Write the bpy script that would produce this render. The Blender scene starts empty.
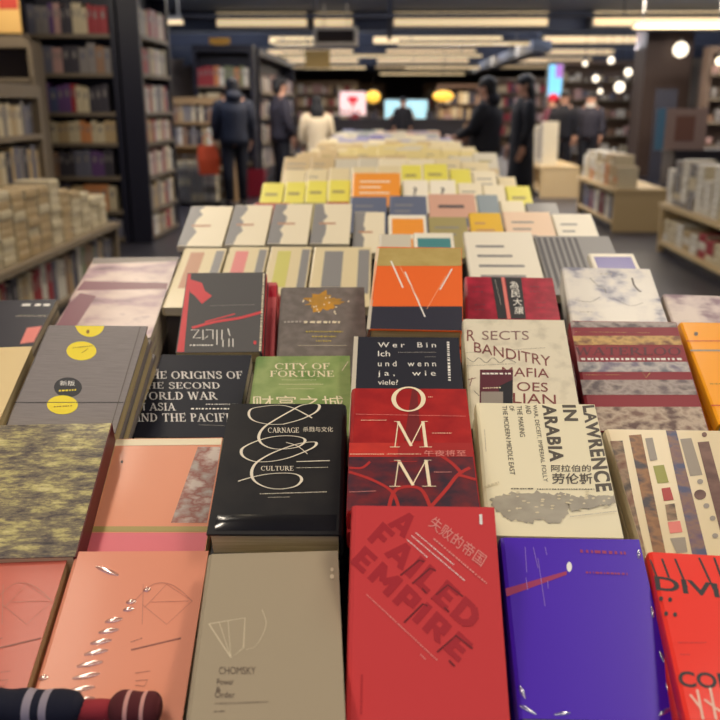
import bpy, bmesh, math, random
from mathutils import Vector, Matrix
random.seed(7)
D=math.radians
SC=bpy.context.scene
COL=SC.collection
def lin(c): return c/12.92 if c<=.04045 else ((c+.055)/1.055)**2.4
def rgb(r,g,b): return (lin(r/255),lin(g/255),lin(b/255),1)
# ---------------------------------------------------------------- materials
MATS={}
def mat(name,c,rough=.5,coat=0,metal=0,spec=.4,emit=0):
    if name in MATS: return MATS[name]
    m=bpy.data.materials.new(name); m.use_nodes=True
    b=m.node_tree.nodes['Principled BSDF']
    b.inputs['Base Color'].default_value=rgb(*c); b.inputs['Roughness'].default_value=rough
    b.inputs['Metallic'].default_value=metal; b.inputs['Specular IOR Level'].default_value=spec
    b.inputs['Coat Weight'].default_value=coat; b.inputs['Coat Roughness'].default_value=.12
    if emit:
        b.inputs['Emission Color'].default_value=rgb(*c); b.inputs['Emission Strength'].default_value=emit
    MATS[name]=m; return m
def grain(m,c2,scale=8,stretch=(1,1,1),lo=.45,hi=.6,detail=4,wave=False,dist=0,bump=0):
    """mix a second colour into a material's base colour through a noise (or wave) texture"""
    nt=m.node_tree; N=nt.nodes; L=nt.links; b=N['Principled BSDF']
    tc=N.new('ShaderNodeTexCoord'); mp=N.new('ShaderNodeMapping'); mp.inputs['Scale'].default_value=stretch
    L.new(tc.outputs['Object'],mp.inputs['Vector'])
    if wave:
        t=N.new('ShaderNodeTexWave'); t.inputs['Scale'].default_value=scale; t.inputs['Distortion'].default_value=dist
    else:
        t=N.new('ShaderNodeTexNoise'); t.inputs['Scale'].default_value=scale; t.inputs['Detail'].default_value=detail; t.inputs['Distortion'].default_value=dist; t.inputs['Roughness'].default_value=.72 if detail>8 else .5
    L.new(mp.outputs['Vector'],t.inputs['Vector'])
    r=N.new('ShaderNodeValToRGB'); r.color_ramp.elements[0].position=lo; r.color_ramp.elements[1].position=hi
    cols=c2 if isinstance(c2[0],(tuple,list)) else (tuple(b.inputs['Base Color'].default_value),rgb(*c2))
    if cols is c2: cols=[rgb(*c) for c in c2]
    r.color_ramp.elements[0].color=cols[0]; r.color_ramp.elements[1].color=cols[-1]
    for i,c in enumerate(cols[1:-1]):
        e=r.color_ramp.elements.new(lo+(hi-lo)*(i+1)/(len(cols)-1)); e.color=c
    L.new(t.outputs['Fac'],r.inputs['Fac']); L.new(r.outputs['Color'],b.inputs['Base Color'])
    if bump:
        bp=N.new('ShaderNodeBump'); bp.inputs['Strength'].default_value=bump; bp.inputs['Distance'].default_value=.002
        L.new(t.outputs['Fac'],bp.inputs['Height']); L.new(bp.outputs['Normal'],b.inputs['Normal'])
    return m
PRINT=dict(black=(22,22,32),creamprint=(236,222,190),divipale=(238,190,170),fedark=(112,22,34),feink=(176,30,44),fepale=(232,150,140),
 greenbit=(150,150,70),greybit=(150,140,130),grred=(214,70,76),inkbrown=(92,76,66),inkgrey=(84,76,66),inkpale=(176,168,158),kite=(214,200,170),
 lawblot=(158,150,134),lawpale=(216,204,170),maroonink=(110,40,62),navyprint=(44,44,60),ochreink=(150,110,10),oliveline=(170,150,90),ommcream=(250,232,196),
 ommdark=(84,30,42),ommart=(184,44,42),ommlight=(206,52,40),ommmid=(170,36,36),ommshade=(120,28,34),origink=(214,210,206),peachpic=(180,150,140),peachpink=(222,112,124),
 pinkbit=(222,120,110),pinkdark=(150,88,74),pinkline=(188,118,100),purplepale=(150,120,200),purplered=(158,36,92),redbit=(170,50,50),sectink=(128,58,58),
 sectink2=(140,104,96),sticker_maroon=(92,28,46),stripA=(104,80,66),stripB=(120,80,52),stripC=(104,78,92),stripD=(150,138,124),stripE=(96,58,50),
 swirl=(232,222,200),treegold=(206,148,48),treeyel=(206,184,70),vcream=(238,214,180),volive=(186,160,92),vpale=(248,176,130),watblue=(150,140,146),
 watbrown=(140,112,96),watgold=(172,124,70),watgrey=(134,120,116),watink=(84,24,40),white=(244,240,230),yellow=(244,220,24))
NOISY=dict(stripA=((66,52,44),(150,120,92),(110,60,40)),stripB=((60,52,60),(150,104,64),(110,72,48)),stripC=((70,74,110),(130,96,84),(96,72,100)),
 stripE=((84,48,44),(120,84,72)),peachpic=((206,190,180),(150,90,80),(176,164,156)),watblue=((110,110,120),(190,182,176),(120,112,130)),
 watbrown=((96,70,66),(190,170,150),(120,90,80)),watgold=((110,60,50),(206,166,96),(130,84,60)),watgrey=((96,84,88),(172,158,150),(110,96,100)),
 ommdark=((52,30,48),(120,30,38)),ommlight=((206,52,40),(190,44,38)),treegold=((206,148,48),(170,130,60)),volive=((186,160,92),(196,172,104)),
 lawblot=((158,150,134),(176,168,150)))
def pm(k):
    if k in MATS: return MATS[k]
    m=mat(k,PRINT[k],.45)
    if k in NOISY: grain(m,NOISY[k],38,(1,1.3,1),.36,.66,6)
    return m
PAGE=mat('page_edges',(214,196,150),.8); grain(PAGE,(182,160,112),9,(1,1,60),.3,.75,2)
PAGEW=mat('pale_page_edges',(222,212,186),.8); grain(PAGEW,(196,184,154),9,(1,1,60),.3,.75,2)
# ---------------------------------------------------------------- object helpers
LABELS={}
def tag(o,label,cat,group=None,kind=None):
    if label: o['label']=label
    if cat: o['category']=cat
    if group: o['group']=group
    if kind: o['kind']=kind
    LABELS.setdefault(label,[]).append(o.name)
    return o
def link(o,parent=None):
    COL.objects.link(o)
    if parent: o.parent=parent
    return o
def empty(name,label,cat,M=None,group=None):
    o=bpy.data.objects.new(name,None); o.empty_display_size=.05
    if M is not None: o.matrix_world=M
    link(o); return tag(o,label,cat,group)
class MB:
    """collects shapes for ONE mesh object"""
    def __init__(s): s.v=[];s.f=[];s.m=[];s.mats=[];s.sm=[]
    def mi(s,m):
        if m not in s.mats: s.mats.append(m)
        return s.mats.index(m)
    def add(s,vs,fs,m,smooth=False):
        o=len(s.v); s.v+=[tuple(p) for p in vs]; i=s.mi(m)
        for f in fs: s.f.append([o+k for k in f]); s.m.append(i); s.sm.append(smooth)
    def box(s,a,b,m,T=None):
        vs=[Vector((x,y,z)) for z in(a[2],b[2]) for y in(a[1],b[1]) for x in(a[0],b[0])]
        if T is not None: vs=[T@p for p in vs]
        s.add(vs,[(0,2,3,1),(4,5,7,6),(0,1,5,4),(2,6,7,3),(0,4,6,2),(1,3,7,5)],m)
    def loft(s,rings,m,cap=True,smooth=True):
        n=len(rings[0]); vs=[p for r in rings for p in r]; fs=[]
        for i in range(len(rings)-1):
            for j in range(n):
                a=i*n+j;b=i*n+(j+1)%n; fs.append((a,b,b+n,a+n))
        if cap: fs.append(tuple(range(n))[::-1]); fs.append(tuple(range((len(rings)-1)*n,len(rings)*n)))
        s.add(vs,fs,m,smooth)
    def rings(s,spec,m,n=16,off=(0,0)):
        """vertical loft: spec = (z, rx, ry, cx, cy)"""
        R=[]
        for q in spec:
            z,rx,ry=q[:3]; cx,cy=(q[3:5] if len(q)>3 else (0,0))
            R.append([(cx+off[0]+rx*math.cos(2*math.pi*k/n),cy+off[1]+ry*math.sin(2*math.pi*k/n),z) for k in range(n)])
        s.loft(R,m)
    def tube(s,pts,rad,m,n=8):
        P=[Vector(p) for p in pts]; R=[]
        if not isinstance(rad,(list,tuple)): rad=[rad]*len(P)
        up=Vector((.3,.2,1)).normalized()
        for i,p in enumerate(P):
            t=(P[min(i+1,len(P)-1)]-P[max(i-1,0)]).normalized()
            x=t.cross(up); x=x.normalized() if x.length>1e-4 else Vector((1,0,0)); y=x.cross(t)
            R.append([p+(x*math.cos(2*math.pi*k/n)+y*math.sin(2*math.pi*k/n))*rad[i] for k in range(n)])
        s.loft(R,m)
    def ball(s,c,r,m,n=14,k=9):
        r=r if isinstance(r,(list,tuple)) else (r,r,r)
        R=[]
        for i in range(k+1):
            a=-math.pi/2+math.pi*(.02+.96*i/k)
            R.append([(c[0]+r[0]*math.cos(a)*math.cos(2*math.pi*j/n),c[1]+r[1]*math.cos(a)*math.sin(2*math.pi*j/n),c[2]+r[2]*math.sin(a)) for j in range(n)])
        s.loft(R,m)
    def mesh(s,name):
        me=bpy.data.meshes.new(name); me.from_pydata(s.v,[],s.f)
        for m in s.mats: me.materials.append(m)
        me.polygons.foreach_set('material_index',s.m); me.polygons.foreach_set('use_smooth',s.sm); me.update(); return me
    def build(s,name,parent=None):
        return link(bpy.data.objects.new(name,s.mesh(name)),parent)
def struct(name,mb,label=None):
    o=mb.build(name); o['kind']='structure'
    if label: o['label']=label
    return o
def plain(name,label,cat,mb,M=None,group=None):
    o=mb.build(name)
    if M is not None: o.matrix_world=M
    return tag(o,label,cat,group)
def text_mesh(body,bold=0):
    c=bpy.data.curves.new('lettering','FONT'); c.body=body; c.dimensions='2D'; c.fill_mode='FRONT'; c.resolution_u=4; c.offset=.022*bold; c.space_character=1+.07*(1.1 if bold==.8 else bold if bold>1.05 else 0)
    o=bpy.data.objects.new('lettering',c); link(o)
    me=bpy.data.meshes.new_from_object(o.evaluated_get(bpy.context.evaluated_depsgraph_get()))
    V=[v.co.copy() for v in me.vertices]; F=[tuple(p.vertices) for p in me.polygons]
    bpy.data.objects.remove(o); bpy.data.curves.remove(c); bpy.data.meshes.remove(me)
    return V,F
def serif_mesh(body):
    """roman capitals with thick and thin strokes and serifs, unit height"""
    V=[];F=[];X=[0.]
    def put(v,f):
        o=len(V); X.append(0); V.extend(Vector((X[0]+p[0],p[1],.00003*(len(X)%6))) for p in v); F.extend(tuple(o+k for k in q) for q in f)
    def ln(x0,y0,x1,y1,w): put(*ribbon([(x0,y0),(x1,y1)],w))
    def sf(x,y,w=.34): put([(x-w/2,y-.035),(x+w/2,y-.035),(x+w/2,y+.035),(x-w/2,y+.035)],[(0,1,2,3)])
    def st(x,w=.17,y0=0,y1=1,a=1,b=1):
        ln(x,y0,x,y1,w)
        if a: sf(x,y0+.035)
        if b: sf(x,y1-.035)
    def hz(x0,x1,y,e=0):
        ln(x0,y,x1,y,.07)
        if e: ln(x1,y+.12*(1 if e>0 else 0),x1,y-.12*(1 if e<0 else 1 if abs(e)<2 else 0),.07)
    def arc(cx,cy,rx,ry,a0,a1,n=20,tk=.17,tn=.06):
        v=[];f=[]
        for i in range(n+1):
            a=D(a0+(a1-a0)*i/n); w=tn+(tk-tn)*abs(math.cos(a))**1.5
            v+=[(cx+(rx)*math.cos(a),cy+(ry)*math.sin(a)),(cx+(rx-w)*math.cos(a),cy+(ry-tn-.02)*math.sin(a))]
        for i in range(n): f.append((2*i,2*i+2,2*i+3,2*i+1))
        put(v,f)
    for ch in body:
        w=.9
        if ch==' ': w=.4
        elif ch=='O': arc(.45,.5,.45,.52,0,360,32); w=.98
        elif ch in 'CG':
            arc(.45,.5,.45,.52,48,312,26); ln(.76,.7,.76,.95,.07); w=.9
            if ch=='G': st(.74,.16,0,.42,0,1)
        elif ch=='I': st(.18); w=.42
        elif ch in 'EFL':
            st(.18); w=.76
            if ch!='L': hz(.18,.64,.965,1); ln(.64,.75,.64,1,.07); hz(.18,.5,.52); ln(.5,.42,.5,.62,.07)
            if ch!='F': hz(.18,.66,.035); ln(.66,0,.66,.25,.07)
        elif ch=='T': st(.4,b=0); hz(.03,.77,.965); ln(.05,.75,.05,1,.07); ln(.75,.75,.75,1,.07); w=.84
        elif ch=='H': st(.18); st(.72); hz(.18,.72,.52); w=.94
        elif ch in 'RPDB':
            st(.18)
            if ch=='D': arc(.3,.5,.5,.5,-90,90); hz(.18,.32,.965); hz(.18,.32,.035); w=.9
            else:
                arc(.32,.74,.36,.26,-90,90); hz(.18,.34,.965); hz(.18,.34,.5); w=.74
                if ch=='R': ln(.4,.5,.8,.02,.15); sf(.84,.035,.18); w=.92
        elif ch=='N': st(.16,.08); ln(.14,.98,.76,.02,.17); st(.76,.08,a=0); w=.94
        elif ch=='A': ln(.1,0,.42,1,.07); ln(.42,1,.76,0,.17); hz(.2,.64,.34); sf(.1,.035,.26); sf(.76,.035,.34); w=.92
        elif ch=='W':
            for a,b,c in((.08,.32,.17),(.32,.56,.07),(.56,.8,.17),(.8,1.04,.07)): ln(a,1 if c>.1 else 0,b,0 if c>.1 else 1,c)
            sf(.08,.965,.28); sf(.56,.965,.2); sf(1.04,.965,.26); w=1.18
        elif ch=='Y': ln(.08,1,.42,.45,.17); ln(.78,1,.42,.45,.07); st(.42,.17,0,.48,1,0); sf(.08,.965,.3); sf(.78,.965,.24); w=.86
        elif ch=='U': st(.16,.17,.3,1,0,1); st(.72,.07,.3,1,0,1); arc(.415,.34,.34,.36,180,360,14,.15,.07); w=.9
        elif ch=='S': put(*ribbon([(.56,.74),(.52,.9),(.34,.98),(.14,.88),(.12,.7),(.34,.54),(.54,.38),(.56,.18),(.36,.02),(.14,.08),(.08,.26)],.11,0,1)); ln(.58,.72,.58,.98,.06); ln(.07,.02,.07,.28,.06); w=.7
        elif ch=='M': st(.14,.07); ln(.14,1,.46,.02,.16); ln(.46,.02,.8,1,.07); st(.82,.17); w=1.0
        X[0]+=w+.03
    return V,F
def block_mesh(body):
    """heavy block capitals, unit height"""
    V=[];F=[];x=0.; T=.25
    G=dict(A=(.86,[(.1,0,.43,1),(.43,1,.76,0),(.25,.28,.6,.28)]),F=(.68,[(.13,0,.13,1),(.0,.88,.62,.88),(.13,.48,.54,.48)]),I=(.3,[(.13,0,.13,1)]),L=(.66,[(.13,0,.13,1),(.0,.12,.6,.12)]),
     E=(.68,[(.13,0,.13,1),(.0,.88,.62,.88),(.13,.5,.56,.5),(.0,.12,.62,.12)]),D=(.84,[(.13,0,.13,1),(.0,.88,.48,.88),(.0,.12,.48,.12),(.46,.9,.68,.66),(.68,.7,.68,.3),(.68,.34,.46,.1)]),
     M=(1.0,[(.13,0,.13,1),(.13,.98,.48,.32),(.48,.32,.83,.98),(.83,0,.83,1)]),P=(.74,[(.13,0,.13,1),(.0,.88,.5,.88),(.0,.44,.5,.44),(.56,.96,.56,.36)]),R=(.8,[(.13,0,.13,1),(.0,.88,.5,.88),(.0,.44,.5,.44),(.56,.96,.56,.4),(.36,.44,.66,0)]))
    for k,ch in enumerate(body):
        w,S=G[ch]
        for q,(x0,y0,x1,y1) in enumerate(S):
            v,f=ribbon([(x+x0,y0),(x+x1,y1)],T if abs(y1-y0)>.2 else .22); o=len(V); V+=[Vector((p[0],min(1,max(0,p[1])),.00006*q)) for p in v]; F+=[tuple(o+i for i in g) for g in f]
        x+=w+.13
    return V,F
def ribbon(pts,w,cal=0,smooth=0):
    P=[Vector((p[0],p[1])) for p in pts]
    if smooth and len(P)>2:
        Q=[]
        for i in range(len(P)-1):
            p0,p1,p2,p3=P[max(i-1,0)],P[i],P[i+1],P[min(i+2,len(P)-1)]
            for k in range(6):
                t=k/6; Q.append(.5*((2*p1)+(p2-p0)*t+(2*p0-5*p1+4*p2-p3)*t*t+(3*p1-p0-3*p2+p3)*t**3))
        Q.append(P[-1]); P=Q
    A=[]
    for i,p in enumerate(P):
        t=(P[min(i+1,len(P)-1)]-P[max(i-1,0)])
        t=t.normalized() if t.length>1e-9 else Vector((1,0)); n=Vector((-t.y,t.x))
        h=w/2*((.55+1.5*abs(t.y)**2) if cal else 1)
        A.append((p+n*h,p-n*h))
    V=[];F=[]
    for a,b in A: V+=[a,b]
    for i in range(len(A)-1): F.append((2*i+1,2*i+3,2*i+2,2*i))
    return V,F
# ---------------------------------------------------------------- books
def book_shapes(W,L,t,cover,page,spine='L',hard=False):
    """two MBs: C-shaped cover (boards and rounded spine) and page block; origin under the middle of the near edge"""
    th=.0028 if hard else .0012; oh=.0035 if hard else .0006
    s=1 if spine=='R' else -1
    x1=W/2; pr=[(-x1,t),(x1-.004,t)]
    for k in range(1,6):
        a=math.pi/2*(1-k/3); pr.append((x1-.004+.004*math.cos(a)*(1.0),t/2+t/2*math.sin(a) if True else 0))
    pr=[(-x1,t),(x1-.005,t),(x1-.0015,t*.93),(x1,t*.72),(x1,t*.28),(x1-.0015,t*.07),(x1-.005,0),(-x1,0),(-x1,th),(x1-.0055,th),(x1-.004,t*.2),(x1-.004,t*.8),(x1-.0055,t-th),(-x1,t-th)]
    pr=[(x*s,z) for x,z in pr]
    c=MB(); n=len(pr)
    vs=[(x,0,z) for x,z in pr]+[(x,L,z) for x,z in pr]; fs=[]
    for i in range(n):
        j=(i+1)%n; fs.append((i,j,j+n,i+n) if s<0 else (j,i,i+n,j+n))
    pairs=[(0,1,12,13),(1,2,11,12),(2,3,11),(3,4,10,11),(4,5,10),(5,6,9,10),(6,7,8,9)]
    for q in pairs:
        fs.append(q if s>0 else q[::-1]); fs.append(tuple(k+n for k in (q[::-1] if s>0 else q)))
    c.add(vs,fs,cover)
    p=MB(); a,b=sorted((-s*(x1-oh),s*(x1-.0055)))
    p.box((a,oh,th),(b,L-oh,t-th),page)
    return c,p
def pose(k):
    x,y,z,ps,tl,W,L,t=POSE[k]
    R=Matrix.Rotation(D(ps),4,'Z')@Matrix.Rotation(D(tl),4,'X')
    return Matrix.Translation((x,y,z))@R@Matrix.Translation((0,-L/2,-t)),W,L,t
def copy_tree(o,M):
    c=o.copy(); COL.objects.link(c); c.matrix_world=M
    for ch in o.children:
        d=ch.copy(); COL.objects.link(d); d.parent=c
    return c
# poses: x,y,z of the cover's middle, yaw, tilt, width, length, thickness
POSE={
'pinkL':(-0.409, 0.742, 0.911, 2.1, 22.5, 0.145, 0.199, 0.022),
'pink':(-0.257, 0.749, 0.914, 2.1, 23.1, 0.145, 0.199, 0.022),
'chom':(-0.1045, 0.707, 0.947, 4.7, 14.5, 0.135, 0.206, 0.026),
'FE':(0.041, 0.718, 0.965, 0.1, 39.0, 0.144, 0.209, 0.02),
'purple':(0.195, 0.74, 0.939, -0.1, 28.9, 0.145, 0.189, 0.024),
'divi':(0.336, 0.705, 0.948, -5, 17, 0.145, 0.205, 0.022),
'camo':(-0.418, 0.925, 0.99, 4.7, 20, 0.16, 0.22, 0.03),
'peach':(-0.277, 0.971, 0.9635, 3.5, 18, 0.143, 0.202, 0.02),
'carn':(-0.115, 0.923, 1.022, 1.3, 22.4, 0.145, 0.207, 0.038),
'omm':(0.032, 0.914, 1.05, 0.5, 22.1, 0.14, 0.197, 0.03),
'law':(0.184, 0.922, 1.024, -0.9, 26.8, 0.145, 0.195, 0.025),
'strips':(0.359, 0.925, 0.995, -0.8, 17, 0.165, 0.22, 0.03),
'grey':(-0.421, 1.138, 1.058, -0.6, 28.2, 0.15, 0.205, 0.03),
'cream':(-0.584, 1.13, 1.049, 9, 11.8, 0.15, 0.208, 0.02),
'orig':(-0.278, 1.214, 1.008, 0.8, 17.7, 0.145, 0.205, 0.024),
'city':(-0.114, 1.14, 1.034, 3, 15.4, 0.14, 0.198, 0.025),
'wer':(0.033, 1.118, 1.055, -0.3, 23.4, 0.15, 0.208, 0.035),
'sects':(0.191, 1.172, 1.059, -1.2, 29.3, 0.15, 0.212, 0.024),
'wat':(0.373, 1.24, 1.036, -1.5, 29.2, 0.165, 0.225, 0.03),
'orange':(0.549, 1.247, 1.04, -1.8, 22.8, 0.165, 0.235, 0.025),
'greyred':(-0.267, 1.408, 1.088, 4.3, 29.2, 0.137, 0.196, 0.026),
'tree':(-0.099, 1.357, 1.069, 2.9, 29.8, 0.142, 0.207, 0.03),
'V':(0.053, 1.368, 1.139, -3.2, 27.2, 0.145, 0.21, 0.035),
'redblk':(0.213, 1.419, 1.092, -3.6, 18.5, 0.154, 0.21, 0.025),
'wpat':(0.401, 1.503, 1.093, -5.3, 17.5, 0.16, 0.221, 0.025),
'wpat2':(0.572, 1.454, 1.062, -8.2, 11.9, 0.16, 0.223, 0.025),
'magA':(-0.632, 2.096, 1.008, 5.7, 10, 0.22, 0.29, 0.02),
'magC':(-0.8, 1.72, 0.985, 9, 8, 0.2, 0.27, 0.02),
'magB':(-0.566, 1.745, 1.003, 6.4, 8, 0.2, 0.278, 0.02),
}
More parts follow.
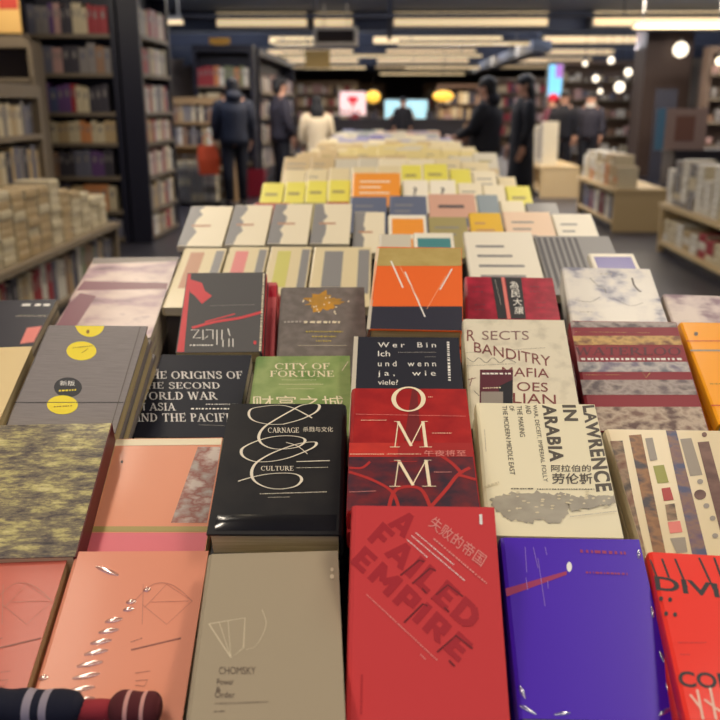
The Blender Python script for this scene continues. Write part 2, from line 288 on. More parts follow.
ART={
'pink':(
('s','cover_artwork',((0.0097,0.1559),(0.0174,0.1077)),0.0006,'pinkline',0,0),
('s','cover_artwork',((0.013,0.1313),(0.0419,0.1076),(0.0638,0.135),(0.0341,0.1558),(0.0161,0.1273)),0.0006,'pinkline',0,0),
('s','cover_artwork',((0.0034,0.1341),(0.0201,0.1558),(0.0413,0.1543),(0.0638,0.135)),0.0006,'pinkline',1,0),
('s','cover_artwork',((0.0217,0.1339),(0.0603,0.1351)),0.0005,'pinkline',0,0),
('s','cover_artwork',((0.0118,0.079),(0.0588,0.0918)),0.0016,'pinkdark',0,0),
('d','small_print',((0.0101,0.0876),(0.0203,0.092)),0.0012,'pinkdark'),
('d','small_print',((0.0209,0.054),(0.0354,0.0562)),0.001,'pinkdark'),
('s','cover_artwork',((0.0225,0.0459),(0.0339,0.0469),(0.0319,0.0401),(0.0233,0.0413)),0.0006,'pinkdark',0,0),
),
'pinkL':(
('s','cover_artwork',((0.014,0.1613),(0.0279,0.1126)),0.0006,'pinkline',0,0),
('s','cover_artwork',((0.0206,0.1365),(0.0525,0.1125),(0.0708,0.1402),(0.0385,0.1612),(0.0241,0.1324)),0.0006,'pinkline',0,0),
('s','cover_artwork',((0.0106,0.1392),(0.0245,0.1612),(0.0459,0.1597),(0.0708,0.1402)),0.0006,'pinkline',1,0),
('s','cover_artwork',((0.0289,0.1391),(0.0674,0.1402)),0.0005,'pinkline',0,0),
('s','cover_artwork',((0.0261,0.0836),(0.0715,0.0965)),0.0016,'pinkdark',0,0),
('d','small_print',((0.0233,0.0923),(0.0329,0.0968)),0.0012,'pinkdark'),
('d','small_print',((0.0384,0.0583),(0.0526,0.0606)),0.001,'pinkdark'),
('s','cover_artwork',((0.041,0.0502),(0.0523,0.0513),(0.0512,0.0444),(0.0425,0.0456)),0.0006,'pinkdark',0,0),
),
'chom':(
('s','cover_artwork',((-0.0569,0.1123),(-0.0235,0.1183),(-0.0227,0.0825),(-0.0333,0.0717),(-0.0569,0.1123)),0.001,'kite',0,0),
('s','cover_artwork',((-0.0394,0.1165),(-0.0333,0.0717)),0.0005,'kite',0,0),
('s','cover_artwork',((-0.0477,0.1144),(-0.0333,0.0717)),0.0005,'kite',0,0),
('s','cover_artwork',((-0.0078,0.1277),(-0.0032,0.1089),(-0.0105,0.0855),(-0.0203,0.0802)),0.0006,'kite',1,0),
('t','title_lettering','CHOMSKY',((-0.0425,0.0539),(-0.0098,0.0526),(-0.0432,0.0621)),'inkbrown',0),
('t','title_lettering','Power',((-0.0433,0.0428),(-0.0285,0.0422),(-0.0439,0.0492)),'inkbrown',0),
('t','title_lettering','&',((-0.0435,0.0355),(-0.0392,0.0354),(-0.044,0.0408)),'inkbrown',0),
('t','title_lettering','Order',((-0.0438,0.0294),(-0.0267,0.0287),(-0.0444,0.0356)),'inkbrown',0),
('d','small_print',((-0.0433,0.0233),(0.0019,0.0234)),0.001,'inkbrown'),
('d','small_print',((-0.0434,0.0154),(-0.0342,0.0155)),0.0012,'inkbrown'),
('q','small_print',((0.0623,0.1783),(0.0622,0.1776),(0.0621,0.177),(0.0619,0.1765),(0.0616,0.1761),(0.0613,0.1758),(0.0609,0.1756),(0.0606,0.1755),(0.0602,0.1756),(0.0599,0.1758),(0.0596,0.1762),(0.0593,0.1766),(0.0592,0.1772),(0.0591,0.1778),(0.059,0.1784),(0.0591,0.179),(0.0592,0.1796),(0.0594,0.1801),(0.0597,0.1806),(0.06,0.1809),(0.0604,0.1811),(0.0607,0.1811),(0.0611,0.181),(0.0614,0.1808),(0.0617,0.1805),(0.062,0.18),(0.0621,0.1795),(0.0622,0.1789)),'kite'),
('q','small_print',((0.0624,0.1685),(0.0623,0.1678),(0.0622,0.1671),(0.0619,0.1664),(0.0616,0.1659),(0.0612,0.1656),(0.0608,0.1653),(0.0603,0.1653),(0.0599,0.1654),(0.0595,0.1656),(0.0591,0.166),(0.0588,0.1666),(0.0586,0.1672),(0.0584,0.1679),(0.0584,0.1686),(0.0585,0.1694),(0.0586,0.1701),(0.0589,0.1707),(0.0592,0.1712),(0.0596,0.1716),(0.06,0.1718),(0.0605,0.1719),(0.0609,0.1718),(0.0614,0.1715),(0.0617,0.1711),(0.062,0.1706),(0.0623,0.1699),(0.0624,0.1692)),'kite'),
),
'FE':(
('t','title_lettering','A',((-0.0361,0.1884),(-0.0188,0.1736),(-0.0195,0.2075)),'feink',-2),
('t','title_lettering','FAILED',((-0.0555,0.1731),(0.0392,0.0831),(-0.0398,0.1919)),'feink',-2),
('t','title_lettering','EMPIRE',((-0.0717,0.1496),(0.0292,0.0552),(-0.0571,0.1665)),'feink',-2),
('s','cover_artwork',((-0.0226,0.1365),(-0.0042,0.1522),(0.0004,0.1505)),0.0017,'fedark',0,0),
('s','cover_artwork',((-0.0114,0.1285),(0.0059,0.144),(0.0115,0.1417)),0.0017,'fedark',0,0),
('s','cover_artwork',((0.0062,0.1138),(0.0223,0.1278),(0.0364,0.1165)),0.0017,'fedark',0,0),
('s','cover_artwork',((-0.0196,0.091),(-0.0016,0.1091),(0.0027,0.1069)),0.0017,'fedark',0,0),
('s','cover_artwork',((0.0103,0.0644),(0.0282,0.0797),(0.0427,0.0681)),0.0017,'fedark',0,0),
('s','cover_artwork',((-0.0024,0.1239),(0.0019,0.1194)),0.0017,'fedark',0,0),
('s','cover_artwork',((0.0182,0.106),(0.0225,0.1016)),0.0017,'fedark',0,0),
('s','cover_artwork',((0.0208,0.0571),(0.0259,0.052)),0.0017,'fedark',0,0),
('t','title_lettering','失败的帝国',((0.0047,0.1879),(0.0548,0.1458),(0.012,0.1994)),'fepale',0),
('d','small_print',((-0.0071,0.1802),(0.0288,0.1478)),0.0011,'white'),
('d','small_print',((-0.0114,0.1772),(0.0393,0.1315)),0.0011,'white'),
('d','small_print',((-0.0161,0.1732),(0.0039,0.1547)),0.0011,'white'),
('d','small_print',((0.0102,0.1743),(0.0594,0.1295)),0.0016,'fepale'),
('d','small_print',((-0.0551,0.1174),(0.0101,0.057)),0.0011,'fepale'),
('d','small_print',((-0.0048,0.062),(0.0005,0.0568)),0.0011,'fepale'),
('q','small_print',((0.0563,0.2007),(0.0592,0.2008),(0.059,0.1899),(0.0562,0.1898)),'white'),
('d','small_print',((-0.0578,0.0432),(-0.058,0.0091)),0.0013,'feink'),
),
'purple':(
('q','cover_artwork',((-0.0714,0.1293),(-0.0709,0.1205),(-0.0083,0.1459),(-0.0077,0.1503)),'purplered'),
('q','cover_artwork',((-0.0018,0.1551),(-0.0021,0.1539),(-0.0024,0.1526),(-0.0029,0.1515),(-0.0035,0.1506),(-0.0041,0.1499),(-0.0047,0.1495),(-0.0053,0.1493),(-0.0058,0.1495),(-0.0063,0.1499),(-0.0067,0.1506),(-0.007,0.1515),(-0.0072,0.1525),(-0.0072,0.1538),(-0.0071,0.1551),(-0.0068,0.1563),(-0.0065,0.1576),(-0.006,0.1587),(-0.0055,0.1596),(-0.0049,0.1603),(-0.0042,0.1608),(-0.0036,0.1609),(-0.0031,0.1608),(-0.0026,0.1604),(-0.0022,0.1597),(-0.0019,0.1588),(-0.0017,0.1577),(-0.0017,0.1564)),'white'),  # white highlight painted on at the end of the red slash
('s','small_print',((-0.0466,0.1777),(-0.0482,0.1477)),0.0006,'purplepale',0,0),
('s','small_print',((-0.0383,0.1778),(-0.0363,0.1534)),0.0006,'purplepale',0,0),
('s','small_print',((-0.035,0.1646),(-0.0344,0.1107)),0.0006,'purplepale',0,0),
('s','small_print',((-0.0497,0.1422),(-0.0494,0.1279)),0.0006,'purplepale',0,0),
('s','small_print',((-0.0261,0.1781),(-0.0254,0.1686)),0.0006,'purplepale',0,0),
('s','small_print',((-0.0284,0.139),(-0.0289,0.1301)),0.0006,'purplepale',0,0),
('d','title_lettering',((0.0093,0.1737),(0.0573,0.1718)),0.0035,'purplered'),
('d','title_lettering',((0.0113,0.1488),(0.0527,0.1476)),0.0022,'purplered'),
),
'divi':(
('t','title_lettering','DIVI',((-0.0718,0.1539),(-0.0127,0.1486),(-0.0707,0.1722)),'black',1),
('t','title_lettering','COM',((-0.0699,0.0439),(-0.0209,0.045),(-0.0693,0.0604)),'black',1),
('s','cover_artwork',((-0.0711,0.1937),(-0.0677,0.1672)),0.0022,'black',0,0),
('s','cover_artwork',((-0.0589,0.196),(-0.0565,0.1707)),0.0022,'black',0,0),
('s','cover_artwork',((-0.0459,0.197),(-0.0415,0.1589)),0.0022,'black',0,0),
('s','cover_artwork',((-0.0217,0.2003),(-0.0162,0.1584)),0.0022,'black',0,0),
('s','cover_artwork',((-0.0067,0.2014),(-0.0056,0.1721)),0.0022,'black',0,0),
('q','small_print',((-0.0671,0.143),(-0.0672,0.1423),(-0.0675,0.1417),(-0.0678,0.1411),(-0.0682,0.1406),(-0.0686,0.1402),(-0.069,0.1399),(-0.0695,0.1398),(-0.0699,0.1399),(-0.0703,0.1401),(-0.0705,0.1404),(-0.0708,0.1408),(-0.0709,0.1414),(-0.0709,0.142),(-0.0709,0.1427),(-0.0707,0.1434),(-0.0705,0.144),(-0.0701,0.1446),(-0.0697,0.1451),(-0.0693,0.1455),(-0.0689,0.1458),(-0.0684,0.1459),(-0.068,0.1458),(-0.0677,0.1457),(-0.0674,0.1453),(-0.0671,0.1449),(-0.067,0.1443),(-0.067,0.1437)),'black'),
('q','small_print',((-0.0587,0.1424),(-0.0589,0.1418),(-0.0592,0.1411),(-0.0595,0.1405),(-0.0599,0.14),(-0.0603,0.1396),(-0.0607,0.1394),(-0.0612,0.1393),(-0.0616,0.1393),(-0.0619,0.1395),(-0.0622,0.1398),(-0.0625,0.1403),(-0.0626,0.1408),(-0.0626,0.1415),(-0.0625,0.1421),(-0.0624,0.1428),(-0.0621,0.1435),(-0.0618,0.144),(-0.0614,0.1445),(-0.061,0.1449),(-0.0605,0.1452),(-0.0601,0.1453),(-0.0597,0.1453),(-0.0593,0.1451),(-0.059,0.1447),(-0.0588,0.1443),(-0.0587,0.1437),(-0.0587,0.1431)),'black'),
('q','small_print',((-0.0656,0.1248),(-0.0658,0.1241),(-0.066,0.1235),(-0.0663,0.1229),(-0.0667,0.1224),(-0.0671,0.1221),(-0.0676,0.1218),(-0.068,0.1217),(-0.0684,0.1218),(-0.0688,0.1219),(-0.069,0.1223),(-0.0693,0.1227),(-0.0694,0.1232),(-0.0694,0.1238),(-0.0694,0.1245),(-0.0692,0.1251),(-0.0689,0.1258),(-0.0686,0.1263),(-0.0682,0.1268),(-0.0678,0.1272),(-0.0674,0.1275),(-0.067,0.1276),(-0.0666,0.1275),(-0.0662,0.1273),(-0.0659,0.127),(-0.0657,0.1266),(-0.0656,0.126),(-0.0655,0.1254)),'black'),
('q','small_print',((-0.0574,0.1242),(-0.0576,0.1236),(-0.0579,0.123),(-0.0582,0.1224),(-0.0586,0.1219),(-0.059,0.1215),(-0.0594,0.1213),(-0.0598,0.1212),(-0.0602,0.1212),(-0.0606,0.1214),(-0.0609,0.1217),(-0.0611,0.1222),(-0.0612,0.1227),(-0.0612,0.1233),(-0.0612,0.1239),(-0.061,0.1246),(-0.0608,0.1252),(-0.0604,0.1258),(-0.06,0.1263),(-0.0596,0.1267),(-0.0592,0.1269),(-0.0588,0.127),(-0.0584,0.127),(-0.058,0.1268),(-0.0577,0.1265),(-0.0575,0.126),(-0.0574,0.1255),(-0.0574,0.1249)),'black'),
('d','small_print',((-0.0627,0.0914),(-0.0374,0.0935)),0.0009,'feink'),
('d','small_print',((-0.0634,0.0781),(-0.0545,0.0788)),0.0009,'feink'),
('s','cover_artwork',((-0.0559,0.042),(-0.057,0.0127)),0.0022,'divipale',0,0),
('s','cover_artwork',((-0.0444,0.045),(-0.0463,0.0136)),0.0022,'divipale',0,0),
('s','cover_artwork',((-0.0629,0.0364),(-0.0571,0.0242)),0.0022,'divipale',0,0),
('s','cover_artwork',((-0.0521,0.0324),(-0.0412,0.0217)),0.0022,'divipale',0,0),
),
'peach':(
('q','cover_artwork',((-0.0708,0.0318),(0.0714,0.0287),(0.0715,-0.0023),(-0.0716,0.0008)),'peachpink'),
('q','cover_artwork',((-0.0708,0.0422),(0.0714,0.0391),(0.0712,0.0303),(-0.0711,0.0334)),'oliveline'),
('q','cover_artwork',((0.0411,0.1834),(0.0711,0.1828),(0.0684,0.0449),(0.0262,0.0458)),'peachpic'),
('q','cover_artwork',((-0.0699,0.2008),(0.072,0.2001),(0.072,0.1868),(-0.0698,0.1876)),'creamprint'),
('q','small_print',((-0.0505,0.1556),(-0.0504,0.155),(-0.0504,0.1544),(-0.0505,0.1538),(-0.0506,0.1534),(-0.0509,0.153),(-0.0512,0.1528),(-0.0515,0.1527),(-0.0518,0.1528),(-0.0522,0.153),(-0.0525,0.1534),(-0.0529,0.1539),(-0.0532,0.1544),(-0.0534,0.155),(-0.0536,0.1557),(-0.0536,0.1563),(-0.0537,0.1569),(-0.0536,0.1575),(-0.0534,0.1579),(-0.0532,0.1583),(-0.0529,0.1585),(-0.0526,0.1586),(-0.0522,0.1585),(-0.0519,0.1583),(-0.0515,0.1579),(-0.0512,0.1574),(-0.0509,0.1569),(-0.0507,0.1563)),'inkbrown'),
),
'carn':(
('s','cover_artwork',((-0.004,0.1697),(0.0182,0.179),(0.0353,0.1923),(0.0387,0.2038),(0.0308,0.2068),(0.0167,0.2041),(0.0045,0.1941),(-0.0123,0.179),(-0.0262,0.1642),(-0.0311,0.1497),(-0.0275,0.1373),(-0.0156,0.1287),(-0.0009,0.127),(0.016,0.1305),(0.0241,0.1392),(0.0213,0.1456),(0.0074,0.1491),(-0.0123,0.148),(-0.0315,0.1409),(-0.0464,0.1303),(-0.0491,0.1217),(-0.0445,0.1132),(-0.0318,0.1065),(-0.0138,0.1066),(0.0051,0.1117),(0.0238,0.1219),(0.0356,0.1305),(0.0377,0.1375),(0.0303,0.1385),(0.0157,0.135),(-0.0009,0.127),(-0.0171,0.1167),(-0.0303,0.1032),(-0.0336,0.0884),(-0.0287,0.0755),(-0.015,0.0661),(0.0015,0.0636),(0.0175,0.0678),(0.0239,0.0773),(0.0188,0.0853),(0.0044,0.0878),(-0.0167,0.0858),(-0.0351,0.0803),(-0.0474,0.0749)),0.0017,'swirl',1,1),
('s','cover_artwork',((-0.004,0.1697),(-0.0216,0.1697),(-0.0386,0.1752),(-0.0464,0.1845),(-0.0458,0.1959),(-0.0347,0.2009),(-0.0117,0.204),(0.0067,0.1987),(0.0308,0.1809)),0.0015,'swirl',1,1),
('s','cover_artwork',((0.002,0.1385),(0.0159,0.1322),(0.0283,0.1192)),0.001,'swirl',1,0),
('t','title_lettering','CARNAGE',((-0.0207,0.1546),(0.0163,0.1547),(-0.0216,0.1642)),'swirl',-1),
('t','title_lettering','杀戮与文化',((0.021,0.1565),(0.057,0.1565),(0.0206,0.1652)),'swirl',0),
('t','title_lettering','CULTURE',((-0.0233,0.0921),(0.0138,0.0922),(-0.024,0.1)),'swirl',-1),
('s','small_print',((0.0163,0.1067),(0.0546,0.1084)),0.0012,'swirl',0,0),
('d','small_print',((0.0169,0.0967),(0.0538,0.0978)),0.0009,'swirl'),
('d','small_print',((-0.0211,0.0567),(0.0527,0.06)),0.0012,'swirl'),
('d','small_print',((-0.0114,0.0515),(0.0127,0.0522)),0.0006,'swirl'),
),
'omm':(
('q','cover_artwork',((-0.0708,0.1017),(0.0681,0.1031),(0.0699,-0.0008),(-0.0699,-0.0024)),'ommdark'),
('q','cover_artwork',((-0.0719,0.1017),(-0.0143,0.1023),(-0.0147,0.08),(-0.0713,0.0794)),'ommlight'),
('q','cover_artwork',((-0.0143,0.1023),(0.0693,0.1031),(0.0696,0.0809),(-0.0147,0.08)),'ommmid'),
('q','cover_artwork',((0.0042,0.1946),(0.0103,0.1946),(0.0118,0.1058),(-0.0074,0.1056)),'ommshade'),  # dark red figure printed behind the capitals
('s','cover_artwork',((-0.0684,0.0564),(-0.0433,0.0448),(-0.0219,0.0275),(-0.0139,-0.0004)),0.0035,'ommart',1,0),
('s','cover_artwork',((-0.0686,0.0625),(-0.0544,0.0626),(-0.0457,0.0719)),0.003,'ommart',1,0),
('s','cover_artwork',((-0.0264,-0.0005),(-0.0176,0.0305),(0.008,0.0322),(0.0193,0.0)),0.004,'ommart',1,0),
('s','cover_artwork',((0.0174,0.0055),(0.0356,0.031),(0.05,0.0532),(0.0638,0.0639)),0.004,'ommart',1,0),
('s','cover_artwork',((0.016,0.0977),(0.0425,0.0728),(0.0544,0.0547)),0.004,'ommart',1,0),
('s','cover_artwork',((0.05,0.0532),(0.0688,0.046)),0.004,'ommart',1,0),
('o','title_lettering',((0.0201,0.1772),(0.0195,0.1728),(0.0182,0.1686),(0.0162,0.1647),(0.0135,0.1613),(0.0103,0.1585),(0.0067,0.1565),(0.0029,0.1552),(-0.0011,0.1547),(-0.005,0.1551),(-0.0088,0.1563),(-0.0122,0.1583),(-0.0153,0.161),(-0.0178,0.1644),(-0.0196,0.1682),(-0.0207,0.1724),(-0.0211,0.1769),(-0.0206,0.1813),(-0.0194,0.1856),(-0.0174,0.1896),(-0.0148,0.1932),(-0.0116,0.1961),(-0.0079,0.1983),(-0.004,0.1997),(0.0001,0.2002),(0.0042,0.1998),(0.0081,0.1985),(0.0116,0.1963),(0.0147,0.1935),(0.0171,0.19),(0.0189,0.186),(0.0199,0.1817)),((0.0146,0.1772),(0.0142,0.1732),(0.0132,0.1694),(0.0117,0.166),(0.0097,0.1629),(0.0074,0.1604),(0.0047,0.1586),(0.0019,0.1574),(-0.001,0.157),(-0.0039,0.1574),(-0.0066,0.1585),(-0.0092,0.1603),(-0.0114,0.1627),(-0.0132,0.1657),(-0.0145,0.1692),(-0.0153,0.173),(-0.0155,0.1769),(-0.0152,0.1809),(-0.0143,0.1848),(-0.0128,0.1883),(-0.0109,0.1915),(-0.0085,0.1941),(-0.0058,0.1961),(-0.0029,0.1973),(0.0001,0.1977),(0.003,0.1974),(0.0059,0.1962),(0.0085,0.1943),(0.0107,0.1917),(0.0125,0.1886),(0.0137,0.185),(0.0145,0.1812)),'ommcream'),
('s','title_lettering',((-0.0135,0.1373),(-0.0179,0.095)),0.0012,'ommcream',0,0),
('s','title_lettering',((-0.0135,0.1373),(0.0006,0.0968)),0.0034,'ommcream',0,0),
('s','title_lettering',((-0.0003,0.0968),(0.0151,0.1375)),0.0013,'ommcream',0,0),
('s','title_lettering',((0.0151,0.1375),(0.0171,0.0954)),0.0036,'ommcream',0,0),
('s','title_lettering',((-0.0234,0.0949),(-0.0123,0.0951)),0.0009,'ommcream',0,0),
('s','title_lettering',((0.0098,0.0953),(0.0236,0.0954)),0.0009,'ommcream',0,0),
('s','title_lettering',((-0.0182,0.1372),(-0.0116,0.1373)),0.0009,'ommcream',0,0),
('s','title_lettering',((0.0132,0.1375),(0.0208,0.1376)),0.0009,'ommcream',0,0),
('s','title_lettering',((-0.0141,0.0738),(-0.0187,0.0348)),0.0012,'ommcream',0,0),
('s','title_lettering',((-0.0141,0.0738),(0.0008,0.0364)),0.0034,'ommcream',0,0),
('s','title_lettering',((-0.0001,0.0364),(0.016,0.0741)),0.0013,'ommcream',0,0),
('s','title_lettering',((0.016,0.0741),(0.0183,0.0352)),0.0036,'ommcream',0,0),
('s','title_lettering',((-0.0245,0.0347),(-0.0128,0.0348)),0.0009,'ommcream',0,0),
('s','title_lettering',((0.0105,0.0351),(0.0251,0.0353)),0.0009,'ommcream',0,0),
('s','title_lettering',((-0.0191,0.0737),(-0.0121,0.0738)),0.0009,'ommcream',0,0),
('s','title_lettering',((0.014,0.0741),(0.0221,0.0742)),0.0009,'ommcream',0,0),
('t','title_lettering','午夜将至',((0.0142,0.0803),(0.0608,0.0808),(0.0146,0.0898)),'fepale',0),
('d','small_print',((-0.0627,0.1489),(0.0659,0.1466)),0.0008,'fepale'),
('d','small_print',((-0.0567,0.1385),(-0.0265,0.1388)),0.001,'ommcream'),
('d','small_print',((-0.068,0.0826),(-0.0302,0.083)),0.0011,'ommcream'),
('d','small_print',((-0.0268,0.083),(0.011,0.0834)),0.0011,'ommcream'),
('d','small_print',((0.0248,0.1174),(0.0477,0.1176)),0.0011,'ommcream'),
('d','small_print',((0.0241,0.0559),(0.0436,0.0561)),0.0011,'fepale'),
('s','small_print',((-0.0676,0.0256),(-0.0389,0.0274)),0.0007,'fepale',0,0),
('d','small_print',((0.023,0.18),(0.029,0.1801)),0.001,'ommcream'),
('s','small_print',((-0.0236,0.0714),(0.0061,0.0717)),0.0006,'ommlight',0,0),
),
'law':(
('t','title_lettering','LAWRENCE',((0.057,0.1922),(0.0532,0.0607),(0.076,0.1943)),'inkgrey',1.8),
('t','title_lettering','IN',((0.033,0.1934),(0.0326,0.1669),(0.0494,0.1937)),'inkgrey',1.8),
('t','title_lettering','ARABIA',((0.0088,0.1929),(0.0077,0.1027),(0.0252,0.1933)),'inkgrey',1.8),
('t','subtitle_lettering','WAR, DECEIT, IMPERIAL FOLLY',((-0.0033,0.1927),(-0.0036,0.0734),(0.0024,0.1928)),'inkgrey',0),
('t','subtitle_lettering','AND',((-0.0119,0.1917),(-0.0115,0.1775),(-0.0058,0.1918)),'inkgrey',0),
('t','subtitle_lettering','THE MAKING',((-0.0223,0.1906),(-0.0228,0.1402),(-0.0162,0.1907)),'inkgrey',0),
('t','subtitle_lettering','OF',((-0.0314,0.1904),(-0.0309,0.1821),(-0.0259,0.1906)),'inkgrey',0),
('t','subtitle_lettering','THE MODERN MIDDLE EAST',((-0.0399,0.1903),(-0.0395,0.0826),(-0.0341,0.1904)),'inkgrey',0),
('t','title_lettering','阿拉伯的',((0.0071,0.088),(0.052,0.089),(0.0083,0.0983)),'inkgrey',0.4),
('t','title_lettering','劳伦斯',((0.006,0.0701),(0.0509,0.0711),(0.0079,0.0859)),'inkgrey',0.6),
('d','small_print',((-0.0401,0.0627),(-0.0157,0.0633)),0.0017,'inkgrey'),
('d','small_print',((-0.0114,0.0627),(0.0515,0.0641)),0.0014,'inkgrey'),
('d','small_print',((-0.0637,0.1504),(-0.0642,0.1162)),0.0008,'inkpale'),
('q','cover_artwork',((-0.0638,0.0489),(-0.0596,0.0496),(-0.0599,0.0476),(-0.0584,0.0516),(-0.0551,0.052),(-0.0542,0.0526),(-0.0507,0.0525),(-0.0491,0.0555),(-0.0438,0.0527),(-0.0436,0.0555),(-0.04,0.0589),(-0.0376,0.0578),(-0.0335,0.0556),(-0.0319,0.0568),(-0.0296,0.056),(-0.0263,0.0564),(-0.0241,0.0565),(-0.0212,0.057),(-0.0181,0.0563),(-0.0154,0.057),(-0.0122,0.0611),(-0.0098,0.0591),(-0.0077,0.0569),(-0.0046,0.0574),(-0.0039,0.0575),(-0.0001,0.0563),(0.0001,0.0581),(0.0032,0.0557),(0.0062,0.0545),(0.0101,0.0582),(0.0116,0.0573),(0.014,0.0596),(0.0166,0.0579),(0.0191,0.0576),(0.0168,0.0557),(0.0195,0.0542),(0.0238,0.0554),(0.0213,0.055),(0.0233,0.0514),(0.0221,0.0496),(0.0248,0.0469),(0.0225,0.0426),(0.0217,0.0386),(0.0193,0.0368),(0.0184,0.0339),(0.0192,0.0301),(0.0159,0.0279),(0.0129,0.0234),(0.011,0.0228),(0.0096,0.019),(0.0077,0.0171),(0.002,0.0172),(0.0009,0.0175),(-0.0039,0.0161),(-0.0072,0.0195),(-0.009,0.022),(-0.0122,0.0208),(-0.019,0.021),(-0.0207,0.0152),(-0.0261,0.0175),(-0.0273,0.0157),(-0.032,0.019),(-0.0367,0.0185),(-0.0385,0.0212),(-0.0434,0.018),(-0.0453,0.0201),(-0.047,0.0219),(-0.0478,0.0201),(-0.0483,0.0232),(-0.0515,0.0238),(-0.0523,0.0255),(-0.0543,0.0306),(-0.059,0.0303),(-0.0592,0.0338),(-0.0616,0.0377),(-0.0613,0.0372),(-0.0641,0.0393),(-0.0631,0.0413),(-0.0614,0.0442),(-0.0652,0.0462)),'lawblot'),
('q','cover_artwork',((-0.0343,0.0356),(-0.0343,0.0353),(-0.0345,0.035),(-0.0347,0.0348),(-0.035,0.0346),(-0.0353,0.0344),(-0.0357,0.0343),(-0.036,0.0342),(-0.0364,0.0343),(-0.0367,0.0344),(-0.037,0.0345),(-0.0373,0.0347),(-0.0374,0.035),(-0.0375,0.0352),(-0.0376,0.0355),(-0.0375,0.0358),(-0.0373,0.0361),(-0.0371,0.0363),(-0.0368,0.0366),(-0.0365,0.0367),(-0.0362,0.0368),(-0.0358,0.0369),(-0.0354,0.0368),(-0.0351,0.0368),(-0.0348,0.0366),(-0.0345,0.0364),(-0.0344,0.0362),(-0.0343,0.0359)),'lawpale'),
('q','cover_artwork',((-0.0125,0.038),(-0.0126,0.0378),(-0.0128,0.0377),(-0.0131,0.0375),(-0.0135,0.0373),(-0.014,0.0372),(-0.0145,0.0371),(-0.015,0.0371),(-0.0155,0.0371),(-0.016,0.0372),(-0.0164,0.0373),(-0.0168,0.0374),(-0.017,0.0376),(-0.0172,0.0377),(-0.0172,0.0379),(-0.0172,0.0381),(-0.017,0.0383),(-0.0167,0.0385),(-0.0163,0.0387),(-0.0158,0.0388),(-0.0153,0.0388),(-0.0148,0.0389),(-0.0143,0.0389),(-0.0138,0.0388),(-0.0134,0.0387),(-0.013,0.0386),(-0.0127,0.0384),(-0.0126,0.0382)),'lawpale'),
('q','cover_artwork',((-0.0309,0.036),(-0.0309,0.0357),(-0.0311,0.0355),(-0.0313,0.0353),(-0.0316,0.0352),(-0.0319,0.035),(-0.0323,0.0349),(-0.0327,0.0349),(-0.033,0.0349),(-0.0334,0.035),(-0.0337,0.0351),(-0.034,0.0353),(-0.0341,0.0355),(-0.0342,0.0357),(-0.0343,0.0359),(-0.0342,0.0361),(-0.034,0.0363),(-0.0338,0.0365),(-0.0335,0.0367),(-0.0332,0.0368),(-0.0329,0.0369),(-0.0325,0.037),(-0.0321,0.037),(-0.0318,0.0369),(-0.0314,0.0368),(-0.0312,0.0366),(-0.031,0.0364),(-0.0309,0.0362)),'lawpale'),
('q','cover_artwork',((-0.0046,0.0484),(-0.0047,0.0481),(-0.0049,0.0478),(-0.0051,0.0476),(-0.0055,0.0474),(-0.0059,0.0472),(-0.0064,0.0471),(-0.0069,0.0471),(-0.0074,0.0471),(-0.0078,0.0472),(-0.0082,0.0473),(-0.0085,0.0475),(-0.0088,0.0477),(-0.0089,0.048),(-0.0089,0.0483),(-0.0088,0.0486),(-0.0086,0.0488),(-0.0083,0.0491),(-0.008,0.0493),(-0.0076,0.0494),(-0.0071,0.0495),(-0.0066,0.0496),(-0.0061,0.0496),(-0.0057,0.0495),(-0.0053,0.0493),(-0.005,0.0491),(-0.0047,0.0489),(-0.0046,0.0487)),'lawpale'),
('q','cover_artwork',((-0.0064,0.0405),(-0.0065,0.0403),(-0.0067,0.0401),(-0.0069,0.0399),(-0.0073,0.0397),(-0.0076,0.0395),(-0.0081,0.0394),(-0.0085,0.0394),(-0.0089,0.0394),(-0.0093,0.0395),(-0.0097,0.0396),(-0.01,0.0398),(-0.0102,0.04),(-0.0103,0.0402),(-0.0103,0.0404),(-0.0102,0.0407),(-0.0101,0.0409),(-0.0098,0.0411),(-0.0095,0.0413),(-0.0091,0.0415),(-0.0087,0.0415),(-0.0083,0.0416),(-0.0078,0.0416),(-0.0074,0.0415),(-0.0071,0.0414),(-0.0068,0.0412),(-0.0066,0.041),(-0.0065,0.0408)),'lawpale'),
('q','cover_artwork',((0.013,0.0498),(0.0129,0.0496),(0.0127,0.0493),(0.0125,0.049),(0.0121,0.0488),(0.0118,0.0487),(0.0114,0.0486),(0.0109,0.0485),(0.0105,0.0486),(0.0102,0.0486),(0.0098,0.0488),(0.0095,0.049),(0.0094,0.0492),(0.0093,0.0495),(0.0092,0.0498),(0.0093,0.05),(0.0095,0.0503),(0.0097,0.0505),(0.0101,0.0508),(0.0104,0.0509),(0.0108,0.051),(0.0113,0.0511),(0.0117,0.051),(0.0121,0.051),(0.0124,0.0508),(0.0127,0.0506),(0.0128,0.0504),(0.0129,0.0501)),'lawpale'),
('q','cover_artwork',((-0.0209,0.0433),(-0.021,0.0431),(-0.0212,0.0429),(-0.0214,0.0428),(-0.0218,0.0426),(-0.0221,0.0425),(-0.0226,0.0424),(-0.023,0.0424),(-0.0235,0.0424),(-0.0239,0.0425),(-0.0243,0.0426),(-0.0246,0.0427),(-0.0248,0.0429),(-0.0249,0.043),(-0.0249,0.0432),(-0.0249,0.0434),(-0.0247,0.0436),(-0.0244,0.0438),(-0.0241,0.0439),(-0.0237,0.0441),(-0.0233,0.0441),(-0.0228,0.0442),(-0.0224,0.0442),(-0.022,0.0441),(-0.0216,0.044),(-0.0213,0.0439),(-0.0211,0.0437),(-0.021,0.0435)),'lawpale'),
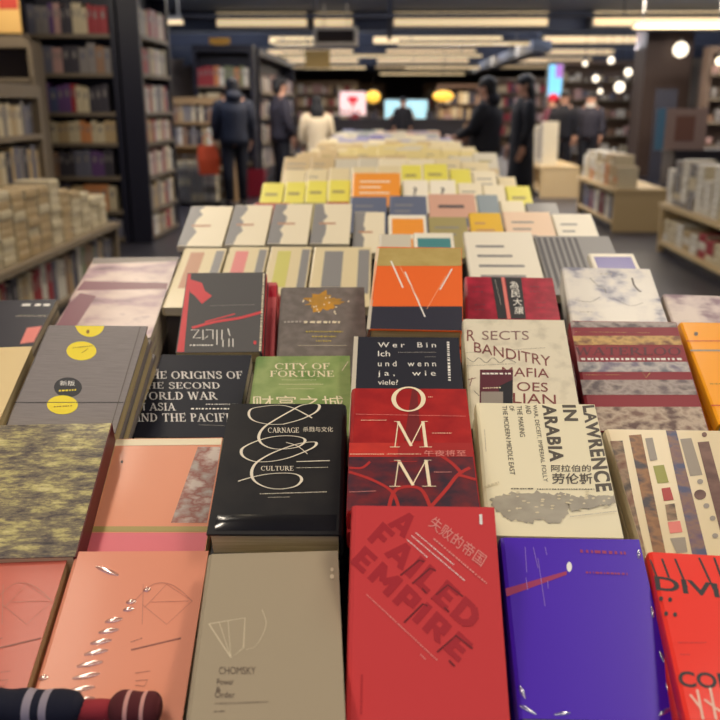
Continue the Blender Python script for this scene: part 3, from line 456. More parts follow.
('q','cover_artwork',((-0.0057,0.0455),(-0.0057,0.0453),(-0.0059,0.0451),(-0.0062,0.0449),(-0.0065,0.0448),(-0.0069,0.0447),(-0.0073,0.0446),(-0.0077,0.0445),(-0.0081,0.0446),(-0.0085,0.0446),(-0.0089,0.0447),(-0.0092,0.0449),(-0.0094,0.045),(-0.0095,0.0452),(-0.0095,0.0454),(-0.0095,0.0456),(-0.0093,0.0458),(-0.0091,0.046),(-0.0087,0.0462),(-0.0083,0.0463),(-0.0079,0.0464),(-0.0075,0.0464),(-0.0071,0.0464),(-0.0067,0.0463),(-0.0063,0.0462),(-0.006,0.0461),(-0.0058,0.0459),(-0.0057,0.0457)),'lawpale'),
('q','cover_artwork',((-0.0126,0.0304),(-0.0127,0.0301),(-0.0129,0.0299),(-0.0131,0.0296),(-0.0135,0.0294),(-0.0139,0.0293),(-0.0144,0.0291),(-0.0149,0.0291),(-0.0154,0.0291),(-0.0158,0.0292),(-0.0162,0.0294),(-0.0166,0.0295),(-0.0168,0.0298),(-0.0169,0.03),(-0.017,0.0303),(-0.0169,0.0306),(-0.0167,0.0309),(-0.0164,0.0311),(-0.016,0.0313),(-0.0156,0.0315),(-0.0151,0.0316),(-0.0146,0.0317),(-0.0141,0.0316),(-0.0137,0.0316),(-0.0133,0.0314),(-0.013,0.0312),(-0.0127,0.031),(-0.0126,0.0307)),'lawpale'),
('q','cover_artwork',((-0.0432,0.032),(-0.0432,0.0317),(-0.0434,0.0315),(-0.0436,0.0313),(-0.0438,0.0311),(-0.0441,0.031),(-0.0444,0.0309),(-0.0448,0.0308),(-0.0451,0.0309),(-0.0454,0.0309),(-0.0457,0.0311),(-0.0459,0.0312),(-0.0461,0.0314),(-0.0462,0.0317),(-0.0462,0.0319),(-0.0462,0.0321),(-0.046,0.0324),(-0.0458,0.0326),(-0.0456,0.0328),(-0.0453,0.0329),(-0.0449,0.033),(-0.0446,0.033),(-0.0443,0.033),(-0.0439,0.0329),(-0.0437,0.0328),(-0.0434,0.0327),(-0.0433,0.0324),(-0.0432,0.0322)),'lawpale'),
('q','cover_artwork',((0.0035,0.0358),(0.0034,0.0356),(0.0033,0.0353),(0.003,0.0351),(0.0028,0.0349),(0.0024,0.0348),(0.002,0.0347),(0.0017,0.0347),(0.0013,0.0347),(0.0009,0.0347),(0.0006,0.0349),(0.0004,0.0351),(0.0002,0.0353),(0.0001,0.0355),(0.0001,0.0358),(0.0001,0.036),(0.0003,0.0363),(0.0005,0.0365),(0.0008,0.0367),(0.0012,0.0368),(0.0015,0.0369),(0.0019,0.037),(0.0023,0.0369),(0.0027,0.0369),(0.003,0.0367),(0.0032,0.0365),(0.0034,0.0363),(0.0035,0.0361)),'lawpale'),
('q','cover_artwork',((-0.0308,0.0575),(-0.0309,0.0572),(-0.0311,0.0569),(-0.0314,0.0566),(-0.0318,0.0564),(-0.0322,0.0562),(-0.0326,0.0561),(-0.0331,0.0561),(-0.0336,0.0561),(-0.0341,0.0562),(-0.0345,0.0564),(-0.0348,0.0566),(-0.035,0.0568),(-0.0352,0.0571),(-0.0352,0.0574),(-0.0351,0.0577),(-0.0349,0.058),(-0.0346,0.0583),(-0.0343,0.0585),(-0.0338,0.0587),(-0.0334,0.0588),(-0.0329,0.0589),(-0.0324,0.0588),(-0.0319,0.0587),(-0.0315,0.0586),(-0.0312,0.0584),(-0.031,0.0581),(-0.0309,0.0578)),'lawpale'),
('q','cover_artwork',((0.005,0.0398),(0.005,0.0395),(0.0048,0.0393),(0.0045,0.0391),(0.0041,0.0389),(0.0037,0.0388),(0.0032,0.0387),(0.0027,0.0386),(0.0022,0.0386),(0.0017,0.0387),(0.0013,0.0388),(0.001,0.039),(0.0007,0.0392),(0.0006,0.0394),(0.0006,0.0396),(0.0007,0.0399),(0.0009,0.0401),(0.0011,0.0403),(0.0015,0.0405),(0.002,0.0406),(0.0024,0.0407),(0.0029,0.0408),(0.0034,0.0408),(0.0039,0.0407),(0.0043,0.0406),(0.0046,0.0404),(0.0049,0.0402),(0.005,0.04)),'lawpale'),
('q','cover_artwork',((-0.0413,0.0537),(-0.0413,0.0535),(-0.0415,0.0533),(-0.0418,0.0531),(-0.0422,0.0529),(-0.0427,0.0528),(-0.0432,0.0527),(-0.0437,0.0527),(-0.0443,0.0527),(-0.0448,0.0527),(-0.0452,0.0528),(-0.0456,0.053),(-0.0459,0.0532),(-0.046,0.0533),(-0.0461,0.0536),(-0.046,0.0538),(-0.0458,0.054),(-0.0455,0.0541),(-0.0451,0.0543),(-0.0446,0.0544),(-0.0441,0.0545),(-0.0436,0.0545),(-0.0431,0.0545),(-0.0426,0.0545),(-0.0421,0.0544),(-0.0417,0.0542),(-0.0415,0.0541),(-0.0413,0.0539)),'lawpale'),
('q','cover_artwork',((-0.0255,0.0453),(-0.0256,0.0451),(-0.0258,0.0449),(-0.0261,0.0447),(-0.0264,0.0445),(-0.0269,0.0444),(-0.0274,0.0443),(-0.0279,0.0442),(-0.0284,0.0442),(-0.0288,0.0443),(-0.0292,0.0444),(-0.0296,0.0446),(-0.0298,0.0448),(-0.03,0.045),(-0.03,0.0452),(-0.0299,0.0454),(-0.0298,0.0457),(-0.0295,0.0459),(-0.0291,0.046),(-0.0287,0.0462),(-0.0282,0.0462),(-0.0277,0.0463),(-0.0272,0.0463),(-0.0267,0.0462),(-0.0263,0.0461),(-0.0259,0.0459),(-0.0257,0.0458),(-0.0255,0.0455)),'lawpale'),
('q','cover_artwork',((-0.0323,0.0514),(-0.0323,0.0511),(-0.0325,0.0509),(-0.0327,0.0507),(-0.033,0.0505),(-0.0333,0.0504),(-0.0336,0.0503),(-0.034,0.0503),(-0.0343,0.0503),(-0.0347,0.0504),(-0.035,0.0505),(-0.0352,0.0506),(-0.0354,0.0508),(-0.0355,0.0511),(-0.0355,0.0513),(-0.0355,0.0515),(-0.0353,0.0518),(-0.0351,0.052),(-0.0348,0.0521),(-0.0345,0.0523),(-0.0342,0.0524),(-0.0338,0.0524),(-0.0334,0.0524),(-0.0331,0.0523),(-0.0328,0.0522),(-0.0326,0.052),(-0.0324,0.0518),(-0.0323,0.0516)),'lawpale'),
('q','cover_artwork',((0.0197,0.057),(0.024,0.0561),(0.0236,0.0523),(0.0254,0.0548),(0.0287,0.0535),(0.0296,0.0524),(0.0333,0.0517),(0.0352,0.0542),(0.0404,0.0509),(0.0411,0.0531),(0.0449,0.0559),(0.0478,0.0552),(0.0523,0.0535),(0.0545,0.055),(0.0573,0.0546),(0.0611,0.0554),(0.0629,0.0552),(0.0656,0.0553),(0.0683,0.0544),(0.0708,0.0547),(0.0739,0.0585),(0.0739,0.0548),(0.0736,0.0509),(0.0745,0.0497),(0.073,0.0481),(0.0745,0.0453),(0.069,0.0459),(0.0663,0.0425),(0.0635,0.0402),(0.0618,0.0427),(0.0575,0.0407),(0.0551,0.0425),(0.0527,0.0403),(0.0503,0.0394),(0.0431,0.0371),(0.0409,0.035),(0.0404,0.037),(0.0333,0.0374),(0.0306,0.0347),(0.0247,0.0337),(0.0228,0.0319),(0.0211,0.036),(0.021,0.0403),(0.0192,0.047),(0.0189,0.0526)),'lawblot'),
('q','cover_artwork',((0.067,0.0512),(0.067,0.051),(0.0668,0.0507),(0.0666,0.0505),(0.0663,0.0503),(0.066,0.0502),(0.0656,0.0501),(0.0653,0.0501),(0.0649,0.0501),(0.0646,0.0502),(0.0643,0.0503),(0.0641,0.0505),(0.0639,0.0507),(0.0638,0.0509),(0.0638,0.0511),(0.0639,0.0514),(0.0641,0.0516),(0.0643,0.0518),(0.0646,0.052),(0.0649,0.0521),(0.0653,0.0522),(0.0656,0.0522),(0.066,0.0522),(0.0663,0.0521),(0.0666,0.052),(0.0668,0.0519),(0.067,0.0517),(0.067,0.0514)),'lawpale'),
('q','cover_artwork',((0.0389,0.0437),(0.0389,0.0434),(0.0387,0.0432),(0.0385,0.0431),(0.0382,0.0429),(0.0379,0.0428),(0.0376,0.0427),(0.0372,0.0427),(0.0369,0.0427),(0.0365,0.0427),(0.0362,0.0429),(0.036,0.043),(0.0359,0.0432),(0.0358,0.0434),(0.0358,0.0436),(0.0358,0.0438),(0.036,0.044),(0.0362,0.0442),(0.0365,0.0443),(0.0368,0.0445),(0.0371,0.0445),(0.0375,0.0446),(0.0378,0.0446),(0.0382,0.0445),(0.0384,0.0444),(0.0387,0.0442),(0.0388,0.0441),(0.0389,0.0439)),'lawpale'),
('q','cover_artwork',((0.0431,0.0505),(0.043,0.0502),(0.0427,0.05),(0.0424,0.0497),(0.042,0.0495),(0.0415,0.0494),(0.041,0.0492),(0.0405,0.0492),(0.0399,0.0492),(0.0394,0.0493),(0.039,0.0494),(0.0386,0.0496),(0.0384,0.0499),(0.0383,0.0501),(0.0382,0.0504),(0.0383,0.0507),(0.0386,0.051),(0.0389,0.0512),(0.0393,0.0514),(0.0398,0.0516),(0.0403,0.0517),(0.0408,0.0517),(0.0414,0.0517),(0.0419,0.0516),(0.0423,0.0515),(0.0427,0.0513),(0.0429,0.0511),(0.0431,0.0508)),'lawpale'),
('q','cover_artwork',((0.061,0.0475),(0.0609,0.0472),(0.0607,0.0469),(0.0605,0.0466),(0.0602,0.0464),(0.0599,0.0462),(0.0595,0.0461),(0.0592,0.0461),(0.0588,0.0461),(0.0585,0.0462),(0.0582,0.0463),(0.058,0.0466),(0.0579,0.0468),(0.0578,0.0471),(0.0578,0.0474),(0.0579,0.0477),(0.0581,0.048),(0.0583,0.0482),(0.0586,0.0485),(0.0589,0.0486),(0.0593,0.0487),(0.0596,0.0488),(0.06,0.0487),(0.0603,0.0487),(0.0606,0.0485),(0.0608,0.0483),(0.0609,0.048),(0.061,0.0478)),'lawpale'),
('q','cover_artwork',((0.0218,0.0441),(0.0217,0.0438),(0.0215,0.0436),(0.0212,0.0433),(0.0208,0.0431),(0.0203,0.043),(0.0198,0.0429),(0.0193,0.0429),(0.0187,0.0429),(0.0182,0.0429),(0.0178,0.0431),(0.0174,0.0433),(0.0172,0.0435),(0.017,0.0437),(0.017,0.044),(0.0171,0.0442),(0.0173,0.0445),(0.0176,0.0447),(0.018,0.0449),(0.0185,0.0451),(0.019,0.0452),(0.0196,0.0452),(0.0201,0.0452),(0.0206,0.0451),(0.0211,0.045),(0.0214,0.0448),(0.0217,0.0446),(0.0218,0.0443)),'lawpale'),
('q','cover_artwork',((0.0343,0.0344),(0.0342,0.0342),(0.034,0.034),(0.0337,0.0338),(0.0334,0.0337),(0.0329,0.0335),(0.0325,0.0335),(0.032,0.0334),(0.0315,0.0334),(0.031,0.0335),(0.0306,0.0336),(0.0303,0.0337),(0.03,0.0339),(0.0299,0.0341),(0.0299,0.0343),(0.03,0.0345),(0.0302,0.0347),(0.0304,0.0349),(0.0308,0.0351),(0.0313,0.0352),(0.0317,0.0353),(0.0322,0.0353),(0.0327,0.0353),(0.0332,0.0352),(0.0336,0.0351),(0.0339,0.035),(0.0341,0.0348),(0.0343,0.0346)),'lawpale'),
('q','cover_artwork',((0.0503,0.0507),(0.0502,0.0504),(0.05,0.0501),(0.0497,0.0499),(0.0494,0.0497),(0.049,0.0495),(0.0486,0.0494),(0.0481,0.0494),(0.0477,0.0494),(0.0473,0.0495),(0.047,0.0496),(0.0467,0.0498),(0.0465,0.0501),(0.0464,0.0503),(0.0464,0.0506),(0.0465,0.0509),(0.0467,0.0512),(0.047,0.0515),(0.0473,0.0517),(0.0477,0.0518),(0.0481,0.052),(0.0485,0.052),(0.049,0.052),(0.0494,0.0519),(0.0497,0.0517),(0.05,0.0515),(0.0502,0.0513),(0.0503,0.051)),'lawpale'),
('q','cover_artwork',((0.0138,0.0535),(0.0137,0.0533),(0.0135,0.053),(0.0132,0.0528),(0.0129,0.0526),(0.0124,0.0525),(0.0119,0.0524),(0.0114,0.0523),(0.0109,0.0524),(0.0105,0.0524),(0.0101,0.0526),(0.0098,0.0527),(0.0095,0.0529),(0.0094,0.0532),(0.0094,0.0534),(0.0094,0.0537),(0.0096,0.0539),(0.0099,0.0541),(0.0103,0.0543),(0.0107,0.0545),(0.0112,0.0546),(0.0117,0.0546),(0.0122,0.0546),(0.0127,0.0545),(0.0131,0.0544),(0.0134,0.0542),(0.0137,0.054),(0.0138,0.0538)),'lawpale'),
('q','cover_artwork',((0.0263,0.0476),(0.0262,0.0474),(0.026,0.0471),(0.0257,0.0469),(0.0254,0.0467),(0.0249,0.0465),(0.0245,0.0464),(0.024,0.0464),(0.0235,0.0464),(0.023,0.0465),(0.0226,0.0466),(0.0223,0.0468),(0.0221,0.047),(0.022,0.0473),(0.0219,0.0475),(0.022,0.0478),(0.0222,0.0481),(0.0225,0.0483),(0.0229,0.0485),(0.0233,0.0487),(0.0238,0.0488),(0.0243,0.0488),(0.0248,0.0488),(0.0252,0.0487),(0.0256,0.0486),(0.0259,0.0484),(0.0262,0.0482),(0.0263,0.0479)),'lawpale'),
('q','cover_artwork',((0.0445,0.0556),(0.0444,0.0554),(0.0442,0.0552),(0.044,0.055),(0.0436,0.0548),(0.0432,0.0547),(0.0428,0.0546),(0.0424,0.0546),(0.0419,0.0546),(0.0415,0.0546),(0.0411,0.0548),(0.0408,0.0549),(0.0406,0.0551),(0.0405,0.0553),(0.0405,0.0555),(0.0406,0.0557),(0.0408,0.056),(0.041,0.0562),(0.0414,0.0563),(0.0418,0.0565),(0.0422,0.0565),(0.0427,0.0566),(0.0431,0.0566),(0.0435,0.0565),(0.0439,0.0564),(0.0442,0.0562),(0.0444,0.056),(0.0445,0.0558)),'lawpale'),
('q','cover_artwork',((0.0454,0.0601),(0.0453,0.0599),(0.0451,0.0597),(0.0449,0.0595),(0.0445,0.0593),(0.0441,0.0592),(0.0436,0.0591),(0.0431,0.0591),(0.0427,0.0591),(0.0422,0.0592),(0.0418,0.0593),(0.0415,0.0594),(0.0413,0.0596),(0.0412,0.0598),(0.0412,0.06),(0.0412,0.0602),(0.0414,0.0605),(0.0417,0.0606),(0.0421,0.0608),(0.0425,0.0609),(0.043,0.061),(0.0434,0.0611),(0.0439,0.061),(0.0444,0.061),(0.0447,0.0609),(0.0451,0.0607),(0.0453,0.0605),(0.0454,0.0603)),'lawpale'),
('q','cover_artwork',((0.0431,0.052),(0.043,0.0518),(0.0429,0.0516),(0.0427,0.0514),(0.0424,0.0512),(0.042,0.0511),(0.0417,0.051),(0.0413,0.051),(0.0409,0.051),(0.0406,0.051),(0.0403,0.0511),(0.04,0.0513),(0.0399,0.0515),(0.0398,0.0517),(0.0398,0.0519),(0.0398,0.0521),(0.04,0.0524),(0.0402,0.0525),(0.0405,0.0527),(0.0408,0.0528),(0.0412,0.0529),(0.0416,0.053),(0.042,0.0529),(0.0423,0.0529),(0.0426,0.0528),(0.0428,0.0526),(0.043,0.0524),(0.0431,0.0522)),'lawpale'),
('q','cover_artwork',((0.0628,0.0397),(0.0627,0.0395),(0.0625,0.0392),(0.0621,0.039),(0.0617,0.0388),(0.0612,0.0387),(0.0606,0.0386),(0.06,0.0385),(0.0595,0.0386),(0.0589,0.0386),(0.0585,0.0388),(0.0581,0.0389),(0.0578,0.0391),(0.0577,0.0394),(0.0576,0.0396),(0.0577,0.0398),(0.058,0.0401),(0.0583,0.0403),(0.0587,0.0405),(0.0593,0.0406),(0.0598,0.0407),(0.0604,0.0408),(0.061,0.0408),(0.0615,0.0407),(0.062,0.0406),(0.0624,0.0404),(0.0626,0.0402),(0.0628,0.04)),'lawpale'),
('q','cover_artwork',((0.0811,0.0451),(0.081,0.0448),(0.0808,0.0446),(0.0805,0.0443),(0.0801,0.0442),(0.0796,0.044),(0.0791,0.0439),(0.0786,0.0439),(0.0781,0.0439),(0.0776,0.044),(0.0772,0.0441),(0.0769,0.0443),(0.0767,0.0445),(0.0765,0.0447),(0.0765,0.045),(0.0766,0.0452),(0.0768,0.0455),(0.0771,0.0457),(0.0775,0.0459),(0.078,0.046),(0.0785,0.0461),(0.079,0.0462),(0.0795,0.0462),(0.08,0.0461),(0.0804,0.046),(0.0807,0.0458),(0.081,0.0456),(0.0811,0.0453)),'lawpale'),
('q','cover_artwork',((0.0748,0.0409),(0.0747,0.0407),(0.0745,0.0404),(0.0743,0.0402),(0.0739,0.04),(0.0735,0.0398),(0.0731,0.0397),(0.0727,0.0397),(0.0723,0.0397),(0.0719,0.0398),(0.0716,0.0399),(0.0713,0.0401),(0.0711,0.0403),(0.071,0.0406),(0.071,0.0408),(0.0711,0.0411),(0.0713,0.0414),(0.0716,0.0416),(0.0719,0.0418),(0.0723,0.042),(0.0727,0.0421),(0.0731,0.0421),(0.0735,0.0421),(0.0739,0.042),(0.0743,0.0419),(0.0745,0.0417),(0.0747,0.0415),(0.0748,0.0412)),'lawpale'),
('q','cover_artwork',((0.0234,0.0428),(0.0234,0.0426),(0.0232,0.0424),(0.023,0.0423),(0.0227,0.0421),(0.0223,0.042),(0.0219,0.042),(0.0215,0.0419),(0.0211,0.0419),(0.0208,0.042),(0.0204,0.0421),(0.0202,0.0422),(0.02,0.0424),(0.0199,0.0425),(0.0199,0.0427),(0.0199,0.0429),(0.0201,0.0431),(0.0203,0.0433),(0.0206,0.0434),(0.021,0.0435),(0.0214,0.0436),(0.0218,0.0436),(0.0221,0.0436),(0.0225,0.0436),(0.0228,0.0435),(0.0231,0.0433),(0.0233,0.0432),(0.0234,0.043)),'lawpale'),
('d','cover_artwork',((0.0198,0.025),(0.071,0.0336)),0.001,'inkpale'),
('d','cover_artwork',((-0.0694,0.0637),(-0.0529,0.0704)),0.0022,'lawpale'),
),
'strips':(
('q','cover_artwork',((-0.0796,0.1959),(-0.0641,0.1973),(-0.0739,0.0904),(-0.0799,0.0041),(-0.0904,0.0038)),'stripA'),
('q','cover_artwork',((-0.0542,0.2079),(-0.0383,0.2103),(-0.0591,0.0047),(-0.0721,0.0043)),'stripB'),
('q','cover_artwork',((-0.006,0.2293),(0.0068,0.2306),(-0.0161,0.0059),(-0.0317,0.0054)),'stripC'),
('q','cover_artwork',((0.0071,0.202),(0.0214,0.2043),(0.0155,0.1354),(0.0003,0.1324)),'stripD'),
('q','cover_artwork',((0.0267,0.1961),(0.041,0.1984),(0.0182,0.0086),(0.0034,0.0064)),'stripE'),
('q','cover_artwork',((-0.0383,0.1498),(-0.025,0.1524),(-0.0271,0.1212),(-0.0405,0.1187)),'greenbit'),
('q','cover_artwork',((-0.0383,0.1102),(-0.0278,0.1126),(-0.029,0.0916),(-0.0407,0.0892)),'redbit'),
('q','cover_artwork',((-0.0409,0.0831),(-0.0297,0.0854),(-0.0332,0.0593),(-0.0446,0.0571)),'stripA'),
('q','cover_artwork',((-0.0451,0.0551),(-0.031,0.0575),(-0.0329,0.0402),(-0.0468,0.0379)),'pinkbit'),
('q','cover_artwork',((-0.0487,0.0304),(-0.0322,0.0327),(-0.0355,0.0107),(-0.0477,0.0086)),'stripD'),
('q','cover_artwork',((-0.0356,0.2019),(-0.0261,0.2036),(-0.0302,0.1614),(-0.0397,0.1589)),'greybit'),
('q','cover_artwork',((0.0096,0.1009),(0.0089,0.099),(0.0079,0.0972),(0.0067,0.0956),(0.0052,0.0943),(0.0036,0.0932),(0.0021,0.0926),(0.0005,0.0923),(-0.0009,0.0925),(-0.0022,0.0931),(-0.0032,0.094),(-0.0039,0.0953),(-0.0043,0.0969),(-0.0043,0.0987),(-0.0039,0.1005),(-0.0032,0.1024),(-0.0022,0.1042),(-0.001,0.1058),(0.0005,0.1072),(0.002,0.1083),(0.0037,0.1089),(0.0052,0.1092),(0.0067,0.109),(0.008,0.1084),(0.009,0.1074),(0.0097,0.1061),(0.01,0.1045),(0.01,0.1028)),'stripE'),
('q','cover_artwork',((0.0423,0.2112),(0.0419,0.2101),(0.0413,0.2091),(0.0407,0.2081),(0.04,0.2073),(0.0392,0.2067),(0.0385,0.2063),(0.0378,0.2062),(0.0371,0.2063),(0.0366,0.2066),(0.0362,0.2072),(0.0359,0.208),(0.0358,0.2089),(0.0359,0.21),(0.0361,0.2111),(0.0365,0.2122),(0.037,0.2133),(0.0377,0.2143),(0.0384,0.2151),(0.0392,0.2157),(0.0399,0.2161),(0.0406,0.2162),(0.0413,0.2161),(0.0418,0.2157),(0.0422,0.2152),(0.0425,0.2144),(0.0426,0.2134),(0.0425,0.2124)),'stripE'),
('q','cover_artwork',((0.0126,0.1231),(0.0122,0.1221),(0.0117,0.1212),(0.0111,0.1204),(0.0103,0.1197),(0.0095,0.1191),(0.0087,0.1188),(0.0079,0.1187),(0.0072,0.1187),(0.0065,0.119),(0.006,0.1195),(0.0057,0.1202),(0.0055,0.121),(0.0055,0.122),(0.0057,0.1229),(0.006,0.1239),(0.0066,0.1248),(0.0072,0.1257),(0.0079,0.1264),(0.0088,0.1269),(0.0096,0.1273),(0.0104,0.1274),(0.0111,0.1273),(0.0118,0.127),(0.0123,0.1265),(0.0126,0.1258),(0.0128,0.125),(0.0128,0.1241)),'greybit'),
('q','cover_artwork',((0.0079,0.0823),(0.0075,0.0814),(0.007,0.0805),(0.0064,0.0798),(0.0057,0.0791),(0.0049,0.0786),(0.0041,0.0783),(0.0034,0.0782),(0.0027,0.0782),(0.002,0.0785),(0.0016,0.079),(0.0012,0.0796),(0.001,0.0804),(0.001,0.0812),(0.0012,0.0821),(0.0016,0.0831),(0.002,0.0839),(0.0027,0.0847),(0.0034,0.0854),(0.0042,0.0859),(0.0049,0.0862),(0.0057,0.0863),(0.0064,0.0862),(0.0071,0.086),(0.0076,0.0855),(0.0079,0.0849),(0.0081,0.0841),(0.0081,0.0832)),'greybit'),
('q','cover_artwork',((0.0089,0.0624),(0.0085,0.0616),(0.0081,0.0607),(0.0074,0.06),(0.0067,0.0593),(0.006,0.0588),(0.0052,0.0585),(0.0044,0.0584),(0.0038,0.0585),(0.0031,0.0588),(0.0027,0.0592),(0.0023,0.0598),(0.0022,0.0606),(0.0022,0.0614),(0.0023,0.0623),(0.0027,0.0631),(0.0031,0.064),(0.0038,0.0647),(0.0045,0.0654),(0.0052,0.0659),(0.006,0.0662),(0.0068,0.0663),(0.0075,0.0662),(0.0081,0.066),(0.0086,0.0655),(0.0089,0.0649),(0.0091,0.0641),(0.0091,0.0633)),'greybit'),
('q','cover_artwork',((0.0036,0.0355),(0.0032,0.0347),(0.0028,0.0339),(0.0022,0.0332),(0.0015,0.0326),(0.0007,0.0321),(-0.0,0.0318),(-0.0008,0.0317),(-0.0014,0.0318),(-0.002,0.032),(-0.0025,0.0325),(-0.0028,0.033),(-0.003,0.0337),(-0.003,0.0345),(-0.0029,0.0354),(-0.0025,0.0362),(-0.0021,0.037),(-0.0015,0.0377),(-0.0008,0.0383),(-0.0,0.0388),(0.0007,0.0391),(0.0015,0.0392),(0.0022,0.0391),(0.0028,0.0389),(0.0032,0.0385),(0.0036,0.0379),(0.0037,0.0372),(0.0037,0.0364)),'greybit'),
),
'grey':(
('q','sticker',((0.0104,0.2077),(0.0113,0.2016),(0.0111,0.1959),(0.0098,0.1908),(0.0075,0.1866),(0.0043,0.1834),(0.0003,0.1813),(-0.0043,0.1806),(-0.0091,0.1812),(-0.0141,0.1831),(-0.019,0.1862),(-0.0235,0.1904),(-0.0274,0.1954),(-0.0305,0.2011),(-0.0327,0.2071)),'yellow'),
('q','sticker',((0.0125,0.1517),(0.0131,0.1474),(0.0125,0.1433),(0.0109,0.1396),(0.0083,0.1365),(0.0048,0.1342),(0.0007,0.1327),(-0.0039,0.1322),(-0.0088,0.1326),(-0.0137,0.1339),(-0.0184,0.1361),(-0.0226,0.1391),(-0.0261,0.1427),(-0.0288,0.1467),(-0.0306,0.151),(-0.0312,0.1554),(-0.0308,0.1595),(-0.0292,0.1633),(-0.0266,0.1665),(-0.0231,0.1689),(-0.0189,0.1704),(-0.0142,0.171),(-0.0092,0.1706),(-0.0042,0.1692),(0.0005,0.1669),(0.0048,0.1638),(0.0083,0.1601),(0.0109,0.156)),'yellow'),
('q','sticker',((0.0106,0.08),(0.0112,0.0758),(0.0108,0.0718),(0.0095,0.0683),(0.0072,0.0653),(0.0042,0.0631),(0.0005,0.0616),(-0.0036,0.0611),(-0.008,0.0615),(-0.0124,0.0628),(-0.0166,0.0649),(-0.0205,0.0678),(-0.0238,0.0713),(-0.0263,0.0752),(-0.028,0.0793),(-0.0287,0.0835),(-0.0285,0.0875),(-0.0272,0.0912),(-0.0249,0.0942),(-0.0219,0.0966),(-0.0182,0.0981),(-0.014,0.0986),(-0.0095,0.0982),(-0.005,0.0969),(-0.0007,0.0946),(0.0032,0.0917),(0.0065,0.0881),(0.009,0.0841)),'black'),
('q','sticker',((0.0137,0.0477),(0.0141,0.0439),(0.0136,0.0403),(0.012,0.037),(0.0094,0.0343),(0.006,0.0322),(0.002,0.0309),(-0.0025,0.0304),(-0.0073,0.0307),(-0.012,0.0319),(-0.0165,0.0338),(-0.0206,0.0364),(-0.024,0.0396),(-0.0266,0.0432),(-0.0282,0.047),(-0.0288,0.0508),(-0.0283,0.0545),(-0.0268,0.0578),(-0.0242,0.0606),(-0.0208,0.0628),(-0.0167,0.0641),(-0.0121,0.0647),(-0.0073,0.0643),(-0.0025,0.0631),(0.0021,0.0611),(0.0062,0.0584),(0.0096,0.0551),(0.0121,0.0515)),'yellow'),
('s','cover_artwork',((-0.0812,0.0506),(0.0746,0.0533)),0.0012,'black',0,0),
('s','cover_artwork',((0.0646,0.2073),(0.0677,-0.0022)),0.0009,'inkgrey',0,0),
('t','sticker','新版',((-0.0205,0.0823),(0.0002,0.0826),(-0.0232,0.0918)),'white',0),
('d','sticker',((-0.0193,0.0729),(0.0049,0.0752)),0.003,'yellow'),
('d','sticker',((-0.0229,0.1573),(0.0049,0.1619)),0.002,'ochreink'),
('s','sticker',((-0.0072,0.1473),(-0.0007,0.1556)),0.001,'ochreink',0,0),
('d','sticker',((-0.0177,0.0435),(0.006,0.0458)),0.002,'ochreink'),
('q','sticker',((-0.0076,0.1912),(-0.0074,0.1903),(-0.0073,0.1894),(-0.0074,0.1885),(-0.0076,0.1879),(-0.0079,0.1874),(-0.0083,0.187),(-0.0088,0.1869),(-0.0094,0.187),(-0.01,0.1873),(-0.0105,0.1878),(-0.0111,0.1885),(-0.0116,0.1893),(-0.012,0.1902),(-0.0123,0.1911),(-0.0125,0.1921),(-0.0125,0.193),(-0.0125,0.1938),(-0.0123,0.1945),(-0.0119,0.195),(-0.0115,0.1953),(-0.011,0.1955),(-0.0105,0.1954),(-0.0099,0.1951),(-0.0093,0.1945),(-0.0088,0.1939),(-0.0083,0.1931),(-0.0079,0.1922)),'ochreink'),
),
'orig':(
('t','title_lettering','THE ORIGINS OF',((-0.0849,0.1382),(0.0668,0.1393),(-0.0895,0.1593)),'origink',-1),
('t','title_lettering','THE SECOND',((-0.0852,0.1125),(0.0357,0.1133),(-0.0892,0.1303)),'origink',-1),
('t','title_lettering','WORLD WAR',((-0.082,0.0851),(0.0368,0.086),(-0.0865,0.1049)),'origink',-1),
('t','title_lettering','IN ASIA',((-0.0804,0.0587),(-0.0198,0.0592),(-0.0848,0.0778)),'origink',-1),
('t','title_lettering','AND THE PACIFIC',((-0.0774,0.0332),(0.0728,0.0344),(-0.0822,0.054)),'origink',-1),
('d','small_print',((0.0209,0.075),(0.0675,0.0753)),0.0018,'white'),
('d','small_print',((0.001,0.0641),(0.0689,0.0646)),0.003,'white'),
('d','small_print',((0.0187,0.0271),(0.0557,0.0252)),0.0008,'inkpale'),
),
'city':(
('t','title_lettering','CITY OF',((-0.0388,0.1615),(0.0406,0.1605),(-0.0399,0.1792)),'creamprint',-1),
('t','title_lettering','FORTUNE',((-0.0448,0.1417),(0.0465,0.1404),(-0.0459,0.1589)),'creamprint',-1),
('d','small_print',((-0.0273,0.1336),(0.0209,0.133)),0.0009,'creamprint'),
('d','small_print',((-0.0309,0.1221),(0.031,0.1213)),0.0012,'creamprint'),
('d','small_print',((-0.0191,0.1106),(0.0186,0.11)),0.0009,'creamprint'),
('t','title_lettering','财富之城',((-0.0639,0.0627),(0.0614,0.0609),(-0.0665,0.0939)),'creamprint',0),
('s','cover_artwork',((0.058,0.1562),(0.0669,0.1806)),0.0012,'creamprint',0,0),
),
'wer':(
('t','title_lettering','W e r    B i n',((-0.0406,0.1837),(0.0417,0.1849),(-0.0408,0.1951)),'white',0),
('t','title_lettering','Ich',((-0.0403,0.1637),(-0.0235,0.1639),(-0.0405,0.1759)),'white',0),
('t','title_lettering','u n d    w e n n',((-0.04,0.142),(0.0402,0.1431),(-0.0402,0.1538)),'white',0),
('t','title_lettering','j a ,     w i e',((-0.0397,0.1188),(0.0393,0.1199),(-0.0399,0.1324)),'white',0),
('t','title_lettering','viele?',((-0.0395,0.1033),(-0.0125,0.1037),(-0.0396,0.1136)),'white',0),
('d','small_print',((-0.0122,0.1729),(0.0413,0.1737)),0.0012,'inkpale'),
('d','small_print',((0.0255,0.1635),(0.0409,0.1637)),0.001,'inkpale'),
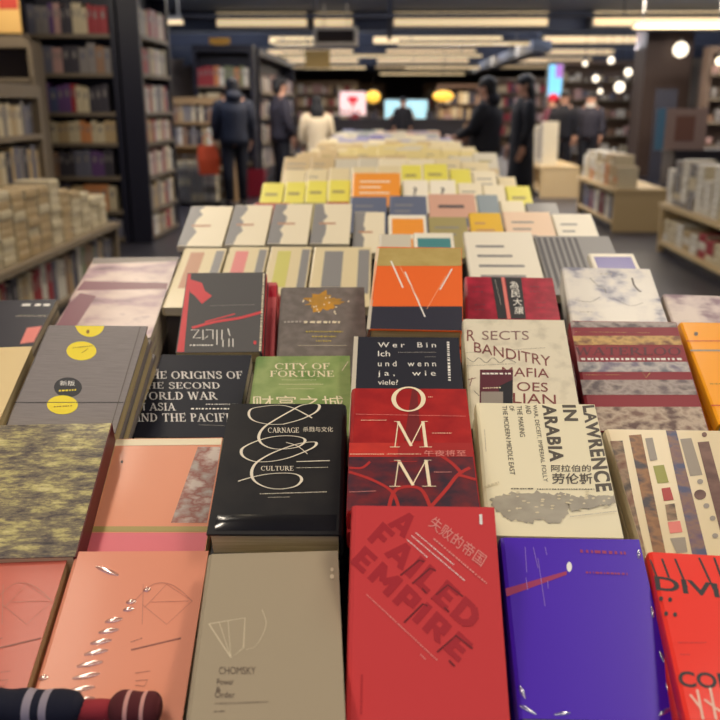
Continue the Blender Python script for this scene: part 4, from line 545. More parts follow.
('d','small_print',((0.0593,0.1976),(0.0573,0.113)),0.0035,'white'),
),
'sects':(
('t','title_lettering','R',((-0.0702,0.1653),(-0.0586,0.1655),(-0.0692,0.1884)),'sectink',0),
('t','title_lettering','SECTS',((-0.0483,0.1678),(0.0196,0.169),(-0.0473,0.1867)),'sectink2',0),
('t','title_lettering','BANDITRY',((-0.0611,0.1429),(0.0454,0.1152),(-0.0601,0.1634)),'sectink',0),
('t','title_lettering','MAFIA',((-0.0245,0.0964),(0.0403,0.0939),(-0.0233,0.1138)),'sectink',0),
('t','title_lettering','OES',((-0.006,0.0685),(0.0361,0.0675),(-0.0046,0.0854)),'sectink',0),
('t','title_lettering','LIAN',((-0.0132,0.0464),(0.0443,0.044),(-0.0118,0.0647)),'sectink',0),
('s','cover_artwork',((-0.0717,0.1307),(-0.0635,0.1229),(-0.0546,0.131),(-0.0453,0.1213),(-0.0348,0.1314),(-0.0255,0.1216),(-0.0151,0.1298),(-0.003,0.1221)),0.0008,'inkgrey',1,0),
('s','cover_artwork',((-0.0741,0.1407),(0.041,0.153)),0.0004,'inkgrey',0,0),
('s','cover_artwork',((-0.0738,0.1148),(-0.0045,0.1201)),0.0004,'inkgrey',0,0),
('s','cover_artwork',((-0.0721,0.0878),(-0.0609,0.0918)),0.0009,'sectink',0,0),
('s','cover_artwork',((-0.0664,0.0917),(-0.0699,0.0765)),0.0009,'sectink',0,0),
('s','cover_artwork',((-0.0648,0.0673),(-0.0585,0.0582)),0.0008,'inkgrey',0,0),
('q','sticker',((-0.0545,0.1074),(-0.0083,0.1083),(-0.0142,0.0427),(-0.0587,0.0418)),'sticker_maroon'),
('q','sticker',((-0.0315,0.0754),(-0.0105,0.089),(-0.0142,0.0427),(-0.027,0.0425)),'black'),
('q','sticker',((-0.0553,0.0656),(-0.0253,0.0662),(-0.0268,0.0443),(-0.0565,0.0436)),'greybit'),
('d','sticker',((-0.0521,0.0997),(-0.0117,0.1005)),0.003,'white'),
('d','sticker',((-0.0522,0.0722),(-0.0275,0.0736)),0.002,'creamprint'),
),
'wat':(
('q','cover_artwork',((-0.0848,0.2235),(0.0892,0.2268),(0.089,0.2131),(-0.0846,0.2098)),'watgrey'),
('q','cover_artwork',((-0.0843,0.1907),(0.0888,0.1941),(0.0885,0.1744),(-0.0841,0.1709)),'watgold'),
('q','cover_artwork',((-0.0836,0.1345),(0.0879,0.1382),(0.0876,0.1175),(-0.0833,0.1138)),'watblue'),
('q','cover_artwork',((-0.0831,0.0975),(0.0874,0.1014),(0.087,0.0717),(-0.0827,0.0678)),'watgrey'),
('q','cover_artwork',((-0.0824,0.0447),(0.0866,0.0487),(0.0859,0.0008),(-0.0818,-0.0034)),'watbrown'),
('t','title_lettering','WATERLOO',((-0.0834,0.1483),(0.075,0.1516),(-0.0811,0.1666)),'watink',-1),
('d','subtitle_lettering',((-0.0754,0.1404),(0.0763,0.1436)),0.0042,'white'),
('d','small_print',((-0.077,0.1998),(0.0378,0.1998)),0.001,'watgold'),
('d','small_print',((-0.0767,0.1078),(-0.0078,0.1093)),0.001,'watgold'),
('s','cover_artwork',((0.0108,0.1159),(0.0145,0.1037),(0.0222,0.1141)),0.001,'watgold',0,0),
),
'orange':(
('s','cover_artwork',((-0.0855,0.1864),(0.0908,0.1908)),0.0022,'ommlight',0,0),
('s','cover_artwork',((-0.0849,0.1628),(0.083,0.1672)),0.004,'greybit',0,0),
('s','cover_artwork',((-0.0862,0.038),(0.0419,0.0417)),0.0024,'ommlight',0,0),
('q','cover_artwork',((-0.0598,0.2048),(-0.0602,0.2036),(-0.0607,0.2026),(-0.0613,0.2016),(-0.062,0.2007),(-0.0627,0.2001),(-0.0634,0.1997),(-0.0641,0.1996),(-0.0648,0.1997),(-0.0654,0.2001),(-0.0658,0.2007),(-0.0661,0.2015),(-0.0662,0.2024),(-0.0662,0.2035),(-0.066,0.2046),(-0.0656,0.2058),(-0.0652,0.2069),(-0.0646,0.2079),(-0.0639,0.2087),(-0.0631,0.2094),(-0.0624,0.2098),(-0.0617,0.2099),(-0.061,0.2098),(-0.0605,0.2094),(-0.06,0.2088),(-0.0597,0.208),(-0.0596,0.207),(-0.0596,0.2059)),'inkbrown'),
('d','small_print',((-0.0716,0.0849),(-0.0572,0.0853)),0.002,'ochreink'),
),
'greyred':(
('q','cover_artwork',((-0.0691,0.1934),(-0.0622,0.1933),(-0.0553,0.0015),(-0.0664,0.0017)),'grred'),
('q','cover_artwork',((-0.0644,0.1799),(-0.0412,0.169),(-0.0343,0.148),(-0.0214,0.135),(-0.0366,0.115),(-0.0501,0.1354),(-0.0595,0.1458)),'grred'),
('s','cover_artwork',((-0.0478,0.0567),(-0.0116,0.0704),(0.0289,0.0794),(0.0646,0.0935)),0.006,'grred',1,0),
('s','cover_artwork',((-0.0279,0.0706),(0.0201,0.0893)),0.003,'grred',0,0),
('s','title_lettering',((-0.049,0.052),(-0.0361,0.0517),(-0.0441,0.0332),(-0.0312,0.033)),0.0016,'white',0,0),
('s','title_lettering',((-0.0296,0.0516),(-0.0276,0.0283),(-0.0204,0.0374)),0.0016,'white',0,0),
('s','title_lettering',((-0.0247,0.0515),(-0.0134,0.0513),(-0.0118,0.0303)),0.0016,'white',0,0),
('s','title_lettering',((-0.0069,0.0512),(-0.0044,0.0164)),0.0016,'white',0,0),
('s','title_lettering',((0.0012,0.0511),(0.0028,0.0277)),0.0016,'white',0,0),
('s','title_lettering',((0.0108,0.0533),(0.0151,0.0368)),0.0016,'white',0,0),
('s','title_lettering',((0.0044,0.0277),(0.0055,0.0117)),0.0016,'white',0,0),
('s','title_lettering',((0.0139,0.0299),(0.0151,0.0115)),0.0016,'white',0,0),
('s','title_lettering',((0.0203,0.0297),(0.0214,0.0114)),0.0016,'white',0,0),
('d','small_print',((-0.0473,0.016),(-0.0107,0.0154)),0.003,'white'),
('d','small_print',((-0.0228,0.1097),(0.0522,0.111)),0.0008,'inkpale'),
('d','small_print',((0.0644,0.1916),(0.0649,-0.0007)),0.0032,'creamprint'),
('q','cover_artwork',((0.0587,0.0198),(0.0586,0.0188),(0.0585,0.0179),(0.0582,0.017),(0.0578,0.0163),(0.0574,0.0157),(0.0569,0.0154),(0.0563,0.0153),(0.0557,0.0154),(0.0552,0.0158),(0.0547,0.0163),(0.0542,0.0171),(0.0539,0.0179),(0.0536,0.0189),(0.0535,0.0199),(0.0536,0.021),(0.0537,0.0219),(0.054,0.0228),(0.0543,0.0235),(0.0548,0.0241),(0.0553,0.0244),(0.0559,0.0245),(0.0565,0.0244),(0.057,0.024),(0.0575,0.0235),(0.058,0.0227),(0.0583,0.0218),(0.0586,0.0209)),'grred'),
),
'tree':(
('q','cover_artwork',((0.0387,0.1699),(0.0314,0.1662),(0.0287,0.163),(0.0181,0.1634),(0.023,0.1577),(0.02,0.1554),(0.0177,0.1525),(0.0128,0.1527),(0.0101,0.1494),(0.0055,0.1503),(0.0014,0.1534),(-0.0035,0.1451),(-0.0085,0.1461),(-0.0151,0.1448),(-0.0152,0.1523),(-0.017,0.1559),(-0.0191,0.1586),(-0.0168,0.1631),(-0.0302,0.1624),(-0.0211,0.1675),(-0.021,0.1703),(-0.0257,0.1737),(-0.033,0.1791),(-0.0252,0.1809),(-0.0176,0.181),(-0.0164,0.184),(-0.0176,0.1904),(-0.0115,0.1896),(-0.0065,0.1885),(-0.0032,0.1914),(0.001,0.1956),(0.0071,0.2002),(0.008,0.1866),(0.0126,0.1877),(0.0155,0.1855),(0.0125,0.179),(0.0204,0.1809),(0.0219,0.1782),(0.0337,0.1782),(0.0286,0.1733)),'treegold'),
('q','small_print',((0.0131,0.1681),(0.0131,0.1677),(0.013,0.1672),(0.0129,0.1669),(0.0126,0.1666),(0.0124,0.1663),(0.0121,0.1662),(0.0118,0.1661),(0.0115,0.1662),(0.0112,0.1663),(0.011,0.1666),(0.0108,0.1669),(0.0106,0.1673),(0.0105,0.1677),(0.0105,0.1681),(0.0105,0.1685),(0.0106,0.169),(0.0108,0.1693),(0.011,0.1696),(0.0112,0.1699),(0.0115,0.17),(0.0118,0.1701),(0.0121,0.17),(0.0124,0.1699),(0.0126,0.1696),(0.0128,0.1693),(0.013,0.1689),(0.0131,0.1685)),'creamprint'),
('q','small_print',((-0.0123,0.1582),(-0.0124,0.1578),(-0.0125,0.1574),(-0.0126,0.157),(-0.0128,0.1567),(-0.0131,0.1565),(-0.0133,0.1563),(-0.0136,0.1563),(-0.0139,0.1563),(-0.0142,0.1565),(-0.0145,0.1567),(-0.0147,0.157),(-0.0148,0.1574),(-0.0149,0.1578),(-0.015,0.1583),(-0.015,0.1587),(-0.0149,0.1591),(-0.0147,0.1595),(-0.0145,0.1598),(-0.0143,0.16),(-0.014,0.1601),(-0.0137,0.1602),(-0.0134,0.1601),(-0.0131,0.16),(-0.0129,0.1598),(-0.0126,0.1595),(-0.0125,0.1591),(-0.0124,0.1587)),'creamprint'),
('q','small_print',((-0.0186,0.1732),(-0.0186,0.1727),(-0.0187,0.1723),(-0.0189,0.172),(-0.0191,0.1716),(-0.0193,0.1714),(-0.0196,0.1713),(-0.0199,0.1712),(-0.0202,0.1713),(-0.0205,0.1714),(-0.0208,0.1717),(-0.021,0.172),(-0.0211,0.1723),(-0.0212,0.1728),(-0.0213,0.1732),(-0.0213,0.1736),(-0.0212,0.1741),(-0.021,0.1744),(-0.0208,0.1747),(-0.0206,0.175),(-0.0203,0.1751),(-0.02,0.1752),(-0.0197,0.1751),(-0.0194,0.175),(-0.0192,0.1747),(-0.0189,0.1744),(-0.0188,0.174),(-0.0187,0.1736)),'creamprint'),
('q','small_print',((0.0071,0.1798),(0.007,0.1793),(0.0069,0.1789),(0.0068,0.1785),(0.0066,0.1782),(0.0063,0.178),(0.006,0.1778),(0.0057,0.1778),(0.0054,0.1779),(0.0051,0.178),(0.0049,0.1782),(0.0047,0.1786),(0.0045,0.1789),(0.0044,0.1794),(0.0044,0.1798),(0.0044,0.1802),(0.0045,0.1807),(0.0047,0.181),(0.0049,0.1814),(0.0051,0.1816),(0.0054,0.1817),(0.0057,0.1818),(0.006,0.1817),(0.0063,0.1816),(0.0065,0.1813),(0.0068,0.181),(0.0069,0.1806),(0.007,0.1802)),'creamprint'),
('q','small_print',((0.0046,0.1635),(0.0046,0.1631),(0.0045,0.1627),(0.0044,0.1623),(0.0041,0.162),(0.0039,0.1618),(0.0036,0.1616),(0.0033,0.1616),(0.003,0.1616),(0.0027,0.1618),(0.0025,0.162),(0.0023,0.1623),(0.0021,0.1627),(0.002,0.1631),(0.002,0.1635),(0.002,0.164),(0.0021,0.1644),(0.0023,0.1648),(0.0025,0.1651),(0.0027,0.1653),(0.003,0.1654),(0.0033,0.1655),(0.0036,0.1654),(0.0039,0.1653),(0.0041,0.1651),(0.0043,0.1647),(0.0045,0.1644),(0.0046,0.164)),'creamprint'),
('q','small_print',((0.0232,0.141),(0.0232,0.1406),(0.0231,0.1402),(0.0229,0.1398),(0.0227,0.1395),(0.0225,0.1393),(0.0222,0.1392),(0.0219,0.1391),(0.0216,0.1392),(0.0213,0.1393),(0.0211,0.1395),(0.0209,0.1399),(0.0207,0.1402),(0.0206,0.1406),(0.0206,0.141),(0.0206,0.1415),(0.0207,0.1419),(0.0209,0.1422),(0.0211,0.1425),(0.0213,0.1428),(0.0216,0.1429),(0.0219,0.143),(0.0222,0.1429),(0.0225,0.1428),(0.0227,0.1425),(0.0229,0.1422),(0.0231,0.1419),(0.0232,0.1415)),'creamprint'),
('q','small_print',((0.0218,0.1444),(0.0218,0.1439),(0.0217,0.1435),(0.0216,0.1432),(0.0214,0.1429),(0.0211,0.1426),(0.0208,0.1425),(0.0205,0.1424),(0.0202,0.1425),(0.02,0.1426),(0.0197,0.1429),(0.0195,0.1432),(0.0193,0.1435),(0.0192,0.1439),(0.0192,0.1444),(0.0192,0.1448),(0.0193,0.1452),(0.0195,0.1456),(0.0197,0.1459),(0.02,0.1461),(0.0202,0.1462),(0.0205,0.1463),(0.0208,0.1462),(0.0211,0.1461),(0.0214,0.1459),(0.0216,0.1456),(0.0217,0.1452),(0.0218,0.1448)),'creamprint'),
('q','small_print',((-0.0043,0.1458),(-0.0043,0.1453),(-0.0044,0.1449),(-0.0045,0.1446),(-0.0048,0.1443),(-0.005,0.144),(-0.0053,0.1439),(-0.0056,0.1439),(-0.0059,0.1439),(-0.0061,0.1441),(-0.0064,0.1443),(-0.0066,0.1446),(-0.0068,0.145),(-0.0069,0.1454),(-0.0069,0.1458),(-0.0069,0.1462),(-0.0068,0.1466),(-0.0066,0.147),(-0.0064,0.1473),(-0.0062,0.1475),(-0.0059,0.1477),(-0.0056,0.1477),(-0.0053,0.1477),(-0.005,0.1475),(-0.0048,0.1473),(-0.0046,0.147),(-0.0044,0.1466),(-0.0043,0.1462)),'creamprint'),
('q','small_print',((-0.0071,0.1513),(-0.0072,0.1509),(-0.0072,0.1505),(-0.0074,0.1501),(-0.0076,0.1498),(-0.0078,0.1496),(-0.0081,0.1494),(-0.0084,0.1494),(-0.0087,0.1494),(-0.009,0.1496),(-0.0092,0.1498),(-0.0095,0.1501),(-0.0096,0.1505),(-0.0097,0.1509),(-0.0098,0.1513),(-0.0097,0.1518),(-0.0096,0.1522),(-0.0095,0.1525),(-0.0093,0.1528),(-0.009,0.1531),(-0.0088,0.1532),(-0.0085,0.1533),(-0.0082,0.1532),(-0.0079,0.1531),(-0.0076,0.1528),(-0.0074,0.1525),(-0.0073,0.1522),(-0.0072,0.1517)),'creamprint'),
('q','small_print',((-0.0084,0.1588),(-0.0084,0.1583),(-0.0085,0.1579),(-0.0087,0.1575),(-0.0089,0.1572),(-0.0091,0.157),(-0.0094,0.1569),(-0.0097,0.1568),(-0.01,0.1569),(-0.0103,0.157),(-0.0105,0.1573),(-0.0107,0.1576),(-0.0109,0.1579),(-0.011,0.1583),(-0.011,0.1588),(-0.011,0.1592),(-0.0109,0.1596),(-0.0108,0.16),(-0.0106,0.1603),(-0.0103,0.1605),(-0.01,0.1607),(-0.0097,0.1607),(-0.0094,0.1607),(-0.0092,0.1605),(-0.0089,0.1603),(-0.0087,0.16),(-0.0085,0.1596),(-0.0084,0.1592)),'creamprint'),
('q','small_print',((-0.0305,0.1708),(-0.0306,0.1704),(-0.0307,0.17),(-0.0308,0.1696),(-0.031,0.1693),(-0.0313,0.1691),(-0.0315,0.1689),(-0.0318,0.1689),(-0.0321,0.1689),(-0.0324,0.1691),(-0.0327,0.1693),(-0.0329,0.1696),(-0.0331,0.17),(-0.0332,0.1704),(-0.0332,0.1708),(-0.0332,0.1713),(-0.0331,0.1717),(-0.0329,0.1721),(-0.0327,0.1724),(-0.0325,0.1726),(-0.0322,0.1728),(-0.0319,0.1728),(-0.0316,0.1728),(-0.0313,0.1726),(-0.0311,0.1724),(-0.0309,0.1721),(-0.0307,0.1717),(-0.0306,0.1713)),'creamprint'),
('q','small_print',((0.0452,0.171),(0.0452,0.1705),(0.0451,0.1701),(0.0449,0.1697),(0.0447,0.1694),(0.0445,0.1692),(0.0442,0.1691),(0.0439,0.169),(0.0436,0.1691),(0.0433,0.1692),(0.0431,0.1695),(0.0428,0.1698),(0.0427,0.1701),(0.0426,0.1706),(0.0426,0.171),(0.0426,0.1714),(0.0427,0.1719),(0.0429,0.1722),(0.0431,0.1725),(0.0433,0.1728),(0.0436,0.1729),(0.0439,0.173),(0.0442,0.1729),(0.0445,0.1728),(0.0448,0.1725),(0.045,0.1722),(0.0451,0.1718),(0.0452,0.1714)),'creamprint'),
('q','small_print',((0.0219,0.1466),(0.0218,0.1462),(0.0217,0.1458),(0.0216,0.1454),(0.0214,0.1451),(0.0211,0.1449),(0.0209,0.1447),(0.0206,0.1447),(0.0203,0.1447),(0.02,0.1449),(0.0197,0.1451),(0.0195,0.1454),(0.0194,0.1458),(0.0193,0.1462),(0.0192,0.1466),(0.0193,0.147),(0.0194,0.1474),(0.0195,0.1478),(0.0197,0.1481),(0.02,0.1483),(0.0203,0.1485),(0.0206,0.1485),(0.0209,0.1485),(0.0211,0.1483),(0.0214,0.1481),(0.0216,0.1478),(0.0217,0.1474),(0.0218,0.147)),'creamprint'),
('q','small_print',((0.0246,0.1568),(0.0245,0.1563),(0.0244,0.1559),(0.0243,0.1555),(0.0241,0.1552),(0.0238,0.155),(0.0235,0.1549),(0.0232,0.1548),(0.0229,0.1549),(0.0227,0.155),(0.0224,0.1553),(0.0222,0.1556),(0.0221,0.1559),(0.022,0.1563),(0.0219,0.1568),(0.022,0.1572),(0.0221,0.1576),(0.0222,0.158),(0.0224,0.1583),(0.0227,0.1585),(0.023,0.1587),(0.0232,0.1587),(0.0235,0.1587),(0.0238,0.1585),(0.0241,0.1583),(0.0243,0.158),(0.0244,0.1576),(0.0245,0.1572)),'creamprint'),
('q','small_print',((0.014,0.1809),(0.0139,0.1805),(0.0138,0.1801),(0.0137,0.1797),(0.0135,0.1794),(0.0132,0.1792),(0.0129,0.179),(0.0126,0.179),(0.0123,0.179),(0.012,0.1792),(0.0118,0.1794),(0.0116,0.1797),(0.0114,0.1801),(0.0113,0.1805),(0.0113,0.181),(0.0113,0.1814),(0.0114,0.1818),(0.0116,0.1822),(0.0118,0.1825),(0.012,0.1827),(0.0123,0.1829),(0.0126,0.1829),(0.0129,0.1829),(0.0132,0.1827),(0.0134,0.1825),(0.0137,0.1822),(0.0138,0.1818),(0.0139,0.1814)),'creamprint'),
('q','small_print',((-0.0297,0.1734),(-0.0297,0.173),(-0.0298,0.1726),(-0.0299,0.1722),(-0.0302,0.1719),(-0.0304,0.1716),(-0.0307,0.1715),(-0.031,0.1714),(-0.0313,0.1715),(-0.0316,0.1716),(-0.0318,0.1719),(-0.032,0.1722),(-0.0322,0.1726),(-0.0323,0.173),(-0.0324,0.1734),(-0.0323,0.1739),(-0.0322,0.1743),(-0.0321,0.1747),(-0.0319,0.175),(-0.0316,0.1752),(-0.0314,0.1753),(-0.0311,0.1754),(-0.0308,0.1753),(-0.0305,0.1752),(-0.0302,0.175),(-0.03,0.1746),(-0.0298,0.1743),(-0.0297,0.1738)),'creamprint'),
('d','title_lettering',((-0.0291,0.1211),(0.0294,0.1206)),0.005,'creamprint'),
('d','title_lettering',((-0.0616,0.1214),(-0.034,0.1223)),0.004,'inkpale'),
('d','small_print',((-0.0254,0.099),(0.0341,0.0985)),0.0022,'treeyel'),
('d','small_print',((-0.0155,0.0875),(0.0229,0.0872)),0.0022,'treeyel'),
('d','small_print',((-0.009,0.0773),(0.0149,0.0771)),0.0022,'treeyel'),
('s','small_print',((-0.0373,0.0675),(0.0403,0.0668)),0.0007,'creamprint',0,0),
),
'V':(
('q','cover_artwork',((-0.0663,0.2064),(0.0729,0.2095),(0.0732,0.1602),(-0.0684,0.1567)),'volive'),
('q','cover_artwork',((-0.0777,0.0531),(0.0729,0.0574),(0.073,0.0003),(-0.0768,-0.0044)),'navyprint'),
('q','cover_artwork',((-0.0714,0.2063),(-0.0655,0.2064),(-0.07,0.0545),(-0.0762,0.0543)),'vcream'),
('s','cover_artwork',((-0.0444,0.1708),(-0.0218,0.1004)),0.0026,'white',0,0),
('s','cover_artwork',((-0.0201,0.1419),(0.0146,0.0308)),0.0022,'white',0,0),
('s','cover_artwork',((0.037,0.097),(0.0561,0.1517)),0.0022,'white',0,0),
('s','cover_artwork',((-0.0288,0.155),(0.0061,0.0664)),0.0012,'vpale',0,0),
('s','cover_artwork',((0.0173,0.0498),(0.0464,0.1331)),0.0012,'vpale',0,0),
('s','cover_artwork',((-0.069,0.1675),(-0.07,0.0545)),0.0022,'vpale',0,0),
),
'redblk':(
('q','cover_artwork',((-0.0298,0.212),(-0.0123,0.2126),(-0.009,0.072),(-0.0236,0.0714)),'black'),
('q','cover_artwork',((-0.0123,0.2126),(-0.007,0.2128),(-0.0026,0.0723),(-0.0082,0.072)),'pinkbit'),
('q','cover_artwork',((-0.0052,0.2128),(0.0227,0.2138),(0.0217,0.0732),(-0.0026,0.0723)),'black'),
('t','title_lettering','為',((0.0003,0.1694),(0.0156,0.1699),(0.0017,0.1954)),'white',0),
('t','title_lettering','民',((0.0016,0.1412),(0.0167,0.1418),(0.003,0.1664)),'white',0),
('t','title_lettering','大',((0.0029,0.1139),(0.0178,0.1144),(0.0043,0.1383)),'white',0),
('t','title_lettering','讓',((0.0041,0.0874),(0.0188,0.0879),(0.0055,0.1111)),'white',0),
('d','cover_artwork',((-0.0621,0.1739),(-0.0449,0.1746)),0.003,'maroonink'),
('d','cover_artwork',((-0.0625,0.1569),(-0.0454,0.1575)),0.003,'maroonink'),
('d','cover_artwork',((-0.06,0.114),(-0.0433,0.1147)),0.003,'maroonink'),
('d','cover_artwork',((-0.0604,0.098),(-0.0438,0.0987)),0.003,'maroonink'),
('d','cover_artwork',((0.0358,0.1775),(0.0529,0.1781)),0.003,'maroonink'),
('d','cover_artwork',((0.0345,0.1604),(0.0515,0.1611)),0.003,'maroonink'),
('d','cover_artwork',((0.0402,0.1243),(0.0568,0.125)),0.003,'maroonink'),
('d','cover_artwork',((0.0389,0.1082),(0.0554,0.1089)),0.003,'maroonink'),
('d','small_print',((-0.0233,0.1998),(-0.0167,0.1157)),0.0012,'inkpale'),
),
'magC':(
('d','title_lettering',((0.0316,0.2374),(0.0955,0.2322)),0.012,'white'),
('d','small_print',((0.0334,0.1719),(0.1036,0.1661)),0.003,'creamprint'),
('q','cover_artwork',((0.0703,0.1021),(0.0981,0.1106),(0.1031,0.0267),(0.0745,0.0192)),'pinkbit'),
),
'wpat':(
('s','cover_artwork',((0.0433,0.1849),(0.0431,0.1587),(0.0475,0.1407),(0.0516,0.1337)),0.0035,'inkgrey',1,0),
('s','cover_artwork',((-0.0316,0.1813),(-0.0206,0.1519),(-0.0108,0.145),(-0.0099,0.1234)),0.0012,'inkgrey',1,0),
('s','cover_artwork',((-0.0655,0.0993),(-0.0404,0.0937),(-0.0214,0.1122)),0.001,'inkgrey',1,0),
('s','cover_artwork',((0.0065,0.1031),(0.0258,0.0834),(0.0493,0.0949)),0.001,'inkgrey',1,0),
('d','small_print',((-0.0607,0.0586),(-0.0405,0.0596)),0.003,'inkpale'),
('d','small_print',((-0.012,0.1975),(0.0096,0.1986)),0.004,'inkpale'),
),
'magA':(
('q','cover_artwork',((-0.0995,0.1246),(0.1051,0.1034),(0.1077,0.045),(-0.1046,0.0598)),'maroonink'),
('q','cover_artwork',((-0.1109,0.2897),(0.1129,0.2893),(0.1138,0.2587),(-0.1044,0.2443)),'inkbrown'),
),
'magB':(
('q','cover_artwork',((-0.0953,0.1996),(-0.0871,0.2612),(-0.0487,0.2402),(-0.0549,0.0467),(-0.0954,0.0386)),'maroonink'),
),
}
ROWS=[
(1.98,20,0.25,0.02,[(-0.41, 1.1, 0.099, 'cream', 'panels', 'brown'), (-0.309, 1.103, 0.092, 'cream', 'panels', 'pink'), (-0.212, 1.104, 0.094, 'cream', 'panels', 'green'), (-0.094, 1.104, 0.132, 'cream', 'panels', 'grey'), (0.025, 1.134, 0.072, 'palegrey', 'plain', ''), (0.111, 1.137, 0.09, 'white', 'block', 'teal'), (0.256, 1.14, 0.153, 'white', 'lines', 'grey'), (0.423, 1.131, 0.17, 'grey', 'bars', 'dark')]),
(2.26,22,0.2,0.016,[(-0.445, 1.164, 0.109, 'ivory', 'torn', 'grey'), (-0.336, 1.167, 0.098, 'ivory', 'torn', 'grey'), (-0.233, 1.17, 0.098, 'ivory', 'torn', 'grey'), (-0.131, 1.171, 0.095, 'ivory', 'torn', 'grey'), (-0.038, 1.15, 0.079, 'ivory', 'torn', 'grey'), (0.059, 1.143, 0.097, 'white', 'block', 'orange'), (0.162, 1.138, 0.097, 'olive', 'lines', 'grey'), (0.257, 1.149, 0.081, 'yellow', 'lines', 'brown'), (0.363, 1.152, 0.12, 'peach', 'lines', 'grey'), (0.479, 1.147, 0.101, 'white', 'lines', 'grey')]),
(2.68,23,0.21,0.018,[(-0.343, 1.127, 0.11, 'red', 'lines', 'white'), (-0.233, 1.127, 0.097, 'olive', 'plain', ''), (-0.143, 1.13, 0.07, 'red', 'plain', ''), (-0.048, 1.146, 0.112, 'blue', 'lines', 'grey'), (0.071, 1.149, 0.112, 'blue', 'lines', 'grey'), (0.202, 1.155, 0.139, 'rose', 'band', 'blue'), (0.31, 1.153, 0.063, 'greyblue', 'plain', ''), (0.384, 1.135, 0.072, 'ivory', 'plain', ''), (0.474, 1.129, 0.093, 'grey', 'lines', 'blue')]),
(3.05,26,0.21,0.02,[(-0.382, 1.155, 0.076, 'lime', 'band', 'olive'), (-0.305, 1.158, 0.069, 'lime', 'band', 'olive'), (-0.231, 1.162, 0.072, 'lime', 'band', 'olive'), (-0.153, 1.165, 0.075, 'lime', 'band', 'olive'), (-0.027, 1.189, 0.161, 'orange', 'lines', 'white'), (0.105, 1.166, 0.089, 'white', 'query', 'dark'), (0.198, 1.166, 0.089, 'white', 'query', 'dark'), (0.291, 1.156, 0.082, 'ivory', 'lines', 'grey'), (0.372, 1.15, 0.071, 'ivory', 'plain', ''), (0.456, 1.146, 0.082, 'lime', 'band', 'olive')]),
(3.4,27,0.21,0.02,[(-0.343, 1.173, 0.084, 'cream', 'plain', ''), (-0.257, 1.177, 0.08, 'cream', 'lines', 'grey'), (-0.172, 1.181, 0.08, 'cream', 'plain', ''), (-0.078, 1.185, 0.091, 'cream', 'lines', 'grey'), (0.015, 1.189, 0.087, 'cream', 'plain', ''), (0.101, 1.193, 0.076, 'lime', 'band', 'olive'), (0.192, 1.197, 0.091, 'lime', 'band', 'olive'), (0.286, 1.178, 0.079, 'lime', 'plain', ''), (0.378, 1.171, 0.087, 'ivory', 'lines', 'grey'), (0.464, 1.149, 0.068, 'cream', 'plain', '')]),
]
# ---------------------------------------------------------------- camera
cam=bpy.data.cameras.new('camera'); cam.sensor_width=36; cam.sensor_height=36; cam.lens=43.5
co=bpy.data.objects.new('camera',cam); link(co); SC.camera=co
PITCH=math.atan(257/870); YAW=math.atan(25/870*math.cos(PITCH))
HC=1.42; co.location=(0,0,HC); co.rotation_euler=(math.pi/2-PITCH,0,YAW)
cam.clip_start=.05; cam.clip_end=120
cam.dof.use_dof=True; cam.dof.focus_distance=1.06; cam.dof.aperture_fstop=5.6
SC.view_settings.view_transform='Standard'; SC.view_settings.look='None'; SC.view_settings.gamma=1; SC.view_settings.exposure=0
# ---------------------------------------------------------------- the front of the display: one tilted pile per title
def cov(name,c,rough=.38,coat=.35): return mat('cover_'+name,c,rough,coat)
def cover_of(k):
    C=dict(pinkL=(204,102,82),pink=(230,148,118),chom=(164,150,126),FE=(212,62,64),purple=(74,24,184),divi=(240,46,30),peach=(228,152,120),carn=(30,29,32),  # pinkL repeats the pink title, its dimmer light put into a deeper colour
     omm=(178,38,38),law=(240,230,196),strips=(222,204,166),grey=(134,126,124),cream=(222,196,142),orig=(22,24,38),city=(112,142,74),wer=(42,43,54),
     sects=(232,222,196),wat=(142,44,56),orange=(250,164,24),greyred=(92,90,90),tree=(112,104,98),V=(246,112,48),redblk=(176,28,58),magC=(46,44,54))
    if k in C:
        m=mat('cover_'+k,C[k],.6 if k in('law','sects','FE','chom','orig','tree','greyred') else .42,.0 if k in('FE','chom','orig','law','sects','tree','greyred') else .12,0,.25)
        if k=='sects': grain(m,(206,196,172),40,(1,1,1),.5,.75,6)
        if k=='city': grain(m,((92,128,60),(150,166,104),(104,136,70)),14,(1,1,1),.3,.75,4)
        if k=='tree': grain(m,((112,104,98),(132,122,116)),60,(1,1,1),.4,.7,4)
        if k=='redblk': grain(m,((150,22,50),(186,32,62)),50,(1,1,1),.4,.7,4)
        if k=='omm': grain(m,((160,30,34),(186,42,40)),40,(1,1,1),.35,.7,4)
        if k=='grey': grain(m,((138,130,128),(126,118,116)),30,(1,30,1),.35,.7,2)
        if k=='carn': grain(m,((26,25,29),(40,38,38)),20,(1,1,1),.4,.7,4)
        return m
    m=mat('cover_'+k,(200,190,170),.45,.08,0,.25)
    if k=='camo': grain(m,((40,36,46),(88,78,72),(128,116,90),(184,172,110),(214,202,148)),50,(.6,1.7,1),.32,.67,10)
    if k in('wpat','wpat2'): grain(m,((126,126,146),(196,192,194),(220,214,206),(226,220,210)) if k=='wpat' else ((150,126,138),(206,190,188),(224,210,202)),20,(1,1.0,1),.36,.6,6)
    if k in('magA','magB'): grain(m,((92,60,78),(160,126,134),(196,172,164),(208,186,176),(134,98,114)),7,(1,1.5,1),.33,.68,6)
    return m
